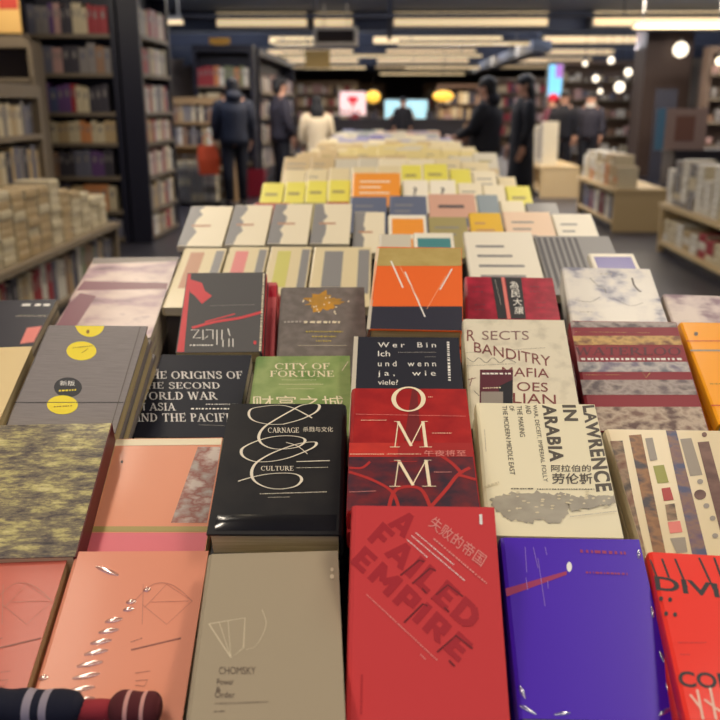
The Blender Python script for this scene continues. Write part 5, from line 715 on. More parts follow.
FRONT={ # name, category, label, spine, hard, page, copies below
'pinkL':('paperback_book','salmon pink paperback cut by the left frame edge, fine line drawing','L',0,PAGE,1),
'pink':('paperback_book','pink paperback in creased shiny wrap beside the grey book, front row','L',0,PAGE,1),
'chom':('paperback_book','plain grey paperback with a pale kite drawing, front row','L',0,PAGEW,1),
'FE':('paperback_book','bright red paperback with diagonal dark red block letters, propped steeply','L',0,PAGEW,1),
'purple':('paperback_book','violet blue shrink-wrapped paperback with a thin red slash, front row','L',0,PAGEW,1),
'divi':('paperback_book','scarlet paperback with black letters cut off by bottom right frame edge','L',0,PAGEW,1),
'camo':('paperback_book','olive and grey mottled paperback above the salmon pink one','L',0,PAGE,2),
'peach':('paperback_book','peach paperback with pink foot band and small picture at right','L',0,PAGEW,1),
'carn':('hardcover_book','black glossy hardcover with cream calligraphy loops and visible page edges','R',1,PAGE,1),
'omm':('paperback_book','dark red paperback with three tall cream capitals','L',0,PAGEW,1),
'law':('paperback_book','cream paperback with large sideways capitals and grey landscape print','L',0,PAGEW,1),
'strips':('paperback_book','cream book with slanting painted picture strips at right edge','L',0,PAGEW,1),
'grey':('hardcover_book','grey hardcover with round yellow and black stickers','L',1,PAGE,3),
'cream':('paperback_book','plain tan cover at left frame edge beside the grey stickered book','L',0,PAGE,2),
'orig':('paperback_book','black paperback with five lines of wide white capitals','L',0,PAGEW,1),
'city':('paperback_book','green paperback with white capitals behind the black calligraphy book','L',0,PAGEW,1),
'wer':('hardcover_book','navy hardcover with spaced small white words and pale rounded spine','L',1,PAGE,1),
'sects':('paperback_book','cream paperback with crooked hand-drawn red-brown capitals and dark sticker','L',0,PAGEW,1),
'wat':('hardcover_book','dark red book banded with battle paintings','L',1,PAGEW,1),
'orange':('paperback_book','bright orange yellow book with thin red lines at right frame edge','L',0,PAGEW,1),
'greyred':('paperback_book','dark grey and red book with white block lettering','R',0,PAGE,2),
'tree':('paperback_book','grey brown book with a golden tree and yellow lines','L',0,PAGEW,1),
'V':('hardcover_book','orange hardcover with olive top, navy foot and white V strokes','L',1,PAGE,2),
'redblk':('paperback_book','crimson book with two black bands and a column of white characters','L',0,PAGEW,1),
'wpat':('paperback_book','white book with grey blue mottled map print behind the battle book','L',0,PAGEW,1),
'wpat2':('paperback_book','pinkish white mottled book behind the bright orange one','L',0,PAGEW,1),
'magA':('magazine','pale pink glossy magazine, farther of two at left of display','L',0,PAGEW,3),
'magC':('magazine','dark navy magazine with white capitals at the left frame edge','L',0,PAGEW,2),
'magB':('magazine','pale pink glossy magazine, nearer of two behind the grey stickered book','L',0,PAGEW,3),
}
def clampv(p,W,L): return (max(-W/2+.0008,min(W/2-.0008,p[0])),max(.0008,min(L-.0008,p[1])))
def print_cover(root,k,W,L,t):
    parts={}; stickers=[]
    for i,op in enumerate(ART.get(k,())):
        z=t+.00025+.00004*i; part=op[1]
        if part=='sticker' and op[0]=='q' and (k=='grey' and len(op[2])>12 and op[3]!='ochreink' or k=='sects' and not parts.get('sticker')): parts['sticker']=MB(); stickers.append(parts['sticker'])
        mb=parts.setdefault(part,MB())
        if op[0]=='t':
            _,_,body,(p0,p1,p2),m,bold=op
            V,F=serif_mesh(body) if bold==-1 else block_mesh(body) if bold==-2 else text_mesh(body,bold)
            if not V: continue
            x0=min(v.x for v in V);x1=max(v.x for v in V);y0=min(v.y for v in V);y1=max(v.y for v in V)
            p0,p1,p2=map(Vector,(p0,p1,p2)); out=[]
            for v in V:
                q=p0+(p1-p0)*((v.x-x0)/(x1-x0))+(p2-p0)*((v.y-y0)/(y1-y0)); q=clampv(q,W,L); out.append((q[0],q[1],z+v.z))
            mb.add(out,F,pm(m))
        elif op[0]=='q':
            P=[clampv(p,W,L) for p in op[2]]
            ar=sum(P[j][0]*P[(j+1)%len(P)][1]-P[(j+1)%len(P)][0]*P[j][1] for j in range(len(P)))
            if ar<0: P=P[::-1]
            mb.add([(x,y,z) for x,y in P],[tuple(range(len(P)))],pm(op[3]))
        elif op[0]=='o':
            A,B=op[2],op[3]; n=len(A)
            mb.add([(x,y,z) for x,y in A+B],[(j,(j+1)%n,(j+1)%n+n,j+n) for j in range(n)],pm(op[4]))
        elif op[0]=='s':
            _,_,pts,w,m,sm,cal=op
            V,F=ribbon(pts,w,cal,sm); mb.add([(*clampv(p,W,L),z+2e-6*i2) for i2,p in enumerate(V)],F,pm(m))
        elif op[0]=='d':                                   # a row of small words too small to read
            _,_,(a,b),w,m=op; a=Vector(a);b=Vector(b);dl=(b-a).length; u=(b-a)/max(dl,1e-6); x=0; rr=random.Random(i)
            while x<dl-.0005:
                ln=min(w*rr.uniform(.5,1.7),dl-x); V,F=ribbon([a+u*x,a+u*(x+ln)],w); mb.add([(*clampv(p,W,L),z) for p in V],F,pm(m)); x+=ln+w*rr.uniform(.35,.95)
    for st in stickers: st.build('sticker',root)
    for n,mb in parts.items():
        if n!='sticker': mb.build(n,root)
LOW={}
for k,(nm,label,sp,hard,page,under) in FRONT.items():
    M,W,L,t=pose(k); cm=cover_of(k)
    root=empty(nm,label,'magazine' if nm=='magazine' else 'book',M)
    c,p=book_shapes(W,L,t,cm,page,sp,hard)
    cme=c.build('cover',root); pme=p.build('page_block',root)
    print_cover(cme,k,W,L,t)
    if k=='V':
        b=MB(); b.box((-W/2-.0006,.0,t*.06),(-W/2+.0045,L*.33,t+.0003),mat('pale_cloth',(206,196,176),.6)); b.build('spine_label',root)
    if k=='greyred':
        b=MB(); b.box((W/2-.0002,.0,t*.08),(W/2+.0004,L,t*.9),pm('grred')); b.box((W/2-.0002,L*.80,t*.2),(W/2+.0006,L*.93,t*.85),mat('spine_red',(176,24,48),.4)); b.build('spine_print',root)
    if k=='wer':
        b=MB(); b.box((-W/2-.0006,.0,t*.06),(-W/2+.0055,L,t+.0004),mat('pale_cloth',(206,196,176),.6)); b.build('spine_cloth',root)
    if k=='camo':
        b=MB(); b.box((W/2-.002,.0,-.0005),(W/2+.0012,L,t*.98),mat('dark_red_edge',(96,34,34),.5)); b.build('edge_strip',root)
    if k=='carn':                                        # jacket film curling over the near edge
        b=MB(); R=[]
        n=25; nr=11
        for q in range(nr):
            f=q/(nr-1)
            R.append([(-W/2+.008+(W-.016)*i/(n-1),.005+.022*f,t+.0002+.0042*math.sin(math.pi*f)*math.sin(math.pi*i/(n-1))**.6*(1-.45*i/(n-1))) for i in range(n)])
        vs=[q for r in R for q in r]; fs=[(r*n+i,r*n+i+1,(r+1)*n+i+1,(r+1)*n+i) for r in range(nr-1) for i in range(n-1)]
        b.add(vs,fs,mat('film_black',(28,27,30),.14,1,0,.8),True); b.build('jacket_edge',root)
    z=M
    for j in range(under):                               # further copies lying in the pile
        z=z@Matrix.Translation((0,0,-t-.0008))
        w={'pinkL':'salmon pink left edge','pink':'creased pink','chom':'plain grey kite','FE':'bright red diagonal','purple':'violet blue','divi':'scarlet black-lettered','camo':'olive mottled','peach':'peach','carn':'black calligraphy','omm':'dark red three-capital','law':'cream sideways-lettered','strips':'picture strip','grey':'grey stickered','cream':'plain tan','orig':'black wide-capital','city':'green','wer':'navy spaced-word','sects':'crooked-capital','wat':'banded battle','orange':'bright orange','greyred':'grey and red','tree':'golden tree','V':'orange V-stroke','redblk':'crimson black-banded','wpat':'grey blue map-print','wpat2':'pinkish mottled','magA':'farther pink','magB':'nearer pink','magC':'dark navy'}[k]
        o=empty(nm,f"{['topmost','middle','lowest'][j] if under==3 else ['upper','lower'][j] if under==2 else 'only'} spare copy lying directly in the pile below the {w} {'magazine' if nm=='magazine' else 'book'}",'magazine' if nm=='magazine' else 'book',z)
        for me,n in((cme.data,'cover'),(pme.data,'page_block')): link(bpy.data.objects.new(n,me),o)
        if k=='greyred':
            o.matrix_world=z@Matrix.Translation((.018+.003*j,.004,0))
            b=MB(); b.box((W/2-.016,.0,t),(W/2-.001,L,t+.0004),mat('spine_pink',(196,92,96),.5)); b.box((W/2-.0006,.0,t*.08),(W/2+.0004,L,t*.9),pm('grred')); b.box((W/2-.014,L*.80,t+.0004),(W/2-.001,L*.95,t+.0008),mat('spine_red',(176,24,48),.4)); b.build('spine_print',o)
    LOW[k]=(z,W,L)
# creased clear wrap on the pink book
film=mat('clear_film',(255,250,245),.1,0,spec=.9)
nt=film.node_tree; nt.nodes.remove(nt.nodes['Principled BSDF']); bs=nt.nodes.new('ShaderNodeBsdfGlossy'); bs.inputs['Color'].default_value=(1,.98,.95,1); bs.inputs['Roughness'].default_value=.22
mx=nt.nodes.new('ShaderNodeMixShader'); tr=nt.nodes.new('ShaderNodeBsdfTransparent'); mx.inputs[0].default_value=.45
nt.links.new(tr.outputs[0],mx.inputs[1]); nt.links.new(bs.outputs[0],mx.inputs[2]); nt.links.new(mx.outputs[0],nt.nodes['Material Output'].inputs['Surface'])
KEY,FRONTP,HALL,LEFT,RIGHT,UP,GIFT,AMB=12,9,190,48,32,520,130,.9
b=MB()
WR=[((-.0206,.1107),(-.0037,.1143)),((-.0241,.0981),(-.005,.1021)),((-.0294,.086),(-.0093,.0901)),((-.0327,.0742),(-.0106,.0788)),((-.0369,.0614),(-.0128,.0663)),((-.038,.0487),(-.013,.0537)),((-.0394,.0352),(-.0147,.04)),((-.0299,.0253),(-.0121,.0287)),((-.0051,.1242),(.0059,.1265)),((-.0037,.1333),(.0062,.1354)),((.011,.1481),(.0185,.1498)),((-.0447,.1788),(-.0183,.1671)),((-.0705,.0485),(-.0611,.0508))]
PW=POSE['pink']; t=PW[7]
def ridges(b,segs,t,w0=.0033,h0=.0022):
  for (p,q) in segs:                                     # creases of the film stand up as low ridges
    p=Vector((*p,t+.0004));q=Vector((*q,t+.0004)); u=(q-p).normalized(); n=Vector((-u.y,u.x,0)); vs=[];fs=[]
    for i in range(7):
        f=i/6; w=w0*math.sin(math.pi*(.12+.76*f)); h=h0*math.sin(math.pi*(.08+.84*f)); c=p+(q-p)*f
        for j in range(7):
            a=math.pi*j/6; vs.append(c+n*w*math.cos(a)+Vector((0,0,h*math.sin(a))))
    for i in range(6):
        for j in range(6): k=i*7+j; fs.append((k,k+7,k+8,k+1))
    b.add(vs,fs,film,True)
ridges(b,WR,t)
def root_of(k): return [o for o in COL.objects if o.get('label')==FRONT[k][1]][0]
b2=MB(); W=POSE['purple'][5]; x=W/2-.003
ridges(b2,[((x,.02),(x-.003,.035)),((x,.055),(x-.002,.066)),((x-.001,.10),(x,.112)),((x-.002,.165),(x,.176)),((-x,.012),(-x+.014,.004)),((-x+.002,.03),(-x+.006,.018)),((x-.016,.005),(x-.004,.012)),((-x+.03,.004),(-x+.045,.006))],POSE['purple'][7],.0022,.0018)
b2.build('clear_wrap',root_of('purple'))
pinkroot=[o for o in COL.objects if o.get('label')==FRONT['pink'][1]][0]
b.build('clear_wrap',pinkroot)
# ---------------------------------------------------------------- tables and the raked stands under the piles
WOOD=mat('table_wood',(120,98,72),.5); grain(WOOD,(98,78,56),6,(1,12,12),.3,.7,4)
DARKW=mat('dark_wood',(52,46,46),.5)
def table(label,x0,x1,y0,y1,h):
    r=empty('display_table',label,'table',Matrix.Translation(((x0+x1)/2,(y0+y1)/2,0)))
    hx=(x1-x0)/2;hy=(y1-y0)/2
    b=MB(); b.box((-hx,-hy,h-.04),(hx,hy,h),WOOD); b.build('tabletop',r)
    b=MB(); b.box((-hx+.06,-hy+.06,.1),(hx-.06,hy-.06,h-.0405),DARKW); b.build('cabinet',r)
    b=MB(); b.box((-hx+.1,-hy+.1,0),(hx-.1,hy-.1,.0995),MATS['dark_wood']); b.build('plinth',r)
    return r
TH=.75
near=table('near end of the long book display, wide wooden table under the sharp front books','' or -1.0,.70,.50,2.50,TH)
far=table('narrower long wooden table carrying the blurred rows of books towards the back',-.56,.58,2.52,9.35,TH)
def stand(parent,M,W,L):
    """solid wedge from the table up to the underside of a pile (a part of the table)"""
    c=[M@Vector(p) for p in((-W/2+.006,.006,-.0012),(W/2-.006,.006,-.0012),(W/2-.006,L-.012,-.0012),(-W/2+.006,L-.012,-.0012))]
    lo=[Vector((p.x,p.y,TH)) for p in c]; inv=Matrix.Translation(-parent.location)
    b=MB(); b.add([inv@p for p in lo+c],[(3,2,1,0),(4,5,6,7),(0,1,5,4),(1,2,6,5),(2,3,7,6),(3,0,4,7)],DARKW); return b.build('book_stand',parent)
for k,(M,W,L) in LOW.items(): stand(near,M,W,L)
# ---------------------------------------------------------------- rows of smaller books behind
RC=dict(cream=(222,206,166),ivory=(232,220,192),palegrey=(206,198,180),white=(236,228,210),olive=(160,148,98),yellow=(228,182,52),peach=(234,204,176),red=(168,60,58),
 blue=(96,104,128),rose=(206,160,140),greyblue=(140,152,160),grey=(138,136,136),lime=(226,216,92),orange=(236,150,52),lavender=(160,158,196),beige=(200,176,134),paleyellow=(218,200,140),violet=(112,104,170),
 brown=(190,140,110),pink=(222,132,130),green=(206,200,110),teal=(70,136,140),dark=(74,72,78))
CN=dict(palegrey='pale grey',greyblue='grey blue',lime='lime yellow',paleyellow='pale yellow')
def cname(c): return CN.get(c,c)
def rm(c): return mat('print_'+c,RC[c],.45,.15)
STY=dict(panels='with {a} panel, dark strip',block='with {a} block',lines='with small print',bars='with dark bars',torn='with grey torn-edge strip',band='with {a} band',query='with query mark',plain='')
def rear_mesh(W,L,t,c,s,a,seed):
    W=round(W,3)
    cb,pb=book_shapes(W,L,t,rm(c),PAGEW); cb.add(pb.v,pb.f,PAGEW); z=t+.0004; rr=random.Random(seed)
    def q(u0,v0,u1,v1,m,dz=0): cb.add([((u-.5)*W,v*L,z+dz) for u,v in((u0,v0),(u1,v0),(u1,v1),(u0,v1))],[(0,1,2,3)],m)
    if s=='panels': q(.2,.3,.52,.92,rm(a)); q(.78,.2,.97,.95,rm('grey'))
    elif s=='block': q(.1,.1,.92,.9,rm(a)); q(.2,.4,.8,.5,rm('white'),.0002)
    elif s=='lines':
        for i in range(4): q(.15,.2+.17*i,.15+rr.uniform(.3,.7),.24+.17*i,rm(a or 'grey'))
    elif s=='bars':
        for i in range(7): q(.04+.08*i,.1,.085+.08*i,.97,rm('dark'))
    elif s=='torn':
        n=9; pts=[(0.01,.01)]+[(.3+rr.uniform(-.09,.1),.01+.98*i/n) for i in range(n+1)]+[(.01,.99)]
        cb.add([((u-.5)*W,v*L,z) for u,v in pts],[tuple(range(len(pts)))],rm('grey')); q(.18,.47,.62,.51,rm('brown'),.0002)
    elif s=='band': q(.03,.08,.97,.34,rm(a)); q(.2,.6,.75,.68,rm('dark' if a=='blue' else 'olive'),.0001)
    elif s=='query':
        V,F=text_mesh('?',1)
        cb.add([((v.x-.2)*.05+.0,(v.y)*.08+L*.5,z) for v in V],F,rm('dark')); q(.1,.1,.9,.3,rm('rose'))
    return cb
ORD='first second third fourth fifth sixth seventh eighth ninth tenth eleventh twelfth thirteenth fourteenth fifteenth sixteenth seventeenth eighteenth nineteenth twentieth'.split()
def nth(i): return ORD[i] if i<20 else f'{i+1}th'
def rear_row(ri,y,tl,L,t,books,parent):
    tl=D(tl); order=sorted(books,key=lambda q:q[0]); zlo=min(q[1] for q in books)
    for i,(x,z,W,c,s,a) in enumerate(order):
        M=Matrix.Translation((x,y-L*math.cos(tl),z-L*math.sin(tl)))@Matrix.Rotation(tl,4,'X')@Matrix.Translation((0,0,-t))
        lab=f"{cname(c)} paperback {STY[s].format(a=cname(a))}".strip()+f", {nth(i)} from left in {nth(ri)} raked row"
        plain('paperback_book',lab,'book',rear_mesh(W,L,t,c,s,a,ri*31+i),M,'paperbacks in raked rows along the long display')
        stand(parent,M,W,L)
for ri,(y,tl,L,t,books) in enumerate(ROWS): rear_row(ri,y,tl,L,t,books,near if y<2.5 else far)
M=Matrix.Translation((.466,1.66,1.075))@Matrix.Rotation(D(20),4,'X')@Matrix.Translation((0,0,-.018))
plain('paperback_book','violet blue white-edged paperback leaning before the dark barred grey one','book',rear_mesh(.092,.14,.018,'white','block','violet',5),M); stand(near,M,.092,.14)
ys=[3.78,4.18,4.6,5.02,5.46,5.9,6.35,6.8,7.25,7.7,8.15,8.6,9.05]
rr=random.Random(21)
for j,y in enumerate(ys):
    x=-.43+rr.uniform(0,.02); H=.232+.0028*j; bk=[]
    pal=['cream','beige','palegrey','ivory','cream','paleyellow','beige','palegrey'] if j<6 else (['lavender','violet','cream','palegrey','lavender','ivory'] if j<9 else ['white','greyblue','palegrey','lavender','rose'])
    run=0;c='cream'
    while x<.43:
        if run<=0: c=rr.choice(pal); run=rr.choice((1,2,2,3)); st=rr.choice(('plain','lines','band','lines')); ac='grey' if st=='lines' else rr.choice(('beige','greyblue','orange','olive'))
        W=rr.uniform(.085,.12); run-=1
        bk.append((round(x+W/2,3),HC-H+rr.uniform(-.008,.012),W-.001,c,st,ac)); x+=W
    rear_row(5+j,y,29,.2,.022,bk,far)
# ---------------------------------------------------------------- rolled scarf at the near left corner
NAVY=mat('navy_cloth',(20,22,40),.9); STR=mat('pale_thread',(150,140,150),.9); MAR=mat('maroon_cloth',(84,30,34),.9); PKT=mat('pink_thread',(206,150,140),.9)
sc=empty('rolled_scarf','dark navy and maroon striped rolled scarf at the bottom left frame corner','scarf',Matrix.Translation((-.33,.660,.8945)))
def roll(name,x0,x1,r,m,stripe,cols):
    b=MB(); n=18; xs=[x0+(x1-x0)*i/26 for i in range(27)]
    for i in range(26):
        mm=m
        for (s,w) in stripe:
            if abs((xs[i]+xs[i+1])/2-s)<w: mm=cols
        R=[]
        for x in(xs[i],xs[i+1]):
            e=min(1,min(x-x0,x1-x)/.014); rad=r*(.35+.65*math.sqrt(max(0,1-(1-e)**2)))*(1+.05*math.sin(x*210)); R.append([(x,rad*math.cos(2*math.pi*k/n),rad*.9*math.sin(2*math.pi*k/n)) for k in range(n)])
        b.loft(R,mm,cap=(i in(0,25)))
    b.build(name,sc)
roll('navy_end',-.13,.062,.0165,NAVY,[(.015,.004),(.026,.004)],STR)
roll('striped_end',.085,.132,.0165,MAR,[(.103,.0022),(.118,.0022)],PKT)
b=MB(); b.tube([(.055,0,-.003),(.075,.002,-.004),(.095,0,-.002)],[.009,.010,.009],mat('red_cloth',(150,44,52),.9),10); b.build('red_fold',sc)
# ---------------------------------------------------------------- room shell
X0,X1,Y0,Y1,ZC=-7,9.5,-2.5,46,2.99
FL=mat('floor_tiles',(48,46,54),.4); grain(FL,(38,37,45),3,(1,1,1),.4,.7,5)
CE=mat('ceiling_paint',(116,122,134),.8); WA=mat('wall_paint',(104,92,78),.8); WD=mat('dark_wall',(84,74,68),.8)
b=MB(); b.box((X0,Y0,-.1),(X1,Y1,0),FL); struct('floor',b)
b=MB(); b.box((X0,Y0,ZC),(X1,Y1,ZC+.1),CE); struct('ceiling',b)
b=MB(); b.box((X0-.1,Y0,0),(X0,Y1,ZC),WD); struct('wall_left',b)
b=MB(); b.box((X1,Y0,0),(X1+.1,Y1,ZC),WA); struct('wall_right',b)
b=MB(); b.box((X0,Y1,0),(X1,Y1+.1,ZC),WD); struct('wall_far',b)
BM=mat('beam_paint',(70,76,94),.8)
for i,y in enumerate((16.3,21.3,26.3,31.3,36.3)):
    b=MB(); b.box((X0,y+.42,ZC-.32),(X1,y+.72,ZC-.001),BM); struct(f'trim_{i+1}',b,'dark grey blue ceiling beam')
COLM=mat('column_paint',(150,140,122),.7); BRN=mat('brown_column',(64,48,42),.6)
b=MB(); b.box((5.05,18,0),(5.95,18.8,ZC-.001),BRN); struct('column_right',b,'brown square column carrying a round lamp')
# ceiling lights: long glowing boxes on the beams
def glow(n,c,e): return mat(n,c,.6,emit=e)
GL=glow('lit_diffuser',(255,226,176),.62); GLW=glow('lit_diffuser_soft',(238,206,160),.42); FRAME=mat('lamp_housing',(120,116,110),.5)
pos=['left','middle','right']
LX={0:[(-3.0,-1.36),(-1.28,-.56),(.12,2.85),(3.6,5.9)],1:[(-2.7,-1.5),(-.3,2.7),(3.6,6.0)],2:[(-3.4,-.9),(.0,2.6),(3.6,6.5)],3:[(-3.4,-.9),(-.3,2.85),(3.6,7)],4:[(-4,-1),(-.4,3),(3.6,7)]}
for r,y in enumerate((16.3,21.3,26.3,31.3,36.3)):
    for i,(a,c) in enumerate(LX[r]):
        zt=2.955 if r==0 else 2.9; zb=2.70 if r==0 else 2.72
        rt=empty('ceiling_light',f'long cream lit ceiling light box, {nth(i)} from left in {nth(r)} row from the camera','ceiling light',Matrix.Translation(((a+c)/2,y+.2,zb)),'long lit ceiling boxes')
        h=(c-a)/2
        b=MB(); b.box((-h,-.16,0),(h,.2195,zt-zb),FRAME); b.build('housing',rt)
        b=MB(); b.box((-h+.03,-.20,.02),(h-.03,-.1605,zt-zb-.02),GL if r<2 else GLW); b.build('diffuser',rt)
# lower slim tubes between the beams
for r,(y,z,a,c) in enumerate([(18.4,2.52,-2.2,-.7),(18.4,2.52,.25,2.85),(23,2.52,-2.6,2.4),(27.8,2.42,.6,2.85),(27.8,2.42,-2.4,-.6),(33,2.4,-.2,2.85),(14.2,2.5,3.75,5.2),(13.2,2.5,-3.4,-2.9)]):
    rt=empty('tube_light',f'slim white tube light hung below the ceiling, {nth(r)} of eight listed from the front hanging row','ceiling light',Matrix.Translation(((a+c)/2,y,z)),'slim tube lights')
    rt['label']=['slim tube light left of the vent box','slim tube light right of the pale pipe','wide slim tube light spanning the hall behind the vent','slim tube light above the right hand shoppers','slim tube light far left over the aisle','slim tube light farthest back in the hall','pale tube light high at the right above the brown column','short tube light above the low wooden shelf at left'][r]
    h=(c-a)/2
    b=MB(); b.box((-h,-.05,.05),(h,.05,.1),FRAME); [b.box((sx*h*.8-.01,-.01,.1),(sx*h*.8+.01,.01,ZC-z-.001),FRAME) for sx in(-1,1)]; b.build('housing',rt)
    b=MB(); b.box((-h,-.06,0),(h,.06,.0495),GL); b.build('diffuser',rt)
# duct, pipes
DU=mat('duct_metal',(84,88,98),.6)
b=MB(); b.box((3.0,19,2.42),(3.4,34,2.655),DU); [b.box((3.19,y,2.655),(3.21,y+.02,ZC-.001),DU) for y in(19.4,23.2,28.5,33.5)]
plain('air_duct','grey square air duct running back under the ceiling, right of centre','duct',b)
b=MB(); b.tube([(.06,13.6,2.3),(.06,13.6,2.98)],.03,mat('dark_pipe',(36,36,44),.6)); b.tube([(.06,13.6,2.9),(.06,30,2.9)],.03,MATS['dark_pipe']); plain('ceiling_pipe','dark ceiling pipe near the middle of the photo','pipe',b)
b=MB(); b.tube([(X0+.2,13.4,2.62),(X1-.2,13.4,2.62)],.035,MATS['dark_pipe']); [b.tube([(x,13.4,2.62),(x,13.4,ZC-.001)],.012,MATS['dark_pipe']) for x in(-4,-1,3.4,7)]; plain('cross_pipe','dark pipe crossing the whole hall below the light boxes','pipe',b)
rt=empty('vent_box','white framed box vent hanging below the ceiling left of centre','vent',Matrix.Translation((-.83,15.3,2.335)))
VW=mat('vent_white',(214,204,184),.6); b=MB()
b.box((-.365,0,0),(.365,.3,.05),VW);b.box((-.365,0,.245),(.365,.3,.295),VW);b.box((-.365,0,.0505),(-.31,.3,.2445),VW);b.box((.31,0,.0505),(.365,.3,.2445),VW);b.box((-.2,.14,.295),(-.18,.16,ZC-2.336),VW);b.box((.18,.14,.295),(.2,.16,ZC-2.336),VW); b.build('frame',rt)
b=MB(); b.box((-.309,.04,.051),(.309,.29,.244),mat('vent_dark',(58,46,40),.7)); [b.box((-.309,.01,.07+.042*i),(.309,.035,.082+.042*i),MATS['vent_dark']) for i in range(4)]; b.build('grille',rt)
b=MB(); b.box((-.245,0,0),(.245,.05,.33),mat('sign_board',(150,128,78),.6)); [b.box((s*.2-.008,.02,.33),(s*.2+.008,.036,.905),FRAME) for s in(-1,1)]
plain('hanging_sign','plain olive brown sign board hanging in the left aisle','sign',b,Matrix.Translation((-1.33,18,2.08)))
# lamps
def lamp(name,label,x,y,z,r,m,flat=1.0):
    rt=empty(name,label,'lamp',Matrix.Translation((x,y,z)))
    b=MB(); b.ball((0,0,0),(r,r,r*flat),m); b.build('globe',rt)
    b=MB(); b.tube([(0,0,r*flat*.95),(0,0,r*flat+.06)],.03,FRAME); b.tube([(0,0,r*flat+.06),(0,0,ZC-z-.001)],.008,MATS['dark_pipe']); b.build('cord',rt)
BULB=glow('lit_bulb',(255,240,214),2.2); ORL=glow('lit_amber',(255,196,72),1.15)
bul=[(597,63,.07),(614,74,.08),(624,86,.10),(607,88,.11),(584,80,.07),(633,77,.06),(643,86,.05),(573,66,.05),(706,66,.09),(714,74,.09),(698,64,.06),(589,92,.05)]
bl=['highest bare bulb in the bright right hand cluster','bulb in middle of the bright right cluster','large bulb low in the right cluster','largest bulb at left of the right cluster','small bulb left of the bright cluster','small bulb right of the bright cluster','smallest bulb next to the brown column','single dim bulb above the shoppers','bulb at right frame edge beside the dark banner','lowest bulb at the right frame edge','small bulb between banner and right edge bulbs','lowest tiny bulb left in the bright cluster']
for (u,v,r),lb in zip(bul,bl):
    y=20 if u<690 else 15.5; lamp('pendant_bulb',lb,(u-385)*y/870,y,HC+(103-v)*y/908,r,BULB)
lamp('round_lamp','round white globe lamp on the brown column',5.65,17.82,2.40,.14,BULB)
lamp('amber_lamp','small square amber lamp glowing above the far end of the display',-.331,25,1.58,.2,ORL,.8)
lamp('oval_amber_lamp','wide oval amber lamp glowing right of the screens',1.6,25,1.60,.29,ORL,.5)
# screens and lit panels
def panel(name,label,cat,x0,x1,y,z0,z1,m,extra=None,stand_=True):
    rt=empty(name,label,cat,Matrix.Translation(((x0+x1)/2,y,z0))); h=(x1-x0)/2; H=z1-z0
    b=MB(); b.box((-h-.03,.0,-.03),(h+.03,.08,H+.03),FRAME)
    if stand_: b.box((-.06,.02,-z0),(.06,.07,-.03),FRAME)
    b.build('frame',rt)
    b=MB(); b.box((-h,-.012,0),(h,-.0005,H),m)
    if extra: extra(b,h,H)
    b.build('screen_face',rt)
panel('lit_screen','bright pale cyan screen at the far end of the hall','screen',0,1.40,30,.72,1.51,glow('cyan_screen',(178,222,228),.75))
def logo(b,h,H):
    m=glow('red_logo',(214,40,56),.5); b.box((-.16,-.02,H*.55),(.16,-.0125,H*.8),m); b.box((-.05,-.02,H*.35),(.05,-.0125,H*.55),m)
    for i in range(5): b.box((-h+.03+.14*i,-.02,.06),(-h+.1+.14*i,-.0125,.16),mat('dark_goods',(60,50,56),.7))
panel('light_box_sign','pinkish white lit panel with a red mark, left of the cyan screen','screen',-1.44,-.62,29,1.05,1.76,glow('pink_panel',(246,208,206),.8),logo)
def vio(b,h,H): b.box((0,-.02,H*.6),(h,-.0125,H),glow('violet_screen',(160,110,200),.6))
panel('upright_screen','narrow upright blue and violet screen above the shoppers','screen',3.2,3.46,18,1.53,2.14,glow('blue_screen',(110,190,236),.8),vio)
# ---------------------------------------------------------------- shelving helpers
PALEW=mat('pale_laminate',(196,172,130),.6); GREYW=mat('worn_laminate',(126,112,92),.6); NAVYW=mat('navy_black_laminate',(22,22,38),.5); SHELFM=mat('shelf_edge',(112,100,84),.6)
BC=dict(grey=(128,122,118),cream=(196,182,150),purple=(92,62,110),red=(150,48,54),blue=(70,78,110),white=(206,200,186),brown=(140,108,84),dark=(58,54,62),orange=(196,130,80),slate=(98,98,112),pink=(176,140,132),green=(120,128,96),tan=(176,152,112))
def bm(c): return mat('binding_'+c,BC[c],.55)
BMESH={}
def std_book(T,Dp,H,c,flip=False):
    """a book standing upright: spine faces -y; origin under spine, lower left corner"""
    key=(round(T,3),round(Dp,3),round(H,3),c)
    if key not in BMESH:
        b,p=book_shapes(Dp,H,T,bm(c),PAGEW,'L'); R=MB()
        f=lambda q:(q[2],q[0]+Dp/2,q[1])
        R.add([f(q) for q in b.v],b.f,bm(c)); R.add([f(q) for q in p.v],p.f,PAGEW)
        z0=H*.55; R.add([(T*.3,-.0006,z0),(T*.7,-.0006,z0),(T*.7,-.0006,z0+H*.25),(T*.3,-.0006,z0+H*.25)],[(0,1,2,3)],bm('grey' if c!='grey' else 'slate'))
        BMESH[key]=R.mesh('book')
    return BMESH[key]
def place(me,name,label,cat,M,group): 
    o=bpy.data.objects.new(name,me); o.matrix_world=M; link(o); return tag(o,label,cat,group)
def shelf_row(M,length,H,pal,where,group,rng,tmin=.05,tmax=.085,dp=.16,fill=1.0,name='shelved_book'):
    """upright books along local +x of M, spines towards local -y"""
    x=0;i=0
    while True:
        T=rng.choice((tmin,(tmin+tmax)/2,tmax)); 
        if x+T>length*fill: break
        c=rng.choice(pal) if not isinstance(pal,dict) else pal['c'][min(int(x/length*len(pal['c'])),len(pal['c'])-1)]
        h=H*rng.choice((.82,.88,.94,.98))
        place(std_book(T-.002,dp,h,c),name,f'{c} spined book, {nth(i)} from left {where}','book',M@Matrix.Translation((x,0,.0008)),group)
        x+=T;i+=1
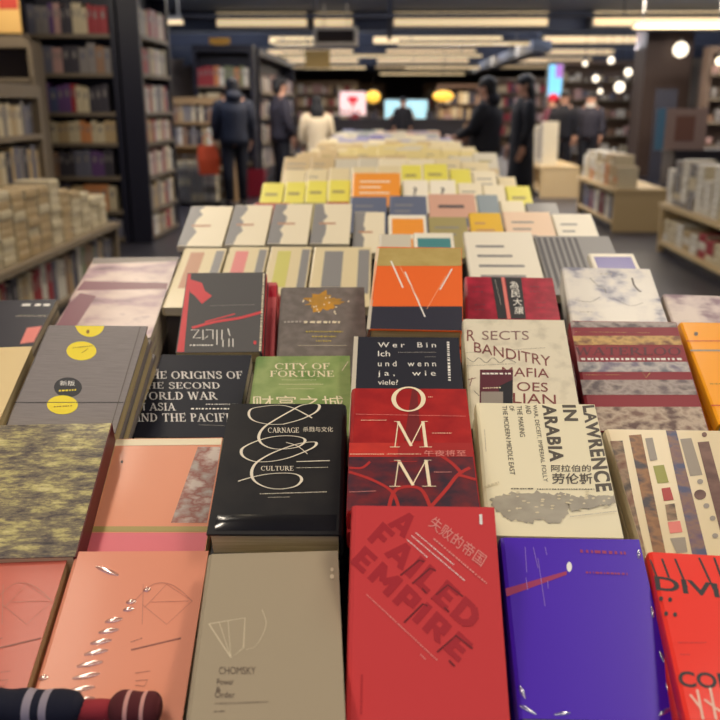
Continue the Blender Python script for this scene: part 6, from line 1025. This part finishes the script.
def bookcase(name,label,M,w,dp,h,levels,m,em,back=True,top=True):
    r=empty(name,label,'bookcase',M)
    for s in(0,1):
        b=MB(); x=0 if s==0 else w-.06; b.box((x,0,0),(x+.06,dp,h),m); b.build('side_panel',r)
    b=MB(); b.box((.0605,dp-.02,0),(w-.0605,dp,h),m); b.build('back_panel',r)
    for z in levels:
        b=MB(); b.box((.061,.0,z-.035),(w-.061,dp-.0205,z),em); b.box((.061,-.002,z-.04),(w-.061,.0,z),em); b.build('shelf',r)
    b=MB(); b.box((.061,.0,h-.1),(w-.061,dp-.0205,h),m); b.build('top_panel',r)
    return r
R=random.Random(4)
# tall dark bookcase facing the camera
lv=[.06,.34,.69,1.03,1.33,1.71,2.08]
MA=Matrix.Translation((-3.62,9.1,0)); bookcase('tall_bookcase','tall navy black bookcase at left whose shelves face the camera',MA,.95,.32,2.62,lv,NAVYW,SHELFM)
pals=[dict(c=['slate','white','slate']),dict(c=['dark','tan','orange','cream']),dict(c=['brown','dark','slate','purple','dark']),dict(c=['cream','tan','cream','orange','cream','tan']),dict(c=['purple','blue','purple','red','cream','dark','dark','white']),dict(c=['slate','slate','pink','dark','grey','grey','brown','grey']),dict(c=['slate','grey','purple','pink','dark','cream','cream','red','red','grey'])]
sh=['bottom','second lowest','third lowest','middle','third highest','second highest','top']
for i,z in enumerate(lv):
    gap=(lv+[2.5])[i+1]-z-.07
    shelf_row(MA@Matrix.Translation((.065,.02,z)),.82,min(.29,gap),pals[i],f'on the {sh[i]} shelf of the tall navy bookcase','books in the tall navy bookcase',R)
# its neighbour faces the aisle
MBk=Matrix.Translation((-2.44,9.12,0))@Matrix.Rotation(D(90),4,'Z'); bookcase('aisle_bookcase','tall navy bookcase facing the left aisle, flat dark end panel to camera',MBk,1.25,.21,2.62,lv,NAVYW,SHELFM)
for i,z in enumerate(lv):
    gap=(lv+[2.5])[i+1]-z-.07
    shelf_row(MBk@Matrix.Translation((.065,.02,z)),1.12,min(.28,gap),['white','cream','red','grey','pink','tan'],f'on the {sh[i]} shelf of the aisle bookcase','books in the aisle bookcase',R,.08,.12)
# wooden wall shelf behind the left platform
MC=Matrix.Translation((-2.79,5.1,0))@Matrix.Rotation(D(90),4,'Z'); bookcase('wooden_bookcase','worn pale wooden bookcase at the left frame edge',MC,2.2,.26,1.56,[.5,.83,1.18],GREYW,GREYW)
for i,z in enumerate((.83,1.18)): shelf_row(MC@Matrix.Translation((.065,.03,z)),2.05,.27,['slate','grey','tan','dark','cream','brown'],f'on the {["lower","upper"][i]} shelf of the worn wooden bookcase','books in the worn wooden bookcase',R,.06,.1)
b=MB(); b.box((-.3,0,0),(.3,.02,.62),mat('poster_cream',(232,186,110),.5)); b.box((.12,-.004,.2),(.29,-.0005,.6),mat('poster_red',(196,70,56),.5)); b.box((-.3,.02,-.06),(.3,.2,0),GREYW)
plain('poster_board','cream and red poster board at the top left frame corner','poster',b,Matrix.Translation((-3.55,8.2,2.02)))
b=MB(); b.box((-.35,.0,1.9),(.35,.3,1.96),GREYW); b.box((-.35,.0,1.6),(.35,.3,1.64),GREYW); b.box((-.35,.28,0),(.35,.3,1.9),WD); [b.box((s*.35-.02,.0,0),(s*.35+.02,.28,1.9),GREYW) for s in(-1,1)]
plain('side_rack','tall rack carrying the cream poster behind the wooden bookcase','rack',b,Matrix.Translation((-3.55,8.2,0)))
# ---------------------------------------------------------------- low platforms with piles
def flat_book(W,L,t,c):
    key=('f',round(W,3),round(L,3),round(t,3),c)
    if key not in BMESH:
        b,p=book_shapes(W,L,t,bm(c),PAGEW,'L'); b.add(p.v,p.f,PAGEW)
        BMESH[key]=b.mesh('book')
    return BMESH[key]
def platform(label,M,length,dp,h=.48):
    """local x runs along the aisle edge, local y away from the aisle"""
    r=empty('display_platform',label,'display platform',M)
    for x in(0,length-.04):
        b=MB(); b.box((x,0,0),(x+.04,dp,h-.0405),PALEW if 'right' in label else GREYW); b.build('end_panel',r)
    m=PALEW if 'right' in label else GREYW
    b=MB(); b.box((-.01,-.02,h-.04),(length+.01,dp,h),m); b.build('top_board',r)
    b=MB(); b.box((.0405,0,.08),(length-.0405,dp,.115),m); b.build('lower_shelf',r)
    b=MB(); b.box((.0405,dp-.03,.1155),(length-.0405,dp-.005,h-.0405),DARKW); b.build('back_panel',r)
    b=MB(); b.box((.06,.05,0),(length-.06,dp-.06,.0795),DARKW); b.build('plinth',r)
    return r
def piles(M,length,rng,pal,hfun,where,group,z=.48,t=(.03,.04),rows=1,pitch=.2,y0=.03):
    n=int(length/pitch)
    for i in range(n):
        c=rng.choice(pal); zz=z+.0008; k=0; tt=rng.choice(t); top=hfun(i/n)
        while zz+tt<z+top:
            cc=c if rng.random()<.75 else rng.choice(pal)
            Mx=M@Matrix.Translation((.03+i*pitch+rng.uniform(-.005,.005),y0+rng.uniform(0,.012),zz))@Matrix.Rotation(D(-90),4,'Z')@Matrix.Rotation(D(180),4,'Z')@Matrix.Translation((.115,-.17,0)) if False else M@Matrix.Translation((.03+i*pitch+.085,y0+.12+rng.uniform(0,.012),zz))@Matrix.Rotation(D(90),4,'Z')@Matrix.Translation((0,-.085,0))
            place(flat_book(.24,.17,tt-.001,cc),'piled_book',f'{cc} book, {nth(k)} from bottom in {nth(i)} pile from {where}','book',Mx,group); zz+=tt;k+=1
ML=Matrix.Translation((-2.2,4.4,0))@Matrix.Rotation(D(90),4,'Z')
platform('low platform at the left with pale book piles above coloured books',ML,2.75,.55)
piles(ML,2.7,R,['cream','cream','tan','cream','tan'],lambda f:.48-.26*max(0,f-.5)/.5,'near end of left platform','book piles on the left platform',t=(.055,.06))
shelf_row(ML@Matrix.Translation((.05,.03,.115)),2.64,.30,['tan','brown','slate','white','red','dark','green','cream'],'on the lower shelf of left platform','books under the left platform top',R,.06,.1,dp=.2)
# white books lying before it
M1=Matrix.Translation((2.73,8.75,0))@Matrix.Rotation(D(-90),4,'Z')
platform('nearest low pale platform at right, cut by the frame edge',M1,3.2,.6)
piles(M1,3.15,R,['white','white','grey','cream','white'],lambda f:.36+.1*((f*7)%1>.4),'far end of nearest right platform','book piles on the nearest right platform',t=(.055,.06))
piles(M1,3.1,R,['white','white','cream','red','tan'],lambda f:.24,'far end under nearest right platform','book piles under the nearest right platform',z=.115,t=(.06,.07))
M2=Matrix.Translation((2.62,12.0,0))@Matrix.Rotation(D(-90),4,'Z')
platform('middle low pale platform at right with blank end panel',M2,1.9,.6)
piles(M2,1.85,R,['cream','white','orange','cream','tan'],lambda f:.3+.08*((f*5)%1>.5),'far end of middle right platform','book piles on the middle right platform',t=(.06,.07))
shelf_row(M2@Matrix.Translation((.05,.03,.115)),1.78,.28,['dark','slate','white','dark','red','blue'],'on the lower shelf of middle right platform','books under the middle right platform top',R,.06,.1,dp=.2)
M3=Matrix.Translation((2.42,15.4,0))@Matrix.Rotation(D(-90),4,'Z')
platform('farthest low pale platform at right, beside the shoppers',M3,1.6,.6)
piles(M3,1.45,R,['white','white','grey'],lambda f:.55+.14*f,'far end of farthest right platform','tall white piles on the farthest right platform',t=(.085,.095))
b=MB(); b.box((-.28,0,0),(.28,.02,.46),mat('poster_dim',(150,128,122),.6)); b.box((-.30,-.006,0),(-.2,-.0005,.46),mat('poster_blue',(84,128,160),.5)); b.box((-.08,-.006,.1),(.14,-.0005,.38),mat('poster_figure',(120,84,74),.6)); b.box((-.2,.0205,0),(.2,.12,.02),FRAME)
plain('poster_stand','dim picture board with a blue left edge standing behind the right platforms','poster',b,Matrix.Translation((3.42,10.45,.90)))
b=MB(); b.box((-.4,-.02,0),(.4,.45,.9),mat('plinth_dark',(48,44,50),.6)); b.box((-.42,-.04,.86),(.42,.47,.8995),MATS['plinth_dark']); plain('dark_counter','dark counter block under the picture board at right','counter',b,Matrix.Translation((3.75,10.42,0)))
b=MB(); b.box((-.19,0,0),(.19,.03,1.66),mat('banner_dark',(34,34,46),.7)); b.box((-.25,-.1,-.0),(.25,.15,.03),MATS['banner_dark']); plain('dark_banner','tall dark banner right of the brown column','banner',b,Matrix.Translation((5.0,16.3,.75-.75)))
# gift shelves far right
def gift_shelf(label,x,y,w,n):
    M=Matrix.Translation((x,y,0)); lvv=[.3,.7,1.1,1.5,1.9]
    bookcase('display_shelf',label,M,w,.35,2.35,lvv,mat('gift_wood',(96,78,66),.6),SHELFM)
    rg=random.Random(n)
    for li,z in enumerate(lvv):
        xx=.09
        while xx<w-.25:
            k=rg.choice(('box','jar','box','cup')); s=rg.uniform(.08,.17); c=rg.choice(('white','pink','cream','grey','slate','white','brown'))
            b=MB()
            if k=='box': b.box((0,0,0),(s,.14,s*rg.uniform(.8,1.5)),bm(c)); b.box((s*.4,-.001,0),(s*.6,0,s*.8),bm('dark'))
            elif k=='jar': b.rings([(0,s*.3,s*.3,s/2,.1),(.01,s*.42,s*.42,s/2,.1),(s*.9,s*.42,s*.42,s/2,.1),(s*1.0,s*.28,s*.28,s/2,.1),(s*1.15,s*.28,s*.28,s/2,.1)],bm(c),12)
            else: b.rings([(0,s*.3,s*.3,s/2,.1),(s*.75,s*.42,s*.42,s/2,.1),(s*.76,s*.36,s*.36,s/2,.1),(s*.1,s*.26,s*.26,s/2,.1)],bm(c),12)
            names=dict(box='gift_box',jar='gift_jar',cup='gift_cup')
            plain(names[k],f'small pale gift {k} among blurred goods on {label[:44].rsplit(" ",1)[0]}','gift',b,M@Matrix.Translation((xx,.04,z+.0008)),f'blurred {k} goods on {label[:44].rsplit(" ",1)[0]}'); xx+=s+rg.uniform(.02,.08)
gift_shelf('wide gift shelf behind the bright bulbs, left of the brown column',3.75,21,2.4,2)
gift_shelf('gift shelf at the right frame edge beyond the dark banner',5.55,15.9,1.9,3)
# low wooden shelf and wire cage at left, behind the first shopper
ME=Matrix.Translation((-3.2,13.0,0)); bookcase('low_wooden_shelf','low pale wooden shelf behind the man in the left aisle',ME,1.0,.3,1.5,[.5,.83,1.16],mat('honey_wood',(150,122,86),.6),MATS['honey_wood'])
for i,z in enumerate((.83,1.16)): shelf_row(ME@Matrix.Translation((.065,.02,z)),.87,.26,['cream','tan','brown','dark','white','grey'],f'on {["lower","upper"][i]} shelf behind the aisle man','books in the low wooden shelf',R,.05,.08)
rt=empty('wire_cage','wire cage trolley of pale book bundles below the low wooden shelf','trolley',Matrix.Translation((-3.15,12.55,0))); b=MB()
for i in range(6): b.tube([(i*.16,0,.06),(i*.16,0,.72)],.008,FRAME,6)
for i in range(5): b.tube([(0,0,.06+.16*i),(.8,0,.06+.16*i)],.008,FRAME,6); b.tube([(0,0,.06+.16*i),(0,.4,.06+.16*i)],.008,FRAME,6); b.tube([(.8,0,.06+.16*i),(.8,.4,.06+.16*i)],.008,FRAME,6)
b.build('wire_frame',rt); b=MB(); b.box((0,0,.045),(.8,.4,.058),FRAME); b.build('tray',rt)
b=MB(); [b.ball((x,y,.022),.022,DARKW,8,6) for x in(.05,.75) for y in(.05,.35)]; b.build('castors',rt)
for i in range(4):
    for k in range(5):
        c=R.choice(('white','cream','grey'))
        place(flat_book(.24,.17,.11,c),'book_bundle',f'{c} book bundle in wire cage, {nth(i)} column from left, {nth(k)} from bottom','book',Matrix.Translation((-3.15+.1+.185*i,12.72,.06+.112*k))@Matrix.Rotation(D(90),4,'Z')@Matrix.Translation((0,-.085,0)),'bundles in the wire cage')
# second dark bookcase, with colourful books on top shelf
MF=Matrix.Translation((-3.0,14.2,0)); bookcase('dark_bookcase','second dark bookcase in the left aisle, small yellow sign on top',MF,.95,.3,2.28,[.5,.9,1.3,1.68],NAVYW,SHELFM)
shelf_row(MF@Matrix.Translation((.065,.02,1.68)),.82,.3,dict(c=['red','red','orange','white','green','orange','green','white']),'on top shelf of second dark bookcase','bright books in the second dark bookcase',R,.06,.08)
shelf_row(MF@Matrix.Translation((.065,.02,1.3)),.82,.28,['dark','green','cream','brown'],'on second shelf of second dark bookcase','dim books in the second dark bookcase',R,.06,.1)
b=MB(); b.box((-.16,0,0),(.16,.02,.09),mat('sign_yellow',(196,146,50),.5)); b.box((-.1,.0,-.012),(.1,.1,0),MATS['sign_yellow']); plain('shelf_sign','small yellow sign on top of the second dark bookcase','sign',b,Matrix.Translation((-2.55,14.15,2.2925)))
MG=Matrix.Translation((-2.0,14.55,0))@Matrix.Rotation(D(90),4,'Z'); bookcase('long_bookcase','long dark bookcase lining the aisle behind the blurred shoppers',MG,5.5,.3,2.25,[.4,.8,1.2,1.6],NAVYW,SHELFM)
for li,z in enumerate((.4,.8,1.2,1.6)): shelf_row(MG@Matrix.Translation((.065,.02,z)),5.3,.3,['dark','white','pink','slate','brown','cream'],f'on {["lowest","second lowest","second highest","highest"][li]} shelf of the long aisle bookcase','books in the long aisle bookcase',R,.25,.3) if False else None
rb=random.Random(9)
b=MB()
for z in(.4,.8,1.2,1.6):
    x=.08
    while x<5.3:
        T=rb.uniform(.05,.12); b.box((x,.03,z+.001),(x+T-.005,.2,z+rb.uniform(.2,.3)),bm(rb.choice(('dark','dark','pink','slate','brown','white')))); x+=T
o=b.build('books'); o.matrix_world=MG; tag(o,'dim rows of books filling the long dark aisle bookcase','books',None,'stuff')
# brown shelving and counter at the far centre
MHc=Matrix.Translation((1.55,27,0)); bookcase('brown_bookcase','brown bookcase far behind, right of the amber lamps',MHc,1.6,.3,1.95,[.5,.95,1.4],mat('brown_wood',(84,62,48),.6),MATS['brown_wood'])
b=MB(); rb=random.Random(10)
for z in(.5,.95,1.4):
    x=.08
    while x<1.4: T=rb.uniform(.06,.14); b.box((x,.03,z+.001),(x+T-.005,.2,z+rb.uniform(.25,.34)),bm(rb.choice(('brown','tan','white','dark','cream')))); x+=T
o=b.build('books'); o.matrix_world=MHc; tag(o,'blurred brown and pale books filling the far brown bookcase','books',None,'stuff')
FARC=[(-3.6,34,'far pale bookcase behind the pink lit sign, left end of hall'),(3.3,30,'far brown bookcase right of centre behind the long black coat'),(-2.6,38,'farthest bookcase at the back wall, left of the cyan screen'),(1.6,38,'farthest bookcase at the back wall, right of the cyan screen')]
for fi,(x,y,lb) in enumerate(FARC):
    MX=Matrix.Translation((x,y,0)); bookcase('far_bookcase',lb,MX,2.6,.3,2.2,[.4,.85,1.3,1.75],mat('far_wood',(120,96,72),.6),SHELFM)
    b=MB(); rb=random.Random(40+fi)
    for z in(.4,.85,1.3,1.75):
        xx=.08
        while xx<2.42: T=rb.uniform(.08,.2); b.box((xx,.03,z+.001),(xx+T-.01,.2,z+rb.uniform(.2,.34)),bm(rb.choice(('brown','tan','white','pink','cream','dark','red')))); xx+=T
    o=b.build('books'); o.matrix_world=MX; tag(o,'blurred rows of books filling the '+lb,'books',None,'stuff'); o['label']=' '.join(o['label'].split()[:16])
b=MB(); b.box((-1.9,0,0),(1.9,.7,.98),mat('counter_dark',(40,36,42),.6)); b.box((-1.95,-.04,.98),(1.95,.74,1.02),MATS['counter_dark']); [b.box((-1.6+.5*i,.1,1.02),(-1.4+.5*i,.4,1.1+.05*(i%3)),bm(('dark','red','dark','brown','white','dark','pink')[i])) for i in range(7)]
plain('service_counter','dark service counter across the far end of the hall','counter',b,Matrix.Translation((.2,24,0)))
# ---------------------------------------------------------------- people
SKIN=mat('skin',(186,140,116),.6); HAIR=mat('black_hair',(18,17,22),.6); SHOE=mat('dark_shoe',(22,20,24),.5)
def person(label,x,y,rot,H,top,legs,face=True,coat=0.0,hair='short',arms=None,hat=None,stride=0,bulk=1.0,hood=False,collar=None):
    s=H/1.75; r=empty('person',label,'person',Matrix.Translation((x,y,0))@Matrix.Rotation(D(rot),4,'Z')@Matrix.Scale(s,4))
    (le,lw),(re,rw)=arms or (((-.25,.0,1.15),(-.24,.07,.92)),((.25,.0,1.15),(.24,.07,.92)))
    V=[(0,0,.95),(0,0,1.1),(0,.0,1.28),(0,-.01,1.44),(0,.0,1.52),(0,.02,1.6),(0,.015,1.69)]; E=[(i,i+1) for i in range(6)]; RA=[.13,.12,.14,.075,.055,.085,.075]
    for sx,e,w in((-1,le,lw),(1,re,rw)):
        i=len(V); V+=[(sx*.17,-.01,1.41),e,w]; RA+=[.06,.045,.034]; E+=[(3,i),(i,i+1),(i+1,i+2)]
        j=len(V); V+=[(sx*.09,0,.9),(sx*.1,.02+stride*sx,.49),(sx*.1,-.02+1.6*stride*sx,.1),(sx*.11,.11+1.6*stride*sx,.035)]; RA+=[.095,.062,.045,.038]; E+=[(0,j),(j,j+1),(j+1,j+2),(j+2,j+3)]
        d=(Vector(w)-Vector(e)).normalized(); wv=Vector(w); sd=Vector((sx,0,0))-d*d.x*sx; sd=sd.normalized() if sd.length>.1 else Vector((0,1,0)); fr=d.cross(sd)
        h=len(V); V.append(tuple(wv+d*.055)); RA.append(.03); E.append((i+2,h))
        for k,(o_,ln) in enumerate(((-.03,.075),(-.011,.088),(.009,.082),(.028,.066))):
            q=len(V); base=wv+d*.095+fr*o_; V+=[tuple(base),tuple(base+d*ln*.5-sd*.008),tuple(base+d*ln-sd*.026)]; RA+=[.0105,.009,.007]; E+=[(h,q),(q,q+1),(q+1,q+2)]
        q=len(V); V+=[tuple(wv+d*.05-fr*.04),tuple(wv+d*.085-fr*.055-sd*.012)]; RA+=[.0115,.009]; E+=[(h,q),(q,q+1)]
    me=bpy.data.meshes.new('body'); me.from_pydata(V,E,[]); o=bpy.data.objects.new('body',me); link(o)
    md=o.modifiers.new('skin','SKIN'); md.use_smooth_shade=True
    sv=me.skin_vertices[0].data
    for i,q in enumerate(RA): sv[i].radius=(q,q)
    sv[0].use_root=True
    ss=o.modifiers.new('subsurf','SUBSURF'); ss.levels=1; ss.render_levels=1
    dg=bpy.context.evaluated_depsgraph_get(); me2=bpy.data.meshes.new_from_object(o.evaluated_get(dg)); bpy.data.objects.remove(o)
    me2.name='body'; me2.materials.clear(); me2.materials.append(SKIN); me2.polygons.foreach_set('use_smooth',[True]*len(me2.polygons))
    link(bpy.data.objects.new('body',me2),r)
    k=bulk; b=MB()
    b.rings(([(coat,.2*k,.17*k),(.6,.2*k,.16*k)] if coat else [])+[(.86,.19*k,.145*k),(.95,.185*k,.145*k),(1.1,.17*k,.135*k),(1.28,.195*k,.15*k,0,-.005),(1.38,.2*k,.135*k,0,-.01),(1.44,.15,.1,0,-.01),(1.50,.085,.08,0,-.005)],top,18)
    for sx,e,w in((-1,le,lw),(1,re,rw)):
        w2=Vector(e)+(Vector(w)-Vector(e))*.93
        b.tube([(sx*.13,-.01,1.43),(sx*.19,-.01,1.39),tuple((Vector((sx*.19,-.01,1.39))+Vector(e))/2),e,tuple((Vector(e)+w2)/2),tuple(w2)],[.06,.08*k,.075*k,.065*k,.058,.05],top,10)
    if hood: b.ball((0,-.09,1.5),(.12,.08,.09),top)
    b.build('coat' if coat else 'jacket',r)
    if collar: b=MB(); b.rings([(1.46,.105,.09,0,-.005),(1.54,.085,.085)],collar,14); b.build('collar',r)
    b=MB()
    for sx in(-1,1): b.tube([(sx*.085,0,.97),(sx*.09,0,.85),(sx*.1,.02+stride*sx,.5),(sx*.1,-.015+1.6*stride*sx,.1)],[.1,.105,.08,.062],legs,12)
    b.build('trousers',r)
    for sx in(-1,1):
        b=MB(); yy=1.6*stride*sx; b.loft([[(sx*.105+.048*math.cos(2*math.pi*q/10)*wd,yy+yo,max(.004,.045+.045*math.sin(2*math.pi*q/10)*hh)) for q in range(10)] for yo,wd,hh in((-.085,.7,.9),(-.04,1,1.1),(.05,1,1),(.13,1,.8),(.19,.6,.5))],SHOE); b.build('shoe',r)
    b=MB(); b.ball((0,-.015,1.675),(.098,.112,.09),HAIR); b.ball((0,-.055,1.61),(.092,.07,.1),HAIR)
    if hair=='long':
        b.rings([(1.36,.09,.03,0,-.10),(1.45,.115,.05,0,-.085),(1.58,.108,.07,0,-.06),(1.7,.09,.07,0,-.02)],HAIR,12)
    b.build('hair',r)
    if face:
        b=MB(); b.ball((0,.112,1.615),(.013,.018,.02),SKIN,8,6)
        b.ball((-.087,.01,1.62),(.012,.02,.03),SKIN,8,6); b.ball((.087,.01,1.62),(.012,.02,.03),SKIN,8,6); b.build('nose_and_ears',r)
        b=MB(); [b.ball((sx*.032,.094,1.64),(.012,.008,.006),mat('eye_dark',(24,18,18),.3),8,6) for sx in(-1,1)]; b.build('eyes',r)
        b=MB(); b.ball((0,.1,1.57),(.022,.008,.007),mat('lips',(140,78,74),.5),8,6); b.build('mouth',r)
    if hat:
        b=MB(); b.ball((0,-.01,1.69),(.115,.125,.1),hat); b.build('cap',r)
    return r
BLK=mat('black_coat',(20,20,30),.8); NVJ=mat('navy_jacket',(28,32,46),.7); DKT=mat('dark_trousers',(18,19,30),.8); WHC=mat('white_coat',(206,190,160),.8); GRJ=mat('grey_jacket',(40,38,50),.8); WHT=mat('white_scarf',(206,198,190),.8)
readarm=(((-.25,.08,1.17),(-.15,.30,1.08)),((.25,.06,1.17),(.17,.28,1.05)))
person('person in navy jacket and dark trousers standing in the left aisle, back turned',-2.09,12.4,18,1.755,NVJ,DKT,hood=True,bulk=1.12,stride=.03)
person('person in dark clothes beside the dark bookcase, left of the white coat',-1.55,13.4,-60,1.78,GRJ,DKT,bulk=1.1)
person('person in cream white coat seen from behind, left of the far display end',-1.0,13.2,10,1.52,WHC,DKT,hair='long',coat=.62)
person('person in black jacket at right of the display, head bent over books',1.17,10.5,70,1.70,BLK,DKT,arms=readarm,bulk=1.32,hood=True)
person('person in long black coat with dark hair, right of the black jacket',1.66,10.9,100,1.74,BLK,DKT,coat=.3,hair='long',bulk=1.0)
RED=mat('red_cap',(206,26,52),.7)
person('person wearing a bright red cap, partly behind the long black coat',3.2,17.4,120,1.56,mat('pink_jacket',(120,60,74),.8),DKT,hat=RED)
person('person in black right of the red cap, behind the platform piles',3.15,16.0,150,1.63,BLK,DKT,hair='long',bulk=1.15)
person('person with white scarf between platform piles at right, dark coat',3.72,16.5,160,1.61,GRJ,DKT,collar=WHT)
person('person in dark clothes, silhouette before the cyan screen far away',.46,23.2,170,1.56,BLK,DKT)
# hand-held and floor things
b=MB(); ob=mat('orange_bag',(226,84,40),.6); b.loft([[(-.13,-.05,0),(.13,-.05,0),(.13,.05,0),(-.13,.05,0)],[(-.15,-.06,.2),(.15,-.06,.2),(.15,.06,.2),(-.15,.06,.2)],[(-.14,-.03,.40),(.14,-.03,.40),(.14,.03,.40),(-.14,.03,.40)]],ob,smooth=False)
b.tube([(-.07,0,.39),(-.06,0,.5),(.0,0,.545),(.06,0,.5),(.07,0,.39)],.008,ob,6)
plain('shopping_bag','orange shopping bag held at the left side of the aisle man','bag',b,Matrix.Translation((-2.46,12.40,.455))@Matrix.Rotation(D(20),4,'Z'))
rt=empty('shopping_basket','dark red shopping basket on the floor right of the aisle man','basket',Matrix.Translation((-2.02,13.9,0)))
rd=mat('basket_red',(130,24,44),.5); b=MB()
b.loft([[(-.13,-.1,0),(.13,-.1,0),(.13,.1,0),(-.13,.1,0)],[(-.16,-.13,.42),(.16,-.13,.42),(.16,.13,.42),(-.16,.13,.42)],[(-.15,-.12,.42),(.15,-.12,.42),(.15,.12,.42),(-.15,.12,.42)],[(-.12,-.09,.02),(.12,-.09,.02),(.12,.09,.02),(-.12,.09,.02)]],rd,smooth=False); b.build('basket_body',rt)
b=MB(); b.tube([(-.155,0,.41),(-.15,0,.55),(0,0,.62),(.15,0,.55),(.155,0,.41)],.012,DARKW,8); b.build('handle',rt)
b=MB(); b.ball((0,0,0),(.14,.1,.12),mat('tan_bag',(166,132,88),.8)); b.tube([(-.06,0,.1),(0,0,.2),(.06,0,.1)],.01,MATS['tan_bag'],6); plain('tan_pouch','tan rounded pouch sitting in the red basket','bag',b,Matrix.Translation((-2.02,13.9,.142)))
b=MB(); b.box((-.07,-.1,0),(.07,.1,.018),bm('pink')); b.box((-.067,-.101,.002),(.069,-.0995,.016),PAGEW)
plain('pocket_book','small pinkish book held in the hands of the person in black jacket','book',b,Matrix.Translation((.80,10.56,1.0))@Matrix.Rotation(D(70),4,'Z')@Matrix.Rotation(D(25),4,'X'))
# ---------------------------------------------------------------- light
def area(name,loc,rot,sx,sy,p,c=(1,.89,.74),spread=180):
    l=bpy.data.lights.new(name,'AREA'); l.shape='RECTANGLE'; l.size=sx; l.size_y=sy; l.energy=p; l.color=c; l.spread=D(spread)
    o=bpy.data.objects.new(name,l); o.location=loc; o.rotation_euler=rot; link(o); return o
i=0
for y in(-1.3,.7,2.6,4.5,6.4,8.3):  # first pair, behind the camera, is added for front fill and highlights
    for x in((-1.0,1.0) if y>0 else (-.5,.9)):
        side='left' if x<0 else 'right'
        rt=empty('ceiling_light',f'louvred ceiling light over the {side} side of the display, {nth(i//2)} from camera','ceiling light',Matrix.Translation((x,y,2.86))@Matrix.Rotation(D(90 if y<0 else 0),4,'Z'),'louvred lights over the display'); i+=1
        b=MB(); b.box((-.15,-.62,.03),(.15,.62,.1285),FRAME); b.build('housing',rt)
        b=MB(); b.box((-.13,-.6,.012),(.13,.6,.0295),glow('tube_white',(255,236,200),2.0)); b.build('diffuser',rt)
        area('lamp_glow',(x,y,2.855),(0,0,D(90 if y<0 else 0)),.26,1.2,(KEY*.75 if y<1 else KEY if y<4 else KEY*.68) if y>0 else FRONTP,spread=120 if y>0 else 150)
for y in(12.2,16,21,26,31): area('hall_glow',(1.2,y+.1,2.66),(0,0,0),7,.4,HALL,(1,.84,.64))
for y in(11.5,18.9,23.8,28.8): area('up_glow',(-1.6,y,2.45),(math.pi,0,0),8.5,.3,UP,(.92,.93,1)); area('up_glow',(5.6,y,2.45),(math.pi,0,0),4,.3,UP*.5,(.92,.93,1))  # unseen uplights added to lighten the ceiling
area('shelf_glow',(5.2,14,2.9),(D(25),0,0),3,.3,GIFT,(1,.9,.78))  # fill light added to brighten the gift shelves
area('aisle_glow',(-3.1,7.4,2.92),(D(20),0,0),1.2,.5,LEFT*.6,(1,.88,.72)); area('aisle_glow',(-1.5,5.8,2.9),(0,D(-28),0),.4,3.4,LEFT,(1,.88,.72)); area('aisle_glow',(3.6,8,2.9),(0,0,0),.4,4,RIGHT,(1,.86,.68))  # fill lights added to brighten the side shelving and platforms
w=bpy.data.worlds.new('world'); SC.world=w; w.use_nodes=True; w.node_tree.nodes['Background'].inputs[0].default_value=(.30,.34,.55,1); w.node_tree.nodes['Background'].inputs[1].default_value=AMB
